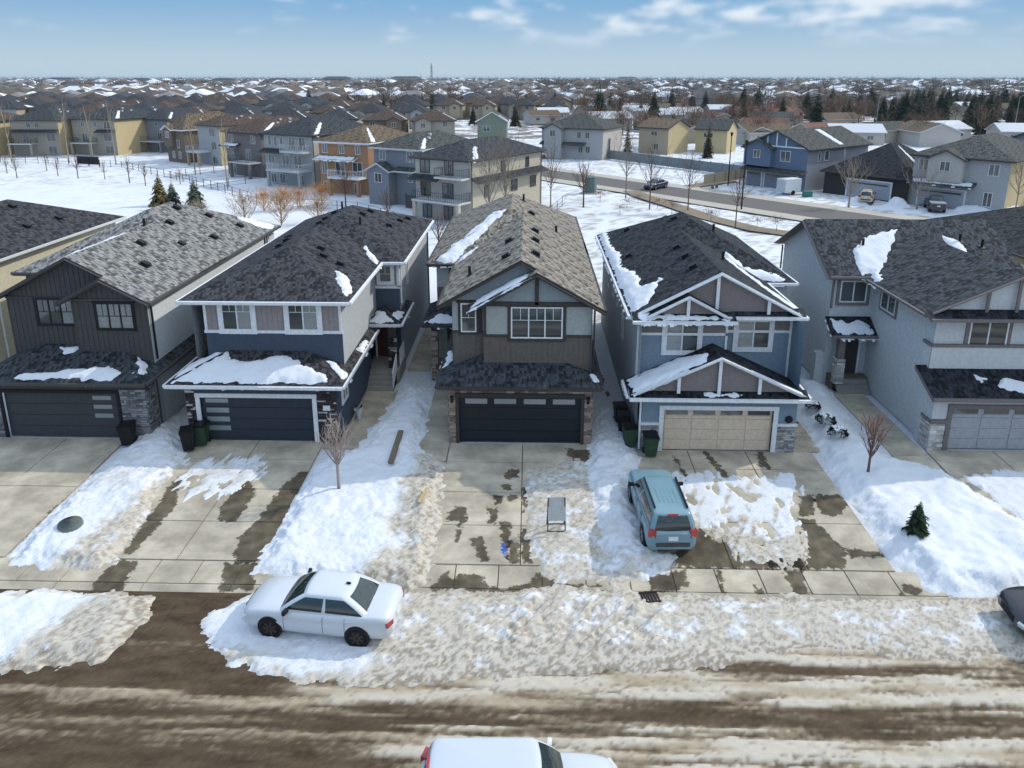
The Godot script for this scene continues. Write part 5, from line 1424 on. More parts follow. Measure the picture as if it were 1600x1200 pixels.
		for hx in [xa - 0.18, opt.get("pillar", (xa + xd) / 2), wheels[0] + R * 1.15]:
			var sg: Array = catmull(st, hx)
			var yl: float = sg[2]; var hh: float = sg[3] - sg[2]
			m1 = MB.new()
			var last := Vector3.ZERO
			for q in [[0.96, 0.14], [0.995, 0.32], [1.0, 0.55], [0.975, 0.78], [0.93, 0.91]]:
				var p := V(hx, yl + q[1] * hh, s * (sg[1] * q[0] + 0.002))
				if last != Vector3.ZERO: m1.beam(last, p, 0.012, 0.006, V(0, 0, 1))
				last = p
			part(m1, "door_seam", M.black, o)
	var pl := MB.new()
	pl.box(V(x0 - 0.005, opt.get("plate", rr2[3] - 0.28), 0), V(0.03, 0.16, 0.34))
	part(pl, "license_plate", M.white, o)
	var gr := MB.new()
	for k in 3: gr.box(V(x1 + 0.004, f[2] + 0.18 + k * 0.09, 0), V(0.03, 0.045, f[1] * 1.0))
	part(gr, "grille", M.black, o)

func sedan(o: Node3D, body: Material, opt := {}) -> void:
	car(o, [[-2.40, 0.62, 0.42, 0.86], [-2.34, 0.76, 0.30, 0.98], [-2.1, 0.86, 0.24, 1.04], [-1.5, 0.905, 0.22, 1.03], [-0.6, 0.91, 0.20, 0.98], [0.6, 0.91, 0.20, 0.96], [1.2, 0.90, 0.20, 0.95], [1.75, 0.88, 0.21, 0.90], [2.1, 0.84, 0.22, 0.81], [2.30, 0.74, 0.26, 0.72], [2.40, 0.58, 0.36, 0.62]],
		[1.12, 0.36, -0.98, -1.72, 0.955, 1.46, 0.80, 0.60], [-1.37, 1.40], body, opt)
	var a := MB.new()
	a.box(V(-0.85, 1.5, 0), V(0.14, 0.05, 0.04))
	part(a, "antenna", M.black, o)

func suv(o: Node3D, body: Material, opt := {}) -> void:
	opt.merge({"box": true, "tail": 1.02, "tail_h": 0.26, "plate": 0.86, "radius": 0.36, "pillar": -0.05})
	car(o, [[-2.30, 0.74, 0.44, 1.02], [-2.24, 0.82, 0.36, 1.10], [-2.0, 0.885, 0.30, 1.12], [-1.2, 0.90, 0.28, 1.10], [0.6, 0.90, 0.28, 1.08], [1.15, 0.895, 0.28, 1.08], [1.8, 0.875, 0.30, 1.03], [2.12, 0.82, 0.32, 0.96], [2.26, 0.72, 0.38, 0.84], [2.31, 0.64, 0.46, 0.74]],
		[1.02, 0.42, -2.02, -2.2, 1.09, 1.70, 0.82, 0.66], [-1.38, 1.40], body, opt)
	for s in ([] if opt.has("plain") else [-1, 1]):
		var r := MB.new()
		r.beam(V(-1.75, 1.745, s * 0.58), V(0.2, 1.76, s * 0.60), 0.06, 0.06)
		part(r, "roof_rail", M.black, o)
	for k in (0 if opt.has("plain") else 5):
		var q := MB.new()
		q.box(V(-0.95, 1.722, -0.32 + k * 0.16), V(0.9, 0.015, 0.03))
		part(q, "roof_rib", body, o)
	var q2 := MB.new()
	q2.box(V(-2.29, 0.62, 0), V(0.06, 0.16, 1.2))
	part(q2, "rear_bumper_step", M.charcoal, o)
	q2 = MB.new()
	q2.box(V(-2.07, 1.66, 0), V(0.06, 0.05, 0.36))
	part(q2, "brake_light", M.taillight, o)

func pickup(o: Node3D, body: Material) -> void:
	car(o, [[-2.8, 0.80, 0.50, 1.05], [-2.74, 0.90, 0.42, 1.14], [-1.6, 0.94, 0.38, 1.14], [0.4, 0.94, 0.38, 1.14], [1.7, 0.93, 0.38, 1.14], [2.4, 0.90, 0.40, 1.10], [2.7, 0.82, 0.45, 1.0], [2.78, 0.74, 0.55, 0.85]],
		[1.25, 0.6, -0.75, -0.95, 1.12, 1.82, 0.86, 0.70], [-1.7, 1.75], body, {"box": true, "radius": 0.42, "pillar": 0.1})
	var c := MB.new()
	c.box(V(-1.85, 1.2, 0), V(1.75, 0.08, 1.72))
	part(c, "bed_cover", M.offwhite, o)

func make_vehicles() -> void:
	glass("carglass", 0.02, 0.032, 0.032, 0.03); glass("lampglass", 0.55, 0.56, 0.56, 0.1); glass("taillight", 0.32, 0.015, 0.02, 0.15)
	mat("rubber", 0.02, 0.02, 0.021, 0.9); mat("rust", 0.09, 0.06, 0.045, 0.9)
	var o := thing("parked_car", "white four-door sedan parked on the snow beside the street", "car", V(-6.35, -0.24, -18.86), PI - 0.116)
	sedan(o, paint(0.55, 0.58, 0.61), {"rim": M.rust, "mirror": M.black})
	o = thing("parked_suv", "light blue sport utility vehicle parked on the slate house's driveway", "suv", V(5.02, -0.13, -24.25), PI / 2 + 0.035)
	suv(o, paint(0.15, 0.265, 0.315, 0.35))
	o = thing("parked_van", "white van cut off by the bottom edge on the street", "van", V(-0.15, -0.3, -12.8), 0.03)
	suv(o, paint(0.50, 0.54, 0.58), {"mirror": M.white, "radius": 0.34, "plain": true})
	o = thing("parked_car", "black car with only its front in view at the right edge", "car", V(17.35, -0.24, -18.95), PI - 0.12)
	sedan(o, paint(0.012, 0.013, 0.018))
	o = thing("moving_car", "dark blue car on the road behind the houses", "car", V(19.0, 0.12, -108.2), PI + 0.85)
	sedan(o, paint(0.02, 0.03, 0.07))
	o = thing("parked_suv", "beige sport utility vehicle on the dark bungalow's driveway", "suv", V(45.6, 0.06, -97.3), PI / 2 - 0.5)
	suv(o, paint(0.50, 0.42, 0.30))
	o = thing("pickup_truck", "dark pickup truck with pale bed cover before the grey house", "truck", V(51.6, 0.06, -91.6), PI / 2 - 0.35)
	pickup(o, paint(0.03, 0.03, 0.032))
	o = thing("parked_car", "white car beside the pale duplex far behind the middle house", "car", V(1.2, 0.1, -151.0), 0.3)
	sedan(o, paint(0.6, 0.6, 0.6))

# ---------- small things ----------
func bin_shape(o: Node3D, m: Material) -> void:
	var b := MB.new()
	var lo := [V(-0.22, 0.08, 0.24), V(0.22, 0.08, 0.24), V(0.22, 0.08, -0.22), V(-0.22, 0.08, -0.22)]
	var hi := [V(-0.30, 1.0, 0.36), V(0.30, 1.0, 0.36), V(0.30, 1.0, -0.34), V(-0.30, 1.0, -0.34)]
	for i in 4: b.quad(lo[i], lo[(i + 1) % 4], hi[(i + 1) % 4], hi[i])
	b.quad(lo[3], lo[2], lo[1], lo[0])
	b.box(V(0, 0.97, 0.37), V(0.62, 0.06, 0.04)); b.box(V(0, 0.55, 0.31), V(0.3, 0.22, 0.02))
	part(b, "body", m, o)
	b = MB.new()
	b.box(V(0, 1.03, 0.0), V(0.64, 0.05, 0.76)); b.box(V(0, 1.07, 0.02), V(0.46, 0.04, 0.5))
	part(b, "lid", M.black, o)
	b = MB.new()
	b.beam(V(-0.25, 1.0, -0.42), V(0.25, 1.0, -0.42), 0.05, 0.05)
	part(b, "handle", M.black, o)
	for s in [-1, 1]:
		b = MB.new()
		b.tube(V(s * 0.2, 0.14, -0.3), V(s * 0.27, 0.14, -0.3), 0.14, 0.14, 14, true)
		part(b, "wheel", M.rubber, o)

func bare_tree(called: String, tall: float, seedv: int, trunk: float, spread: float, col: Color, m: Material, tips := Color(0, 0, 0, 0), levels := 3, count := 11) -> ArrayMesh:
	var r := RandomNumberGenerator.new()
	r.seed = seedv
	var b := MB.new()
	b.col = col
	var stack := []
	var rad := (tall * 0.013 + 0.012) * (0.55 if tall > 7.0 else 1.0)
	b.tube(Vector3.ZERO, V(0, tall * trunk, 0), rad * 1.25, rad, 7)
	b.tube(V(0, tall * trunk, 0), V(r.randf_range(-0.05, 0.05) * tall, tall * 0.97, 0), rad, rad * 0.2, 5)
	for i in count:
		var f := float(i) / count
		var a := i * 2.4 + r.randf() * 0.6
		var y := tall * (trunk + (0.72 - trunk) * f * f)
		var up := lerpf(1.1, 2.4, f) * r.randf_range(0.8, 1.3) / spread
		stack.append([V(0, y, 0), V(cos(a), up, sin(a)).normalized(), (tall * 0.95 - y) * r.randf_range(0.5, 0.85) * lerpf(0.8, 1.0, f), rad * 0.55, 1])
	while stack.size():
		var s: Array = stack.pop_back()
		var p: Vector3 = s[0]; var d: Vector3 = s[1]; var len: float = s[2]
		var k := 3
		for i in k:
			var q := p + d * len / k
			b.col = col if tips.a == 0.0 or s[4] < levels else tips
			b.tube(p, q, s[3] * (1.0 - 0.28 * i), s[3] * (1.0 - 0.28 * (i + 1)), 4 if s[4] < 3 else 3)
			p = q
			d = (d + V(r.randf_range(-0.16, 0.16), r.randf_range(0.02, 0.16), r.randf_range(-0.16, 0.16))).normalized()
			if s[4] < levels:
				for t in (2 if s[4] == 1 else 1):
					var nd := (d + V(r.randf_range(-0.8, 0.8), r.randf_range(-0.1, 0.6), r.randf_range(-0.8, 0.8))).normalized()
					stack.append([p, nd, len * r.randf_range(0.35, 0.6), maxf(s[3] * 0.45, 0.0035 + tall * 0.0006), s[4] + 1])
	return b.mesh()

func spruce_mesh(tall: float, width: float, seedv: int, whorls: int, per: int, col: Color) -> ArrayMesh:
	var r := RandomNumberGenerator.new()
	r.seed = seedv
	var b := MB.new()
	for w in whorls:
		var f := float(w) / whorls
		var y := tall * (0.05 + 0.93 * f)
		var rad := width * pow(1.0 - f, 0.85) * r.randf_range(0.8, 1.12) + width * 0.04
		for i in per:
			var a := TAU * i / per + w * 1.3 + r.randf() * 0.5
			var rr := rad * r.randf_range(0.7, 1.15)
			var dir := V(cos(a), 0, sin(a)); var side := V(-sin(a), 0, cos(a))
			var root := V(0, y + rr * 0.10, 0)
			var tip := V(0, y - rr * r.randf_range(0.12, 0.34), 0) + dir * rr
			var mid := root.lerp(tip, 0.55) + V(0, rr * 0.07, 0)
			b.col = col * r.randf_range(0.6, 1.45)
			b.col.a = 1.0
			var ww := rr * r.randf_range(0.24, 0.36)
			b.tri(root, mid - side * ww, mid + V(0, rr * 0.06, 0)); b.tri(root, mid + V(0, rr * 0.06, 0), mid + side * ww)
			b.tri(mid - side * ww, tip, mid + V(0, rr * 0.06, 0)); b.tri(mid + V(0, rr * 0.06, 0), tip, mid + side * ww)
			for k in 3:   # hanging twigs
				var p := root.lerp(tip, r.randf_range(0.35, 0.9))
				b.col = col * r.randf_range(0.5, 1.3)
				b.col.a = 1.0
				var e := p + side * ww * r.randf_range(-1.6, 1.6) + dir * rr * 0.12 - V(0, rr * r.randf_range(0.08, 0.22), 0)
				b.tri(p - dir * rr * 0.06, e, p + dir * rr * 0.1)
	b.tri(V(-0.04 * width, tall * 0.93, 0), V(0.04 * width, tall * 0.93, 0), V(0, tall, 0))
	return b.mesh()

func trunk_mesh(tall: float, rad: float) -> ArrayMesh:
	var b := MB.new()
	b.col = Color(0.10, 0.075, 0.055)
	b.tube(Vector3.ZERO, V(0, tall, 0), rad, rad * 0.15, 6)
	return b.mesh()

func spruce(called: String, label: String, at: Vector3, tall: float, width: float, seedv: int, col: Color, group := "", whorls := 22, per := 9) -> Node3D:
	var o := thing(called, label, "tree", at, 0.0, group)
	inst("trunk", trunk_mesh(tall * 0.9, tall * 0.022), M.barkv, o)
	inst("crown", spruce_mesh(tall, width, seedv, whorls, per, col), M.leafv, o)
	return o

func tree(called: String, label: String, at: Vector3, tall: float, seedv: int, col: Color, group := "", trunk := 0.3, spread := 1.0, tips := Color(0, 0, 0, 0), levels := 3, count := 11) -> Node3D:
	var o := thing(called, label, "tree", at, 0.0, group)
	inst("trunk", trunk_mesh(tall * trunk, (tall * 0.018 + 0.014) * (0.5 if tall > 7.0 else 1.0)), M.barkv, o)
	inst("crown", bare_tree(called, tall, seedv, trunk, spread, col, M.barkv, tips, levels, count), M.barkv, o)
	return o

func shrub_round(label: String, at: Vector3, r0: float, seedv: int) -> void:
	var o := thing("shrub", label, "shrub", at, 0.0, "dark rounded shrubs in a row")
	var r := RandomNumberGenerator.new()
	r.seed = seedv
	var b := MB.new()
	for i in 420:
		var d := V(r.randf_range(-1, 1), r.randf_range(-0.1, 1), r.randf_range(-1, 1)).normalized()
		var p := d * r0 * r.randf_range(0.75, 1.05)
		p.y *= 0.72
		b.col = Color(0.02, 0.024, 0.018) * r.randf_range(0.6, 1.8)
		b.col.a = 1.0
		var s := V(r.randf_range(-1, 1), r.randf_range(-1, 1), r.randf_range(-1, 1)).normalized() * 0.06
		b.tri(p - s, p + d * 0.07, p + s)
	part(b, "foliage", M.leafv, o)
	b = MB.new()
	b.col = Color(0.84, 0.85, 0.87)
	for i in 30:
		var d := V(r.randf_range(-0.7, 0.7), 1, r.randf_range(-0.7, 0.7)).normalized()
		var p := d * r0
		p.y = p.y * 0.72 + 0.03
		b.box(p, V(0.09, 0.04, 0.08), Basis(V(r.randf(), r.randf(), 1).normalized(), r.randf() * 0.7))
	part(b, "snow_cap", M.leafv, o)

func make_props() -> void:
	# wheeled bins
	var spots := [["black wheeled bin beside the charcoal house's stone pillar", V(-18.35, 0.0, -29.35), 0.2, M.black], ["black wheeled bin by the navy house's left stone pillar", V(-15.35, 0.0, -28.95), 0.35, M.black],
		["green wheeled bin behind the black one at the navy house", V(-14.98, 0.0, -29.45), 0.1, M.green], ["black wheeled bin farthest back beside the slate house", V(4.45, 0.0, -31.9), 0.1, M.black], ["black wheeled bin in the middle beside the slate house", V(4.5, 0.0, -30.9), -0.1, M.black],
		["green wheeled bin at the corner left of the slate house's stone", V(4.62, 0.0, -29.75), 0.1, M.green], ["green wheeled bin standing in front of the slate house's left stone pillar", V(5.45, -0.02, -29.0), 0.05, M.green]]
	for s in spots:
		var o := thing("wheeled_bin", s[0], "bin", s[1], s[2], "wheeled waste bins by the garages")
		bin_shape(o, s[3])
	# the blank grey board on a stand, set in the dirty snow of the middle driveway
	var o := thing("sign_board", "blank grey board on a low stand in the snow of the middle driveway", "sign", V(1.08, -0.16, -23.6), 0.05)
	var b := MB.new()
	mat("signgrey", 0.52, 0.525, 0.51, 0.6)
	b.box(V(0, 0.92, 0), V(0.66, 0.86, 0.04), Basis(Vector3.RIGHT, -0.35))
	part(b, "panel", M.signgrey, o)
	for s in [-1, 1]:
		b = MB.new()
		b.beam(V(s * 0.33, 0.0, 0.08), V(s * 0.31, 1.36, -0.06), 0.04, 0.03)
		part(b, "leg", M.charcoal, o)
		b = MB.new()
		b.beam(V(s * 0.33, 0.0, -0.35), V(s * 0.31, 1.3, -0.09), 0.04, 0.03)
		part(b, "leg", M.charcoal, o)
	b = MB.new()
	b.beam(V(-0.32, 0.32, 0.05), V(0.32, 0.32, 0.05), 0.03, 0.04)
	part(b, "crossbar", M.charcoal, o)
	b = MB.new()
	b.beam(V(-0.34, 0.03, 0.1), V(0.34, 0.03, 0.1), 0.04, 0.04)
	part(b, "crossbar", M.charcoal, o)
	# lumber
	o = part(mbeam(V(-5.95, 0.36, -30.3), V(-5.9, 0.34, -27.5), 0.24, 0.1), "lumber", M.rawwood)
	tag(o, "long weathered beam lying in the snow left of the middle driveway", "lumber")
	o = part(mbeam(V(-4.05, 0.32, -25.6), V(-4.25, 0.3, -24.6), 0.14, 0.06), "lumber", M.osb)
	tag(o, "short yellow board lying on dirty snow beside the middle driveway", "lumber")
	# a green utility cover in the snow of the left yard
	o = thing("utility_cover", "green domed utility cover in the snow between two left driveways", "cover", V(-17.15, 0.08, -23.1))
	b = MB.new()
	b.tube(V(0, 0, 0), V(0, 0.16, 0), 0.44, 0.40, 18); b.tube(V(0, 0.16, 0), V(0, 0.24, 0), 0.40, 0.24, 18); b.tube(V(0, 0.24, 0), V(0, 0.26, 0), 0.24, 0.02, 18)
	mat("cover", 0.16, 0.20, 0.19, 0.6)
	part(b, "dome", M.cover, o)
	b = MB.new()
	b.box(V(0, 0.25, 0.05), V(0.12, 0.04, 0.1))
	part(b, "latch", M.charcoal, o)
	# iron grate in the gutter
	o = thing("drain_grate", "rusty iron drain grate at the kerb right of the middle driveway", "grate", V(4.05, -0.34, -20.2), 0.15)
	mat("rustiron", 0.035, 0.018, 0.018, 0.8)
	for k in 6:
		b = MB.new()
		b.box(V(-0.26 + k * 0.105, 0.1, 0), V(0.05, 0.04, 0.44))
		part(b, "bar", M.rustiron, o)
	b = MB.new()
	for s in [-1, 1]: b.box(V(0, 0.095, s * 0.23), V(0.62, 0.04, 0.06))
	part(b, "frame", M.rustiron, o)
	# urn by the navy house's walk
	o = thing("planter", "pale urn beside the walk at the navy house's right wall", "planter", V(-8.4, 0.0, -32.3))
	b = MB.new()
	b.tube(V(0, 0, 0), V(0, 0.12, 0), 0.16, 0.1, 12); b.tube(V(0, 0.12, 0), V(0, 0.5, 0), 0.1, 0.24, 12, true)
	part(b, "urn", M.stucco, o)
	b = MB.new()
	b.col = Color(0.05, 0.04, 0.03)
	for k in 40: b.tri(V(0, 0.5, 0), V(sin(k * 2.1) * 0.2, 0.62 + 0.1 * sin(k * 1.7), cos(k * 2.1) * 0.2), V(sin(k * 2.1 + 0.2) * 0.2, 0.58, cos(k * 2.1 + 0.2) * 0.2))
	part(b, "dead_flowers", M.leafv, o)
	# gas meter and hose clutter in the gap between the middle and slate houses
	o = thing("debris_pile", "dark heap of clutter between the middle and slate houses", "clutter", V(3.6, 0.0, -37.5))
	var r := RandomNumberGenerator.new()
	r.seed = 4
	for k in 16:
		b = MB.new()
		var p := V(r.randf_range(-0.5, 0.6), r.randf_range(0.06, 0.5), r.randf_range(-2.2, 2.2))
		b.beam(p, p + V(r.randf_range(-0.5, 0.5), r.randf_range(-0.1, 0.2), r.randf_range(-0.7, 0.7)), 0.13, 0.11)
		part(b, "log", M.rawwood, o)
	for s in [["lowest of the dark rounded shrubs right of the slate house, nearest the street", V(14.25, 0.5, -30.3), 0.42, 61], ["middle one of the dark rounded shrubs right of the slate house", V(14.2, 0.5, -31.6), 0.44, 62], ["smallest dark rounded shrub right of the slate house, farthest back", V(14.2, 0.45, -33.2), 0.34, 63]]:
		shrub_round(s[0], s[1], s[2], s[3])
	tree("young_tree", "leafless young tree with whitish twigs before the navy house", V(-7.69, 0.1, -25.75), 3.4, 101, Color(0.34, 0.28, 0.25), "", 0.32, 0.75, Color(0.55, 0.46, 0.41), 3, 20)
	tree("young_tree", "leafless young tree with reddish tips in the yard right of the slate house", V(14.35, 0.15, -27.4), 2.9, 102, Color(0.16, 0.10, 0.085), "", 0.25, 0.75, Color(0.38, 0.15, 0.10), 3, 15)
	spruce("spruce_sapling", "small dark spruce sapling in the snowy yard before the pale house", V(14.25, 0.18, -23.3), 1.35, 0.52, 71, Color(0.030, 0.045, 0.026), "", 15, 9)

func mbeam(a: Vector3, b: Vector3, w: float, h: float) -> MB:
	var m := MB.new()
	m.beam(a, b, w, h)
	return m

# ---------- houses farther back ----------
func turned(planes: Array) -> Array:
	var r := []
	for p in planes:
		var q := []
		for e in p: q.append(Vector3(e.z, e.y, -e.x))
		r.append(q)
	return r

# facade centre at (x, z), facing +z before the turn; rows: [height of window centre, [offsets], width, height]
func far_house(label: String, x: float, z: float, turn: float, w: float, d: float, e: float, p: float, rm: Material, fm: Material, sm: Material, rows: Array, opt := {}) -> Node3D:
	var o := thing(opt.get("name", "house"), label, "house", V(x, 0, z), deg_to_rad(turn), opt.get("group", ""))
	var tm: Material = opt.get("trim", M.offwhite)
	var st: String = opt.get("style", "flat")
	wall(o, fm, st, Vector2(-w / 2, 0), Vector2(w / 2, 0), rect(0, w, -0.3, e + 0.02))
	wall(o, sm, st, Vector2(w / 2, 0), Vector2(w / 2, -d), rect(0, d, -0.3, e + 0.02))
	wall(o, sm, st, Vector2(-w / 2, -d), Vector2(-w / 2, 0), rect(0, d, -0.3, e + 0.02))
	wall(o, fm, st, Vector2(w / 2, -d), Vector2(-w / 2, -d), rect(0, w, -0.3, e + 0.02))
	var planes: Array
	if opt.has("gable"):
		planes = hip(-w / 2 - 0.5, w / 2 + 0.5, -d - 0.4, 0.45, e, p, false, false)
		wall(o, opt.get("gm", fm), st, Vector2(-w / 2, 0), Vector2(w / 2, 0), [Vector2(0, e), Vector2(w, e), Vector2(w / 2, e + w / 2 * p + 0.1)], "gable")
		wall(o, fm, st, Vector2(w / 2, -d), Vector2(-w / 2, -d), [Vector2(0, e), Vector2(w, e), Vector2(w / 2, e + w / 2 * p + 0.1)], "gable")
	elif opt.has("side_gable"):
		planes = turned(hip(-0.45, d + 0.45, -w / 2 - 0.4, w / 2 + 0.4, e, p, false, false))
		for s in [-1, 1]:
			var g := MB.new()
			var q := [V(s * w / 2, e, 0), V(s * w / 2, e, -d), V(s * w / 2, e + d / 2 * p + 0.1, -d / 2)]
			if s < 0: q.reverse()
			g.poly(q)
			part(g, "gable", sm, o)
	elif w > d:
		planes = turned(hip(-0.5, d + 0.5, -w / 2 - 0.5, w / 2 + 0.5, e, p))
	else:
		planes = hip(-w / 2 - 0.5, w / 2 + 0.5, -d - 0.5, 0.5, e, p)
	var r := roof(o, planes, rm, opt.get("fascia", M.charcoal), 0.25)
	if opt.has("truss"):
		trim(o, tm, [[V(-w / 2, e + 0.1, 0.12), V(w / 2, e + 0.1, 0.12)], [V(-1.6, e, 0.1), V(-1.6, e + (w / 2 - 1.6) * p, 0.1)], [V(0, e, 0.1), V(0, e + w / 2 * p, 0.1)], [V(1.6, e, 0.1), V(1.6, e + (w / 2 - 1.6) * p, 0.1)]], 0.2, 0.08)
	if opt.has("snow"):
		for s in opt.snow:   # [plane, points along the plane: fractions of its first edge and of its rise]
			var P: Array = planes[s[0]]
			var pts := []
			for f in s[1]:
				var a: Vector3 = P[0].lerp(P[1], f.x); var b: Vector3 = P[-1].lerp(P[2], f.x)
				var q := a.lerp(b, f.y)
				pts.append(Vector2(q.x, q.z))
			roof_snow(o, P, pts, 0.12, 0.22, 0.3)
	if opt.has("skirt"):
		var s: Array = opt.skirt   # [y, x0, x1]
		roof(o, [[V(s[1], s[0], 1.2), V(s[2], s[0], 1.2), V(s[2], s[0] + 0.45, 0.02), V(s[1], s[0] + 0.45, 0.02)]], rm, opt.get("fascia", M.charcoal), 0.2, "skirt_roof")
		if s.size() > 3: roof_snow(o, [V(s[1], s[0], 1.2), V(s[2], s[0], 1.2), V(s[2], s[0] + 0.45, 0.02)], [Vector2(s[1] + 0.2, 1.1), Vector2(s[2] - 0.2, 1.1), Vector2(s[2] - 0.4, 0.2), Vector2(s[1] + 0.5, 0.2)], 0.12, 0.15)
	if opt.has("side_skirt"):   # [y, near end, far end] along the right wall
		var s: Array = opt.side_skirt
		roof(o, [[V(w / 2 + 1.1, s[0], -s[1]), V(w / 2 + 1.1, s[0], -s[2]), V(w / 2 + 0.02, s[0] + 0.45, -s[2]), V(w / 2 + 0.02, s[0] + 0.45, -s[1])]], rm, opt.get("fascia", M.charcoal), 0.2, "skirt_roof")
	if opt.has("spouts"):
		for q in [-0.12, -d + 0.12]: downspout(o, [V(w / 2 + 0.08, e, q), V(w / 2 + 0.08, 0.1, q)], M.charcoal)
	for row in rows:
		for k in row[1]:
			window(o, V(k, row[0], 0), Vector3.BACK, row[2], row[3], tm, null, 2 if row[2] > 0.8 else 1)
	for s in opt.get("side_windows", []):   # on the right side: [distance back, height, width, height]
		window(o, V(w / 2, s[1], -s[0]), Vector3.RIGHT, s[2], s[3], tm, null, 1)
	for s in opt.get("balcony", []):   # [y, x0, x1, depth]
		var b := MB.new()
		b.box(V((s[1] + s[2]) / 2, s[0], s[3] / 2), V(s[2] - s[1], 0.22, s[3]))
		var bo := part(b, "balcony", opt.get("deck", M.offwhite), o)
		railing(bo, V(s[1] + 0.05, s[0] + 0.1, s[3] - 0.06), V(s[2] - 0.05, s[0] + 0.1, s[3] - 0.06), 1.0, opt.get("rail", M.charcoal), 0.3)
		railing(bo, V(s[1] + 0.05, s[0] + 0.1, 0.1), V(s[1] + 0.05, s[0] + 0.1, s[3] - 0.06), 1.0, opt.get("rail", M.charcoal), 0.3)
		railing(bo, V(s[2] - 0.05, s[0] + 0.1, 0.1), V(s[2] - 0.05, s[0] + 0.1, s[3] - 0.06), 1.0, opt.get("rail", M.charcoal), 0.3)
		if not s.size() > 4:
			for px in [s[1] + 0.25, s[2] - 0.25]:
				b = MB.new()
				b.box(V(px, (s[0] - 0.11) / 2 - 0.1, s[3] - 0.3), V(0.42, s[0] - 0.11 + 0.2, 0.42))
				part(b, "post", opt.get("postm", fm), bo)
	for s in opt.get("garage", []):   # [x0, width, height]
		garage_door(o, V(s[0], 0.05, 0.14), s[1], s[2], opt.get("doorm", M.greydoor), 4, [[s[1] * 0.06, s[2] * 0.8, s[1] * 0.88, 0.22]], M.pane, false)
		trim(o, tm, [[V(s[0] - 0.1, 0, 0.08), V(s[0] - 0.1, s[2] + 0.1, 0.08)], [V(s[0] + s[1] + 0.1, 0, 0.08), V(s[0] + s[1] + 0.1, s[2] + 0.1, 0.08)], [V(s[0] - 0.2, s[2] + 0.18, 0.084), V(s[0] + s[1] + 0.2, s[2] + 0.18, 0.084)]], 0.2, 0.1)
	for s in opt.get("bump", []):   # a gabled bay: [x0, x1, depth, y0, y1]
		var c: float = (s[0] + s[1]) / 2; var hw: float = (s[1] - s[0]) / 2
		wall(o, opt.get("bm", fm), st, Vector2(s[0], s[2]), Vector2(s[1], s[2]), [Vector2(0, s[3]), Vector2(hw * 2, s[3]), Vector2(hw * 2, s[4]), Vector2(hw, s[4] + hw * 0.5), Vector2(0, s[4])], "bay_wall")
		wall(o, opt.get("bm", fm), st, Vector2(s[1], s[2]), Vector2(s[1], 0), rect(0, s[2], s[3], s[4]), "bay_wall")
		wall(o, opt.get("bm", fm), st, Vector2(s[0], 0), Vector2(s[0], s[2]), rect(0, s[2], s[3], s[4]), "bay_wall")
		roof(o, hip(s[0] - 0.35, s[1] + 0.35, -hw * 2.0, s[2] + 0.35, s[4] - 0.05, 0.5, false, false), rm, opt.get("fascia", M.charcoal), 0.22, "bay_roof")
		if s[4] - s[3] > 1.6: window(o, V(c, s[4] - 1.0, s[2]), Vector3.BACK, minf(1.2, hw * 1.1), 1.25, tm, null, 2)
	for k in opt.get("vents", 0):
		var P: Array = planes[0]
		var q: Vector3 = P[0].lerp(P[1], 0.3 + 0.13 * k).lerp(P[-1].lerp(P[2], 0.3 + 0.13 * k), 0.55 + 0.2 * (k % 2))
		var b := MB.new()
		b.box(q + V(0, 0.1, 0), V(0.4, 0.3, 0.4))
		part(b, "roof_vent", M.offwhite, o)
	return o

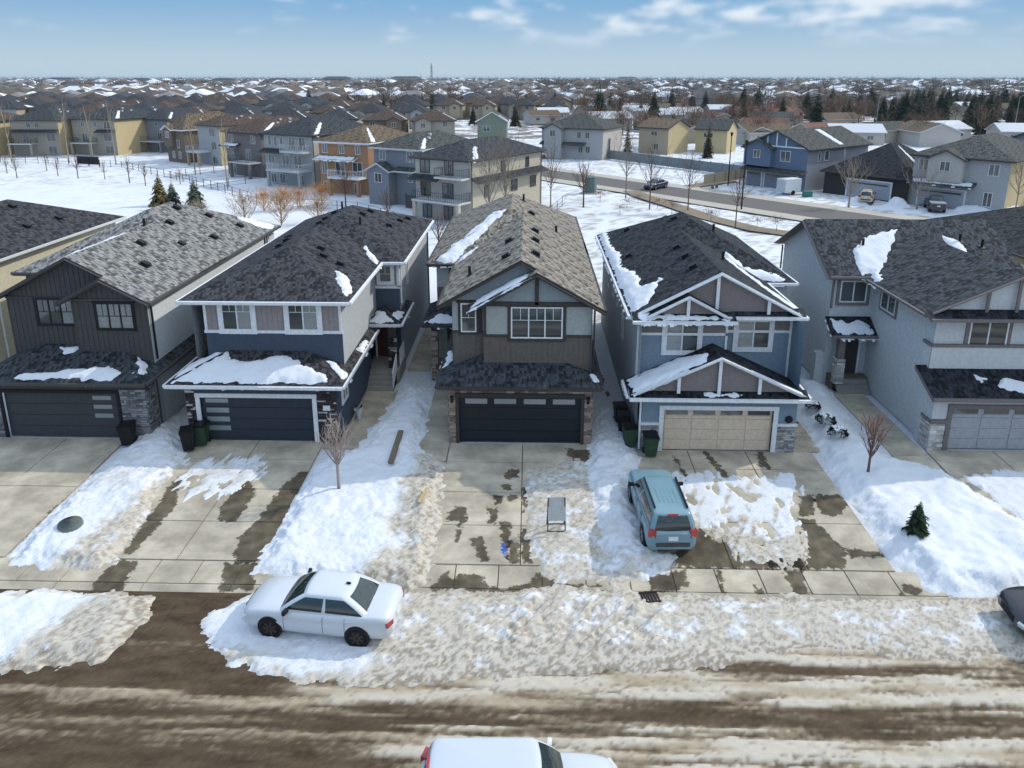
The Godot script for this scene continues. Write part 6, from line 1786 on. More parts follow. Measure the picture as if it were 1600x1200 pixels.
func make_mid_houses() -> void:
	mat("tanwall", 0.42, 0.36, 0.26, 0.85); mat("beige", 0.36, 0.33, 0.28, 0.85); mat("yellowwall", 0.56, 0.46, 0.27, 0.85); mat("brickorange", 0.42, 0.24, 0.14, 0.9); mat("greyblue", 0.24, 0.26, 0.30, 0.85)
	mat("brownwall", 0.20, 0.155, 0.115, 0.85); mat("palewall", 0.52, 0.49, 0.45, 0.85); mat("creamwall", 0.55, 0.50, 0.40, 0.85); mat("greenwall", 0.20, 0.25, 0.20, 0.85); mat("bluewall", 0.15, 0.20, 0.29, 0.85)
	mat("darkwall", 0.05, 0.045, 0.043, 0.85); mat("lightgrey", 0.40, 0.41, 0.42, 0.85); mat("redroof", 0.20, 0.10, 0.075, 0.9)
	shingles("shg_tan", 0.22, 0.17, 0.12); shingles("shg_chocolate", 0.14, 0.105, 0.085); shingles("shg_green", 0.115, 0.125, 0.12)
	var hs := [[0, [Vector2(0.03, 0.05), Vector2(0.10, 0.05), Vector2(0.26, 0.6), Vector2(0.2, 0.62)]]]
	# the row of walk-out houses behind the snow field, left to right
	far_house("tan walk-out house with brown roof cut off by the left edge", -119.0, -150.0, 0, 10, 14, 7.4, 0.42, M.shg_chocolate, M.tanwall, M.yellowwall, [[6.2, [-2, 2], 1.2, 1.2], [3.6, [2], 1.6, 1.4]], {"balcony": [[2.7, -4.4, 0.0, 2.4]]})
	far_house("beige walk-out house with charcoal hip roof and left balcony", -106.2, -153.5, 0, 10.4, 15, 7.6, 0.42, M.shg_slate, M.beige, M.yellowwall, [[6.5, [-1.2, 0.6], 0.9, 1.1], [3.9, [3.4], 1.9, 1.7], [3.7, [-2.2], 1.4, 2.0], [1.2, [3.4], 1.9, 1.7]], {"skirt": [5.1, -5.3, 5.3], "balcony": [[2.6, -5.0, 0.2, 2.2]], "vents": 3})
	far_house("beige walk-out house second from left with balcony and sunlit yellow side", -94.6, -155.5, -12, 11.0, 16, 7.7, 0.42, M.shg_slate, M.beige, M.yellowwall, [[6.5, [-2.6, 0.6], 0.9, 1.1], [6.4, [3.6], 1.6, 1.5], [3.8, [3.4], 2.0, 1.7], [3.6, [-2.4], 1.4, 2.0], [1.2, [3.6], 2.2, 1.6]], {"skirt": [5.0, 1.0, 5.5], "balcony": [[2.6, -4.6, 0.6, 2.2]], "snow": hs, "vents": 3})
	far_house("grey-blue walk-out house with dark decks beyond the snow field", -86.0, -163.0, -16, 9.5, 15, 7.3, 0.42, M.shg_slate, M.greyblue, M.tanwall, [[6.1, [-2.8, 1.8], 0.9, 1.1], [3.5, [-3.4, 2.4], 1.2, 1.6], [1.0, [-3.0, 2.0], 1.2, 1.6]], {"balcony": [[2.4, -1.6, 4.4, 2.4]], "snow": hs})
	far_house("pale peach walk-out house with brown roof beside the grey-blue one", -76.4, -158.0, -22, 7.0, 15, 7.0, 0.42, M.shg_chocolate, M.beige, M.yellowwall, [[5.9, [-1.6, 1.8], 1.3, 1.5], [3.4, [-1.2, 1.6], 1.2, 1.6]], {"balcony": [[2.4, -1.0, 3.2, 2.2]]})
	far_house("brown walk-out house with steep tan roof and twin white-edged gables", -70.5, -142.5, -34, 6.4, 14, 6.4, 0.8, M.shg_tan, M.brownwall, M.brownwall, [[3.6, [1.0], 0.9, 1.6], [1.4, [-1.0, 1.2], 0.9, 1.4]], {"bump": [[-2.8, 0.2, 0.8, 3.0, 6.4]], "fascia": M.white, "trim": M.white, "vents": 1})
	far_house("white and cream walk-out house with brown roof and tall windows", -61.5, -137.5, -34, 7.0, 15, 7.6, 0.42, M.shg_chocolate, M.lightgrey, M.yellowwall, [[6.2, [1.2], 1.7, 1.5], [3.8, [1.6], 1.6, 1.5], [1.0, [1.6], 1.6, 1.4]], {"balcony": [[2.6, -3.4, 0.6, 3.0]], "deck": M.offwhite, "rail": M.offwhite, "postm": M.tanwall, "vents": 3})
	far_house("dark taupe walk-out house with wide snowy decks", -49.0, -122.5, -34, 10.0, 15, 7.4, 0.42, M.shg_chocolate, M.taupe, M.taupe, [[6.2, [-3.2, 3.0], 1.3, 1.4], [3.7, [-3.4, 1.4], 1.5, 1.7], [0.9, [-3.2], 1.3, 1.5]], {"skirt": [5.0, -5.3, -0.6, 1], "balcony": [[2.5, -0.8, 4.8, 2.6]], "snow": hs, "vents": 4})
	far_house("grey and white walk-out house with two stacked glass-railed balconies", -37.6, -111.5, -29, 10.5, 15, 7.9, 0.44, M.shg_slate, M.lightgrey, M.palewall, [[6.7, [-3.9, -2.6, -1.3], 0.8, 1.6], [6.5, [1.0, 3.2], 1.4, 2.0], [3.8, [-3.8], 1.4, 1.6], [3.7, [-0.6, 2.0], 1.6, 2.0], [0.9, [-3.6, -1.6, 2.4], 1.3, 1.5]], {"skirt": [5.1, -5.4, -0.8], "balcony": [[5.3, 0.0, 5.0, 1.8, 1], [2.5, -2.2, 5.0, 2.8]], "rail": M.offwhite, "trim": M.white, "snow": hs, "side_skirt": [5.0, 2.6, 6.6], "spouts": true, "side_windows": [[4, 6.2, 0.7, 1.3]]})
	far_house("orange brick walk-out house with tan roof and white balcony", -26.8, -103.0, -23, 8.6, 13, 7.4, 0.42, M.shg_tan, M.brickorange, M.brickorange, [[6.4, [-3.2, -0.2, 2.6], 0.9, 1.3], [3.7, [-3.4], 1.0, 1.9], [3.6, [-0.6, 2.4], 1.7, 2.0], [0.9, [-3.2, 2.2], 1.2, 1.5]], {"skirt": [5.0, -4.6, 2.6, 1], "balcony": [[2.5, -1.4, 4.0, 2.2]], "rail": M.white, "deck": M.white, "postm": M.brickorange, "trim": M.white, "fascia": M.white, "snow": [[0, [Vector2(0.06, 0.04), Vector2(0.14, 0.05), Vector2(0.30, 0.85), Vector2(0.22, 0.85)]]]})
	far_house("blue-grey walk-out house with gabled bay beside the orange brick one", -17.6, -94.2, -30, 7.6, 13, 7.4, 0.42, M.shg_green, M.greyblue, M.lightgrey, [[6.4, [-2.2, 2.4], 1.1, 1.4], [3.7, [2.4], 0.8, 1.3]], {"bump": [[-3.5, 0.0, 1.6, 0.0, 4.6]], "bm": M.greyblue, "trim": M.white, "fascia": M.offwhite, "skirt": [4.6, 0.3, 3.9], "snow": hs, "vents": 2})
	far_house("cream three-level house with corner balconies behind the middle house", -10.2, -83.4, -32, 8.2, 15.5, 7.3, 0.40, M.shg_slate, M.palewall, M.creamwall, [[6.2, [-2.6], 1.5, 1.6], [6.1, [1.0], 1.3, 1.9], [3.6, [-2.6], 1.5, 1.8], [3.4, [0.8], 1.6, 2.0], [0.9, [-2.4, 0.8], 1.4, 1.6]], {"balcony": [[5.2, 0.0, 4.0, 1.6, 1], [2.5, -2.8, 4.1, 2.4]], "postm": M.creamwall, "skirt": [4.8, -4.4, 0.0], "trim": M.charcoal, "snow": [[0, [Vector2(0.02, 0.03), Vector2(0.09, 0.05), Vector2(0.2, 0.62), Vector2(0.13, 0.62)]]], "side_skirt": [4.8, 0.0, 15.5], "spouts": true, "side_windows": [[6.5, 6.0, 0.8, 1.3], [12.0, 6.0, 0.8, 1.3], [3.0, 3.4, 0.8, 1.4], [9.0, 3.4, 1.4, 1.4], [13.4, 3.4, 1.4, 1.4]]})
	# the row across the far street, fronts towards us
	var R := [[-131, -214, M.shg_chocolate, M.tanwall, "brown-roofed front-gabled house far left in the second row"], [-114, -211, M.shg_slate, M.greyblue, "slate-roofed house with blue-grey front in the second row"], [-98, -206, M.shg_chocolate, M.beige, "brown-roofed beige house in the middle of the second row"], [-82, -202, M.shg_slate, M.lightgrey, "slate-roofed pale house in the second row behind the peach house"], [-67, -198, M.shg_dark, M.taupe, "dark-roofed taupe house in the second row with snow streaks"], [-52, -194, M.shg_slate, M.tanwall, "slate-roofed tan house in the second row behind the balconied house"], [-38, -190, M.shg_chocolate, M.brownwall, "brown-roofed brown house in the second row behind the brick house"], [-25, -188, M.shg_chocolate, M.beige, "brown-roofed beige house in the second row left of the green house"]]
	var k := 0
	for a in R:
		far_house(a[4], a[0], a[1], 6, 11, 13, 5.6, 0.46, a[2], a[3], M.tanwall, [[4.6, [-3.2, 3.0], 1.3, 1.3]], {"bump": [[-4.6 if k % 2 else 0.4, -0.6 if k % 2 else 4.4, 1.5, 2.4, 5.4]], "garage": [[-4.6, 4.6, 2.2]], "doorm": M.offwhite if k % 2 else M.brownwall, "snow": hs, "vents": 2})
		k += 1
	far_house("small sage green house with white-edged gable behind the cream three-level house", -9.8, -187.0, 0, 7.5, 12, 5.4, 0.6, M.shg_green, M.greenwall, M.greenwall, [[3.6, [-1.4], 1.8, 1.4]], {"gable": true, "fascia": M.white, "trim": M.white, "snow": hs})
	far_house("pale duplex with charcoal roof and dark corner posts behind the middle house", 8.6, -150.0, -25, 13.5, 12, 6.3, 0.42, M.shg_green, M.lightgrey, M.palewall, [[4.9, [-4.4, 1.6, 3.4], 0.9, 1.3], [2.0, [2.0, 3.6], 1.0, 1.5]], {"bump": [[-5.6, -1.8, 1.4, 0.0, 6.2]], "skirt": [3.0, -6.8, 3.2], "snow": [[0, [Vector2(0.2, 0.05), Vector2(0.26, 0.05), Vector2(0.32, 0.6), Vector2(0.27, 0.6)]]], "side_windows": [[4, 2.6, 1.4, 3.2]]})
	far_house("tan two-storey house with orange-brown roof above the long fence", 27.2, -161.0, -40, 7.4, 9, 5.7, 0.36, M.shg_tan, M.tanwall, M.yellowwall, [[4.4, [0.2], 1.6, 1.0], [1.6, [0.8], 1.2, 1.5]], {"side_gable": true})
	far_house("brown-roofed tan house left of the two-storey one above the fence", 17.0, -172.0, 0, 8.0, 10, 4.6, 0.42, M.shg_chocolate, M.tanwall, M.tanwall, [[3.2, [0.0], 1.4, 1.2]], {"gable": true})
	far_house("yellow two-storey house with grey roof right of the columnar evergreen", 40.4, -163.0, -30, 7.0, 8, 5.2, 0.5, M.shg_green, M.yellowwall, M.yellowwall, [[3.9, [-1.4, 0.0], 0.8, 1.0], [1.4, [-1.2], 0.8, 1.8]], {"side_gable": true})
	far_house("dark blue house with snowy carport between the two yellow houses", 33.4, -172.0, 0, 5.0, 9, 5.2, 0.5, M.shg_slate, M.bluewall, M.bluewall, [[3.6, [0.4], 1.6, 1.2]], {"gable": true, "trim": M.white})
	far_house("red-brown roofed white house between the fence and the blue house", 44.5, -136.0, -30, 8.0, 9, 3.6, 0.5, M.redroof, M.palewall, M.palewall, [[2.0, [-1.0], 0.9, 1.2]], {"gable": true})
	far_house("blue house with white truss gables and double garage across the back road", 37.3, -110.3, -52, 10.4, 17, 6.2, 0.44, M.shg_green, M.bluewall, M.greyblue, [[4.9, [1.6], 1.7, 1.6], [4.9, [-3.9, -1.6], 0.9, 1.6], [2.0, [], 1, 1]], {"bump": [[-5.1, -0.4, 0.9, 3.2, 6.0]], "gable": true, "bm": M.bluewall, "skirt": [2.6, -5.4, 5.4], "garage": [[-4.8, 2.6, 2.1], [-1.6, 5.4, 2.1]], "doorm": M.greyblue, "truss": true, "trim": M.white, "fascia": M.charcoal, "snow": [[0, [Vector2(0.5, 0.1), Vector2(0.56, 0.1), Vector2(0.6, 0.9), Vector2(0.52, 0.9)]]], "side_windows": [[3, 5.0, 0.6, 1.5], [5, 5.0, 1.2, 1.5], [10, 5.2, 0.5, 1.4]]})
	far_house("dark bungalow with snow-streaked hip roof across the back road", 46.8, -101.0, -51, 12.0, 14, 3.3, 0.62, M.shg_black, M.darkwall, M.tanwall, [], {"garage": [[-2.4, 6.0, 2.3]], "doorm": M.greydoor, "trim": M.white, "snow": [[1, [Vector2(0.05, 0.04), Vector2(0.55, 0.03), Vector2(0.5, 0.16), Vector2(0.1, 0.14)]], [0, [Vector2(0.30, 0.05), Vector2(0.37, 0.05), Vector2(0.55, 0.9), Vector2(0.47, 0.9)]]]})
	far_house("light grey two-storey house with snowy garage roof at the right edge", 54.6, -92.6, -48, 11.0, 17, 6.6, 0.42, M.shg_green, M.lightgrey, M.yellowwall, [[5.3, [-4.3, 3.8], 1.2, 1.5], [1.6, [3.6], 1.0, 1.8]], {"bump": [[-3.4, 0.6, 1.0, 3.4, 6.4]], "bm": M.palewall, "skirt": [3.1, -5.6, 2.2, 1], "garage": [[-4.4, 5.4, 2.2]], "doorm": M.greydoor, "trim": M.white, "fascia": M.charcoal})
	far_house("grey two-storey house behind the one at the right edge, tall green roof", 70.0, -101.0, -46, 12.0, 15, 6.8, 0.5, M.shg_green, M.lightgrey, M.tanwall, [[5.2, [-1.5], 1.8, 1.5]], {"gable": true})

func make_fences() -> void:
	mat("fencegrey", 0.23, 0.265, 0.28, 0.85); mat("fencewarm", 0.30, 0.27, 0.21, 0.85)
	var line := func(label: String, pts: Array, tall: float, m: Material, board: float) -> void:
		var o := thing("fence", label, "fence", V(pts[0].x, 0, pts[0].y))
		for i in pts.size() - 1:
			var a: Vector2 = pts[i] - pts[0]; var b: Vector2 = pts[i + 1] - pts[0]
			var k := maxi(1, int(a.distance_to(b) / board))
			for j in k:
				var p := a.lerp(b, float(j) / k); var q := a.lerp(b, float(j + 1) / k)
				var mb := MB.new()
				var g := 0.04 * (q - p).normalized()
				mb.beam(V(p.x + g.x, tall / 2, p.y + g.y), V(q.x - g.x, tall / 2, q.y - g.y), 0.05, tall - 0.1)
				part(mb, "panel", m, o)
				mb = MB.new()
				mb.box(V(p.x, tall / 2 + 0.05, p.y), V(0.14, tall + 0.1, 0.14))
				part(mb, "post", m, o)
	line.call("long grey board fence across the back lots beyond the road", [Vector2(15.8, -150.5), Vector2(36.5, -122.5), Vector2(38.0, -117.0)], 1.9, M.fencegrey, 2.44)
	line.call("short weathered board fence angling down to the back road", [Vector2(36.0, -120.5), Vector2(27.2, -112.6)], 1.7, M.fencewarm, 2.44)
	line.call("dark board fence behind the blue-grey walk-out house", [Vector2(-16.0, -91.5), Vector2(-9.0, -85.0)], 1.8, M.charcoal, 2.0)
	# black wire fences round the back yards of the walk-out houses
	var wire := func(label: String, pts: Array) -> void:
		var o := thing("wire_fence", label, "fence", V(pts[0].x, 0, pts[0].y))
		for i in pts.size() - 1:
			var a: Vector2 = pts[i] - pts[0]; var b: Vector2 = pts[i + 1] - pts[0]
			var k := maxi(1, int(a.distance_to(b) / 2.6))
			var mb := MB.new()
			for y in [0.15, 0.65, 1.2]: mb.beam(V(a.x, y, a.y), V(b.x, y, b.y), 0.03, 0.03)
			part(mb, "rail", M.black, o)
			for j in k:
				var p := a.lerp(b, float(j) / k)
				mb = MB.new()
				mb.box(V(p.x, 0.62, p.y), V(0.07, 1.28, 0.07))
				part(mb, "post", M.black, o)
	wire.call("black wire fence along the snow field before the walk-out houses", [Vector2(-118, -141), Vector2(-96.8, -139.4), Vector2(-76.4, -132.7), Vector2(-62, -120), Vector2(-48.3, -107), Vector2(-36.7, -94.6), Vector2(-30, -91)])
	wire.call("black wire fence between the taupe house's yard and the balconied one's", [Vector2(-48.3, -107), Vector2(-43.5, -115)])
	wire.call("black wire fence between the white and the taupe house's yards", [Vector2(-60, -118.4), Vector2(-54.5, -128)])
	wire.call("black wire fence before the orange brick house's yard", [Vector2(-30, -91), Vector2(-21.6, -88.4), Vector2(-14, -80), Vector2(-6.0, -75.0)])
	wire.call("black wire fence right of the cream three-level house", [Vector2(2.0, -84.0), Vector2(5.0, -96.0)])

func lamp_post(label: String, at: Vector3, tall: float, arm := 1.4, turn := 0.0, m: Material = null) -> void:
	var o := thing("street_lamp", label, "street lamp", at, turn)
	if m == null: m = M.metal
	var b := MB.new()
	b.tube(Vector3.ZERO, V(0, tall, 0), 0.11, 0.06, 8)
	part(b, "pole", m, o)
	b = MB.new()
	if arm > 0.0:
		var last := V(0, tall, 0)
		for k in 6:
			var a := (k + 1) / 6.0
			var p := V(arm * a, tall + 0.7 * sin(a * 1.9), 0)
			b.tube(last, p, 0.05, 0.05, 6)
			last = p
		part(b, "arm", m, o)
		b = MB.new()
		b.box(V(arm + 0.25, tall + 0.62, 0), V(0.7, 0.14, 0.28))
		part(b, "lamp_head", m, o)
	else:
		b.tube(V(0, tall, 0), V(0, tall + 0.5, 0), 0.12, 0.22, 8); b.tube(V(0, tall + 0.5, 0), V(0, tall + 0.62, 0), 0.26, 0.05, 8)
		part(b, "lamp_head", m, o)

func clump_mesh(seedv: int, n: int, tall: float, wide: float, col: Color, thin: float) -> ArrayMesh:
	# a bare crown as many thin twigs spread through its volume
	var r := RandomNumberGenerator.new()
	r.seed = seedv
	var b := MB.new()
	b.col = col * 0.7
	b.tube(Vector3.ZERO, V(0, tall * 0.5, 0), tall * 0.022, tall * 0.012, 4)
	for i in n:
		var d := V(r.randf_range(-1, 1), r.randf_range(-1, 1), r.randf_range(-1, 1))
		if d.length() > 1.0: d = d.normalized() * r.randf()
		var p := V(d.x * wide, tall * 0.62 + d.y * tall * 0.36, d.z * wide)
		var q := p + (V(d.x * wide, tall * 0.25 + d.y * 0.3, d.z * wide).normalized() + V(r.randf_range(-0.4, 0.4), r.randf_range(-0.2, 0.4), r.randf_range(-0.4, 0.4))) * tall * 0.16
		var s := V(r.randf_range(-1, 1), 0, r.randf_range(-1, 1)).normalized() * thin
		b.col = col * r.randf_range(0.6, 1.35)
		b.col.a = 1.0
		b.tri(p - s, p + s, q)
	return b.mesh()

func make_trees() -> void:
	var red := Color(0.13, 0.085, 0.065); var grey := Color(0.20, 0.17, 0.14); var orange := Color(0.50, 0.235, 0.06)
	# beside the back road and the path
	tree("bare_tree", "tall bare tree by the path nearest the utility box", V(13.4, 0.05, -99.6), 10.0, 201, grey, "", 0.3, 1.0, Color(0, 0, 0, 0), 3, 14)
	tree("bare_tree", "bare reddish tree beside the path left of the tall lamp", V(15.3, 0.05, -90.8), 9.0, 202, red, "", 0.3, 0.9, Color(0, 0, 0, 0), 3, 12)
	tree("bare_tree", "slim bare tree behind the slate house's roof ridge", V(20.0, 0.05, -90.0), 8.2, 203, red, "", 0.32, 0.9, Color(0, 0, 0, 0), 3, 12)
	tree("bare_tree", "slim bare tree by the path just behind the slate house", V(23.0, 0.05, -79.2), 7.6, 204, red, "", 0.32, 0.8, Color(0, 0, 0, 0), 3, 12)
	tree("bare_tree", "spreading pale tree before the dark bungalow", V(41.3, 0.05, -92.8), 7.0, 205, Color(0.30, 0.25, 0.20), "", 0.25, 1.2, Color(0, 0, 0, 0), 3, 16)
	tree("bare_tree", "spreading pale tree before the light grey house's garage", V(49.6, 0.05, -92.0), 6.6, 206, Color(0.30, 0.25, 0.20), "", 0.22, 1.2, Color(0, 0, 0, 0), 3, 16)
	tree("bare_tree", "spreading brown tree at the right edge above the unfinished house", V(59.5, 0.05, -88.2), 8.0, 207, Color(0.26, 0.20, 0.15), "", 0.3, 1.3, Color(0, 0, 0, 0), 3, 16)
	var poles := [[-4.2, -73.5, 11.0, "tall thin bare tree before the cream three-level house, leftmost of three"], [-2.6, -77.0, 12.0, "tall thin bare tree before the cream three-level house, middle one"], [2.6, -88.0, 10.0, "tall thin bare tree right of the cream three-level house"], [-8.6, -66.0, 4.6, "small reddish tree between the roofs of navy and middle houses"], [-16.2, -80.0, 4.6, "small brown tree in the yard of the blue-grey walk-out house"], [-24.0, -92.0, 5.4, "small tan tree in the orange brick house's yard"], [7.0, -92.5, 6.5, "thin bare tree left of the utility box beside the footpath"]]
	var k := 0
	for p in poles:
		tree("bare_tree", p[3], V(p[0], 0.0, p[1]), p[2], 220 + k, grey if p[2] > 8.0 else red, "", 0.3, 0.55 if p[2] > 8.0 else 0.9, Color(0, 0, 0, 0), 3, 12)
		k += 1
	# young poplars standing in the snow field on the left
	var PL := [[-104, -142, 12.5], [-91, -140, 13.0], [-85.5, -139, 12.0], [-80.5, -138, 12.5], [-112, -138, 10.0], [-58.5, -124, 11.0], [-46.0, -107.5, 11.0]]
	PL.sort_custom(func(a, b): return a[0] / -a[1] < b[0] / -b[1])
	k = 0
	for p in PL:
		tree("bare_poplar", "tall slim bare poplar, %s from left before the walk-out houses" % nth(k + 1), V(p[0], 0.0, p[1]), p[2], 240 + k, Color(0.30, 0.26, 0.20), "bare poplars before the walk-out houses", 0.35, 0.5, Color(0, 0, 0, 0), 2, 6)
		k += 1
	var rr := RandomNumberGenerator.new()
	rr.seed = 91
	var young := tree("sapling", "young bare sapling planted in the snow field at left", V(-86, 0.0, -118), 4.2, 260, red, "bare saplings in the snow field", 0.3, 0.8, Color(0, 0, 0, 0), 2, 9)
	var young_all := [young]
	for q in [[-81, -121], [-76, -118], [-70, -117], [-65, -113], [-60, -110], [-92, -124], [-98, -126], [-55, -112], [-88, -128]]:
		young_all.append(copy(young, V(q[0] + rr.randf_range(-1, 1), 0.0, q[1]), rr.randf() * 6.0, "", rr.randf_range(0.7, 1.1)))
	relabel(young_all, "young bare sapling, %s from left in the snow field")
	# the three small spruces and the orange willows behind the charcoal and navy houses
	spruce("small_spruce", "yellowish small spruce behind the charcoal house, left of the three", V(-48.7, 0.0, -92.5), 4.4, 1.5, 301, Color(0.13, 0.105, 0.045))
	spruce("small_spruce", "small green spruce behind the charcoal house, middle one of three", V(-46.0, 0.0, -90.5), 3.6, 1.4, 302, Color(0.055, 0.075, 0.045))
	spruce("small_spruce", "small green spruce behind the charcoal house, right of the three", V(-43.4, 0.0, -91.0), 4.0, 1.5, 303, Color(0.055, 0.075, 0.045))
	var shrubs := [[-33.5, -88.5, 3.2, orange, "orange willow shrub beside the black fence, leftmost"], [-31.4, -89.8, 3.2, orange, "orange willow shrub beside the black fence, second"], [-29.6, -90.6, 3.0, orange, "orange willow shrub beside the black fence, third"], [-27.2, -92.2, 3.4, orange, "orange willow shrub beside the black fence, rightmost and tallest"], [-32.8, -80.5, 4.2, Color(0.36, 0.27, 0.19), "tan bare shrub behind the navy house's roof, left one"], [-28.4, -80.0, 4.4, Color(0.36, 0.24, 0.14), "tan bare shrub behind the navy house's roof, middle one"], [-24.6, -81.5, 3.4, Color(0.36, 0.24, 0.14), "tan bare shrub behind the navy house's roof, right one"], [-38.5, -81.0, 2.8, Color(0.34, 0.28, 0.22), "pale bare shrub behind the gap of charcoal and navy houses"]]
	k = 0
	for s in shrubs:
		var ws := tree("willow_shrub", s[4], V(s[0], 0, s[1]), s[2], 320 + k, s[3], "", 0.04, 1.5, Color(0, 0, 0, 0), 3, 20)
		inst("twigs", clump_mesh(700 + k, 500, s[2] * 0.95, s[2] * 0.55, s[3], 0.022), M.leafv, ws).set_meta("kind", "stuff")
		k += 1
	# low bushes on the snow by the path
	var bush := thing("bush", "low reddish twiggy bush on the snow beside the path", "bush", V(16.4, 0, -91.5), 0.0, "low bushes along the path")
	inst("twigs", clump_mesh(5, 260, 1.6, 1.3, Color(0.20, 0.12, 0.10), 0.02), M.leafv, bush).set_meta("kind", "stuff")
	var bushes := [bush]
	for q in [[12.6, -92], [14.6, -96], [17.6, -88], [25.5, -79.5], [27, -77.5], [11.2, -88], [9.6, -97], [21.2, -83]]:
		bushes.append(copy(bush, V(q[0], 0, q[1]), rr.randf() * 6.0, "", rr.randf_range(0.7, 1.2)))
	relabel(bushes, "low reddish twiggy bush, %s from left on the snow by the path")
	# columnar evergreens by the fence and a dark bush
	for c in [[20.4, -152.0, 8.0, 1.25, "dark columnar evergreen before the brown-roofed tan house"], [37.2, -152.0, 7.6, 1.35, "dark columnar evergreen between the two yellowish houses"]]:
		spruce("columnar_evergreen", c[4], V(c[0], 0, c[1]), c[2], c[3], 340, Color(0.05, 0.042, 0.025), "", 30, 10)
	# spruces of the old neighbourhood on the right: position, height
	var SP := [[24.7, -262, 18, 0], [-5.0, -250, 11, 0], [-20.5, -262, 10, 0], [-12, -285, 10, 0], [63.6, -232, 14, 0], [-100, -330, 16, 0], [-82, -330, 13, 0], [-72, -335, 15, 0], [-46, -345, 14, 0], [-60, -300, 12, 0],
		[64, -335, 17, 0], [72, -330, 14, 0], [80, -338, 16, 0], [92, -320, 17, 0], [103, -335, 18, 0], [112, -300, 18, 0], [58, -300, 15, 0], [140, -345, 19, 0], [150, -338, 17, 0], [160, -350, 18, 0], [123, -235, 15, 0], [126, -250, 17, 0], [131, -268, 18, 0], [138, -262, 17, 0], [146, -282, 18, 0], [152, -276, 16, 0], [160, -290, 19, 0], [118, -248, 14, 0], [110, -256, 14, 0], [143, -238, 14, 0], [150, -232, 12, 0], [168, -300, 18, 0], [176, -296, 17, 0], [184, -305, 19, 0], [190, -290, 18, 0], [173, -262, 15, 0], [200, -320, 18, 0], [208, -312, 17, 0], [196, -268, 14, 0], [180, -240, 13, 0], [170, -228, 13, 0], [158, -225, 13, 0], [215, -340, 19, 0], [224, -330, 17, 0], [232, -350, 18, 0], [205, -285, 16, 0], [45, -300, 12, 0], [36, -330, 13, 0], [-2, -345, 13, 0], [12, -360, 14, 0]]
	for i in 56:   # more of them, thickest on the right
		var zz := -205.0 - 190.0 * rr.randf()
		SP.append([zz * -(0.10 + 0.66 * sqrt(rr.randf())), zz, rr.randf_range(11, 18), 0])
	var proto := spruce("spruce", "dark spruce tree rising among the older houses", V(SP[0][0], 0, SP[0][1]), 16, 4.6, 400, Color(0.028, 0.040, 0.026), "dark spruces among the older houses", 30, 11)
	var proto2 := spruce("spruce", "dark spruce tree rising among the older houses", V(SP[1][0], 0, SP[1][1]), 16, 4.0, 401, Color(0.034, 0.044, 0.028), "dark spruces among the older houses", 28, 11)
	proto.scale = Vector3.ONE * 0.78 * SP[0][2] / 16.0; proto2.scale = Vector3.ONE * 0.78 * SP[1][2] / 16.0
	var all := [proto, proto2]
	for i in range(2, SP.size()):
		all.append(copy(proto if i % 2 else proto2, V(SP[i][0], 0, SP[i][1]), i * 1.7, "", 0.74 * SP[i][2] / 16.0 * (0.9 + 0.2 * rr.randf())))
	all.sort_custom(func(a, b): return a.position.x / -a.position.z < b.position.x / -b.position.z)
	for i in all.size():
		all[i].set_meta("label", "dark spruce, %s from the left among the spruces of the older houses" % nth(i + 1))
	# bare crowns of the old neighbourhood
	var bare := []
	for i in 3:
		var o := thing("old_tree", "bare brown tree among the older houses far behind", "tree", V(30 + i * 14, 0, -190 - i * 9), 0.0, "bare trees among the older houses")
		inst("crown", clump_mesh(500 + i, 420, 9.0, 4.0, Color(0.17, 0.115, 0.085), 0.05), M.leafv, o)
		bare.append(o)
	var olds := bare.duplicate()
	for i in 110:
		var z := -185.0 - 190.0 * pow(rr.randf(), 1.1)
		var x := rr.randf_range(-0.05, 0.74) * -z + 6.0
		olds.append(copy(bare[i % 3], V(x, 0, z), rr.randf() * 6.28, "", rr.randf_range(0.6, 1.15)))
	for band_ in [["near", -240.0, 0.0], ["middle", -300.0, -240.0], ["far", -999.0, -300.0]]:
		relabel(olds.filter(func(o): return o.position.z > band_[1] and o.position.z <= band_[2]), "bare brown tree, %%s from left in the %s belt of the old quarter" % band_[0])

func relabel(list: Array, text: String) -> void:
	list.sort_custom(func(a, b): return a.position.x / -a.position.z < b.position.x / -b.position.z)
	for i in list.size(): list[i].set_meta("label", text % nth(i + 1))

func nth(n: int) -> String:
	var w := ["", "first", "second", "third", "fourth", "fifth", "sixth", "seventh", "eighth", "ninth", "tenth", "eleventh", "twelfth"]
	return w[n] if n < w.size() else "%d%s" % [n, "th" if n % 10 == 0 or n % 10 > 3 or n / 10 == 1 else ["", "st", "nd", "rd"][n % 10]]

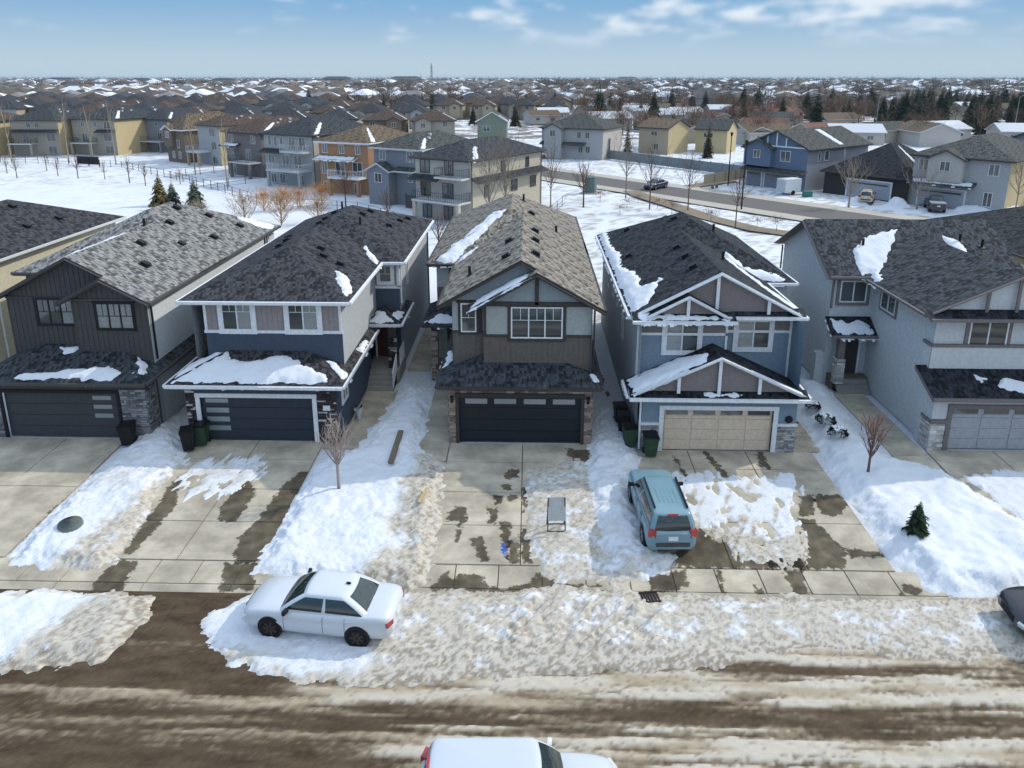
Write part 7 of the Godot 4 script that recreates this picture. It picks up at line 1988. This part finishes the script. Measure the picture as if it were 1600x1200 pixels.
func make_far() -> void:
	var rr := RandomNumberGenerator.new()
	rr.seed = 77
	# prototypes of far houses, copied over the suburb
	var L := "distant house with %s roof at the left end of the nearest suburb row"
	var Rr := "older low house with %s roof nearest the fence on the right"
	var protos := []
	var roofs := [[M.shg_chocolate, "a brown"], [M.shg_slate, "a slate"], [M.shg_dark, "a dark grey"]]
	for i in 3:
		protos.append(far_house(L % roofs[i][1], -150.0 + i * 16, -246.0, 0, 11, 13, 5.4, 0.48, roofs[i][0], [M.tanwall, M.lightgrey, M.beige][i], M.tanwall, [[4.4, [-2.6, 2.6], 1.4, 1.3]], {"name": "distant_house", "group": "far left suburb houses with %s roof" % roofs[i][1], "bump": [[0.0, 4.4, 1.2, 0.0, 5.3]] if i < 2 else [[-4.6, -0.8, 1.6, 0.0, 5.3]], "snow": [[[0, [Vector2(0.05, 0.05), Vector2(0.12, 0.05), Vector2(0.28, 0.7), Vector2(0.2, 0.7)]]], [[1, [Vector2(0.55, 0.08), Vector2(0.8, 0.06), Vector2(0.72, 0.3), Vector2(0.6, 0.34)]]], []][i]}))
	var low := []
	var lr := [[M.shg_tan, "a brown", M.palewall], [M.redroof, "a red-brown", M.tanwall], [M.shg_green, "a grey", M.creamwall], [M.snow, "a snow-covered", M.palewall]]
	for i in 4:
		low.append(far_house(Rr % lr[i][1], 60.0 + i * 17, -182.0 - i * 4.0, 20, 13, 9, 3.2, 0.4, lr[i][0], lr[i][2], lr[i][2], [[1.8, [-3.6, 3.0], 1.6, 1.1]], {"name": "old_house", "group": "far right older houses with %s roof" % lr[i][1], "side_gable": true, "fascia": M.offwhite}))
	var k := 0
	for row in 7:
		var z := -246.0 - row * 27.0
		var x := -0.74 * -z - 4.0
		var at := 4 if row == 0 else 1
		while x < (-38.0 if row < 2 else 14.0):
			if not (row == 0 and x < -100.0):
				var pick := rr.randi() % 3
				copy(protos[pick], V(x + rr.randf_range(-1, 1), 0, z + rr.randf_range(-3, 3)), (PI if row % 2 else 0.0) + rr.randf_range(-0.1, 0.1), "distant house with %s roof, %s from left in the %s far suburb row" % [roofs[pick][1], nth(at), nth(row + 2)], rr.randf_range(0.9, 1.05))
				at += 1
				k += 1
			x += rr.randf_range(13.5, 16.0)
	for row in 8:
		var z := -190.0 - row * 26.0
		var x := 44.0 if row < 1 else (8.0 if row > 2 else 26.0)
		var at := 5 if row == 0 else 1
		while x < 0.8 * -z:
			var park: bool = x > 0.36 * -z and z > -330.0 and z < -215.0
			if not park or rr.randf() < 0.12:
				var pick := rr.randi() % 4
				copy(low[pick], V(x + rr.randf_range(-3, 3), 0, z + rr.randf_range(-6, 6)), [0.0, PI / 2, 0.3, -0.3][rr.randi() % 4] + rr.randf_range(-0.15, 0.15), "older house with %s roof, %s from left in the %s old-quarter row" % [lr[pick][1], nth(at), nth(row + 1)], rr.randf_range(0.85, 1.1))
				at += 1
				k += 1
			x += rr.randf_range(17, 24)
	# beyond that nobody could count: roofs, trees and blocks out to the horizon
	var hb := MB.new()
	var hw := func(b: MB, w: float, d: float, e: float, p: float, wallc: Color, roofc: Color, snowy: Color) -> void:
		b.col = wallc
		for q in [[Vector2(-w / 2, 0), Vector2(w / 2, 0)], [Vector2(w / 2, 0), Vector2(w / 2, -d)], [Vector2(w / 2, -d), Vector2(-w / 2, -d)], [Vector2(-w / 2, -d), Vector2(-w / 2, 0)]]:
			b.quad(V(q[0].x, -0.5, q[0].y), V(q[1].x, -0.5, q[1].y), V(q[1].x, e, q[1].y), V(q[0].x, e, q[0].y))
		b.col = roofc
		for pl in turned(hip(-0.4, d + 0.4, -w / 2 - 0.4, w / 2 + 0.4, e, p)):
			b.poly(pl)
			b.col = snowy if b.col == roofc and rr.randf() < 0.3 else roofc
		b.col = roofc * 0.3
		for s in [-1, 1]: b.box(V(s * w * 0.26, e * 0.6, 0.03), V(1.8, 1.3, 0.08))
	var meshes := []
	var sets := [[Color(0.42, 0.38, 0.31), Color(0.12, 0.10, 0.085)], [Color(0.45, 0.45, 0.45), Color(0.085, 0.09, 0.10)], [Color(0.50, 0.45, 0.36), Color(0.17, 0.13, 0.10)], [Color(0.30, 0.31, 0.34), Color(0.10, 0.10, 0.105)], [Color(0.55, 0.53, 0.50), Color(0.22, 0.21, 0.21)]]
	for i in sets.size():
		var b := MB.new()
		hw.call(b, 12.0 + i, 10.0, 4.6 if i % 2 else 5.6, 0.45, sets[i][0], sets[i][1], Color(0.66, 0.68, 0.71))
		meshes.append(b.mesh())
	var scatter := func(called: String, mesh: Mesh, m: Material, n: int, z0: float, z1: float, left: float, right: float, s0: float, s1: float, pw := 1.6) -> void:
		var mm := MultiMesh.new()
		mm.transform_format = MultiMesh.TRANSFORM_3D
		mm.mesh = mesh
		mm.instance_count = n
		for i in n:
			var z: float = -(z0 + (z1 - z0) * pow(rr.randf(), pw))
			var s := rr.randf_range(s0, s1)
			mm.set_instance_transform(i, Transform3D(Basis(Vector3.UP, rr.randf_range(-0.5, 0.5) + PI / 2 * (rr.randi() % 4)).scaled(Vector3(s, s * rr.randf_range(0.85, 1.15), s)), V(rr.randf_range(left, right) * -z, -0.2, z)))
		var o := MultiMeshInstance3D.new()
		o.name = numbered(called)
		o.multimesh = mm
		o.material_override = m
		add_child(o)
		tag(o, "far-off suburb roofs and walls merging towards the horizon" if called == "far_suburb" else ("far-off bare woods between the suburb roofs" if called == "far_woods" else "far-off dark conifers dotting the suburb to the horizon"), "suburb" if called == "far_suburb" else "woods", "", "stuff")
	for i in meshes.size():
		scatter.call("far_suburb", meshes[i], M.leafv, 420, 400.0, 1300.0, -0.80, 0.80 if i != 1 else 0.3, 0.9, 1.15, 1.3)
		scatter.call("far_suburb", meshes[i], M.leafv, 900, 1000.0, 5200.0, -0.80, 0.80, 1.0, 1.6, 1.5)
	scatter.call("far_woods", clump_mesh(600, 130, 9.0, 4.5, Color(0.15, 0.11, 0.09), 0.16), M.leafv, 1500, 330.0, 1500.0, -0.25, 0.80, 0.7, 1.2, 1.3)
	scatter.call("far_woods", clump_mesh(601, 60, 9.0, 6.0, Color(0.13, 0.105, 0.09), 0.5), M.leafv, 2600, 900.0, 5500.0, -0.80, 0.80, 0.8, 1.6, 1.4)
	scatter.call("far_conifers", spruce_mesh(14, 3.4, 610, 10, 6, Color(0.03, 0.042, 0.03)), M.leafv, 420, 330.0, 1300.0, 0.0, 0.80, 0.7, 1.2, 1.2)
	scatter.call("far_conifers", spruce_mesh(14, 4.0, 611, 6, 5, Color(0.035, 0.045, 0.04)), M.leafv, 900, 800.0, 5200.0, -0.80, 0.80, 0.8, 1.4, 1.4)
	scatter.call("far_conifers", spruce_mesh(14, 9.0, 612, 4, 5, Color(0.035, 0.045, 0.045)), M.leafv, 2600, 5200.0, 9500.0, -0.80, 0.80, 1.2, 2.2, 1.0)
	# apartment blocks near the horizon
	var ap := [[-860, -1330, 46, 13, M.palewall, "pale apartment block with red patches near the left horizon, leftmost"], [-690, -1290, 40, 12, M.creamwall, "cream apartment block near the left horizon, second from left"], [-455, -1080, 38, 12, M.palewall, "pale apartment block near the left horizon, third from left"], [-375, -1090, 36, 12, M.creamwall, "cream apartment block near the left horizon, fourth from left"], [-390, -1480, 55, 15, M.bluewall, "blue-grey apartment block left of the mast near the horizon"], [-240, -1420, 60, 15, M.lightgrey, "light grey apartment block nearest the mast on the horizon"], [300, -2300, 60, 15, M.palewall, "wide pale block near the horizon right of centre"]]
	for a in ap:
		var o := thing("apartment_block", a[5], "apartment", V(a[0], 0, a[1]), 0.1)
		wall(o, a[4], "flat", Vector2(-a[2] / 2.0, 0), Vector2(a[2] / 2.0, 0), rect(0, a[2], -0.4, a[3]))
		wall(o, a[4], "flat", Vector2(a[2] / 2.0, 0), Vector2(a[2] / 2.0, -18), rect(0, 18, -0.4, a[3]))
		wall(o, a[4], "flat", Vector2(-a[2] / 2.0, -18), Vector2(-a[2] / 2.0, 0), rect(0, 18, -0.4, a[3]))
		roof(o, turned(hip(-1.0, 19.0, -a[2] / 2.0 - 1, a[2] / 2.0 + 1, a[3], 0.35)), M.shg_green, M.offwhite, 0.5)
		for fl in 4:
			var n := int(a[2] / 7.0)
			for i in n:
				var b := MB.new()
				b.box(V(-a[2] / 2.0 + 4.0 + i * 7.0, 2.4 + fl * (a[3] - 3.0) / 4.0 + 0.6, 0.1), V(3.4, 1.9, 0.3))
				part(b, "window", M.pane, o)
	# the lattice mast
	var o := thing("lattice_mast", "tall lattice radio mast standing on the horizon", "mast", V(-106.8, 0, -800.0))
	for s in [[-1, -1], [1, -1], [0, 1.2]]:
		var b := MB.new()
		b.beam(V(s[0] * 1.6, 0, s[1] * 1.6), V(s[0] * 0.35, 31, s[1] * 0.35), 0.3, 0.3)
		part(b, "leg", M.metal, o)
	for j in 14:
		var b := MB.new()
		var f := j / 14.0; var g := (j + 1) / 14.0
		var wa := lerpf(1.6, 0.35, f); var wc := lerpf(1.6, 0.35, g)
		b.beam(V(-wa, 31 * f, -wa), V(wc, 31 * g, -wc), 0.16, 0.16); b.beam(V(wa, 31 * f, -wa), V(0, 31 * g, 1.2 * wc), 0.16, 0.16)
		part(b, "brace", M.metal, o)
	for j in 3:
		var b := MB.new()
		b.box(V(0, 27.0 - j * 4.5, 0), V(2.6, 2.0, 2.2))
		part(b, "antenna", M.offwhite, o)

func make_far_props() -> void:
	lamp_post("black street lamp post beside the back road behind the slate house", V(27.0, 0, -91.0), 8.2, 0.0, 0.0, M.black)
	lamp_post("black lamp post at the end of the short fence", V(31.0, 0, -112.5), 7.6, 0.0, 0.0, M.black)
	lamp_post("tall pale street lamp right of the tallest spruce", V(46.0, 0, -252.0), 11.0, 2.4, 2.6)
	lamp_post("grey street lamp among the older houses above the blue house", V(75.0, 0, -235.0), 11.0, 2.4, 0.4)
	lamp_post("grey street lamp far right beyond the dark bungalow", V(96.0, 0, -205.0), 11.0, 2.4, 0.4)
	lamp_post("pale street lamp at the far right among the bare trees", V(134.0, 0, -205.0), 11.0, 2.4, 0.4)
	# the green utility box with its concrete pad
	var o := thing("utility_box", "tall green utility box beside the back road left of the bare trees", "utility box", V(8.9, 0.0, -104.6), -0.35)
	var b := MB.new()
	mat("boxgreen", 0.14, 0.21, 0.20, 0.6)
	b.box(V(0, 1.15, 0), V(1.5, 2.2, 1.2)); b.box(V(0, 2.28, 0), V(1.6, 0.08, 1.3))
	part(b, "cabinet", M.boxgreen, o)
	b = MB.new()
	b.box(V(0, 0.02, 0.2), V(2.6, 0.16, 2.4))
	part(b, "pad", M.concrete, o)
	for s in [-1, 1]:
		b = MB.new()
		b.box(V(s * 0.36, 1.15, 0.61), V(0.66, 1.9, 0.03))
		part(b, "door", M.boxgreen, o)
	# the white box trailer
	o = thing("box_trailer", "white box trailer parked before the blue house's garage", "trailer", V(37.4, 0.0, -104.0), 0.45)
	b = MB.new()
	b.box(V(0, 1.35, 0), V(2.9, 1.9, 1.8))
	part(b, "box", M.white, o)
	b = MB.new()
	b.box(V(-1.47, 1.3, 0), V(0.04, 1.6, 1.5))
	part(b, "rear_door", M.offwhite, o)
	for s in [-1, 1]:
		b = MB.new()
		b.tube(V(0.0, 0.33, s * 0.82), V(0.0, 0.33, s * 0.98), 0.33, 0.33, 14, true)
		part(b, "wheel", M.rubber, o)
	b = MB.new()
	b.beam(V(1.4, 0.45, 0), V(2.4, 0.45, 0), 0.1, 0.1)
	part(b, "hitch", M.charcoal, o)
	# black banner on the wire fence
	o = thing("fence_banner", "black banner hung on the wire fence before the walk-out houses", "banner", V(-84.4, 0.0, -135.4), -0.31)
	b = MB.new()
	b.box(V(0, 1.05, 0), V(5.4, 1.5, 0.05))
	part(b, "sheet", M.black, o)
	for s in [-2.7, 0.0, 2.7]:
		b = MB.new()
		b.box(V(s, 0.9, -0.08), V(0.1, 1.8, 0.1))
		part(b, "post", M.charcoal, o)
	# wooden bench by the road and bins
	o = thing("bench", "small wooden bench beside the short fence by the back road", "bench", V(28.2, 0.0, -109.6), 0.9)
	b = MB.new()
	b.box(V(0, 0.48, 0), V(1.8, 0.08, 0.45))
	part(b, "seat", M.rawwood, o)
	for s in [-1, 1]:
		b = MB.new()
		b.box(V(s * 0.75, 0.22, 0), V(0.1, 0.44, 0.4))
		part(b, "leg", M.rawwood, o)
	o = thing("recycling_box", "teal recycling box on the snow beside the white trailer", "box", V(39.4, 0.0, -102.0))
	b = MB.new()
	mat("teal", 0.05, 0.22, 0.2, 0.6)
	b.box(V(0, 0.35, 0), V(1.2, 0.7, 0.8))
	part(b, "tub", M.teal, o)
	b = MB.new()
	b.box(V(0, 0.73, 0), V(1.26, 0.06, 0.86))
	part(b, "lid", M.teal, o)
	# snow heaps by the back driveways
	for q in [[[Vector2(42.5, -96), Vector2(44.8, -95), Vector2(46.2, -97), Vector2(43.6, -99)], 1.1], [[Vector2(46.5, -94.5), Vector2(49.5, -92.5), Vector2(50.2, -95.5), Vector2(48, -97)], 1.3], [[Vector2(53, -91), Vector2(62, -86), Vector2(63, -92), Vector2(56, -94)], 0.8]]:
		snow_bank("snow_heap", q[0], q[1], 1.4, 0.25, 0.12, func(x, z, sd, w): return grit(x, z, 0.06, w))

func _ready() -> void:
	make_materials()
	make_world()
	make_ground()
	house_charcoal(); house_blue_mauve(); house_brown(); house_slate_blue(); house_pale(); house_left_edge(); house_unfinished()
	make_mid_houses()
	make_fences()
	make_vehicles()
	make_props()
	make_far_props()
	make_trees()
	make_far()
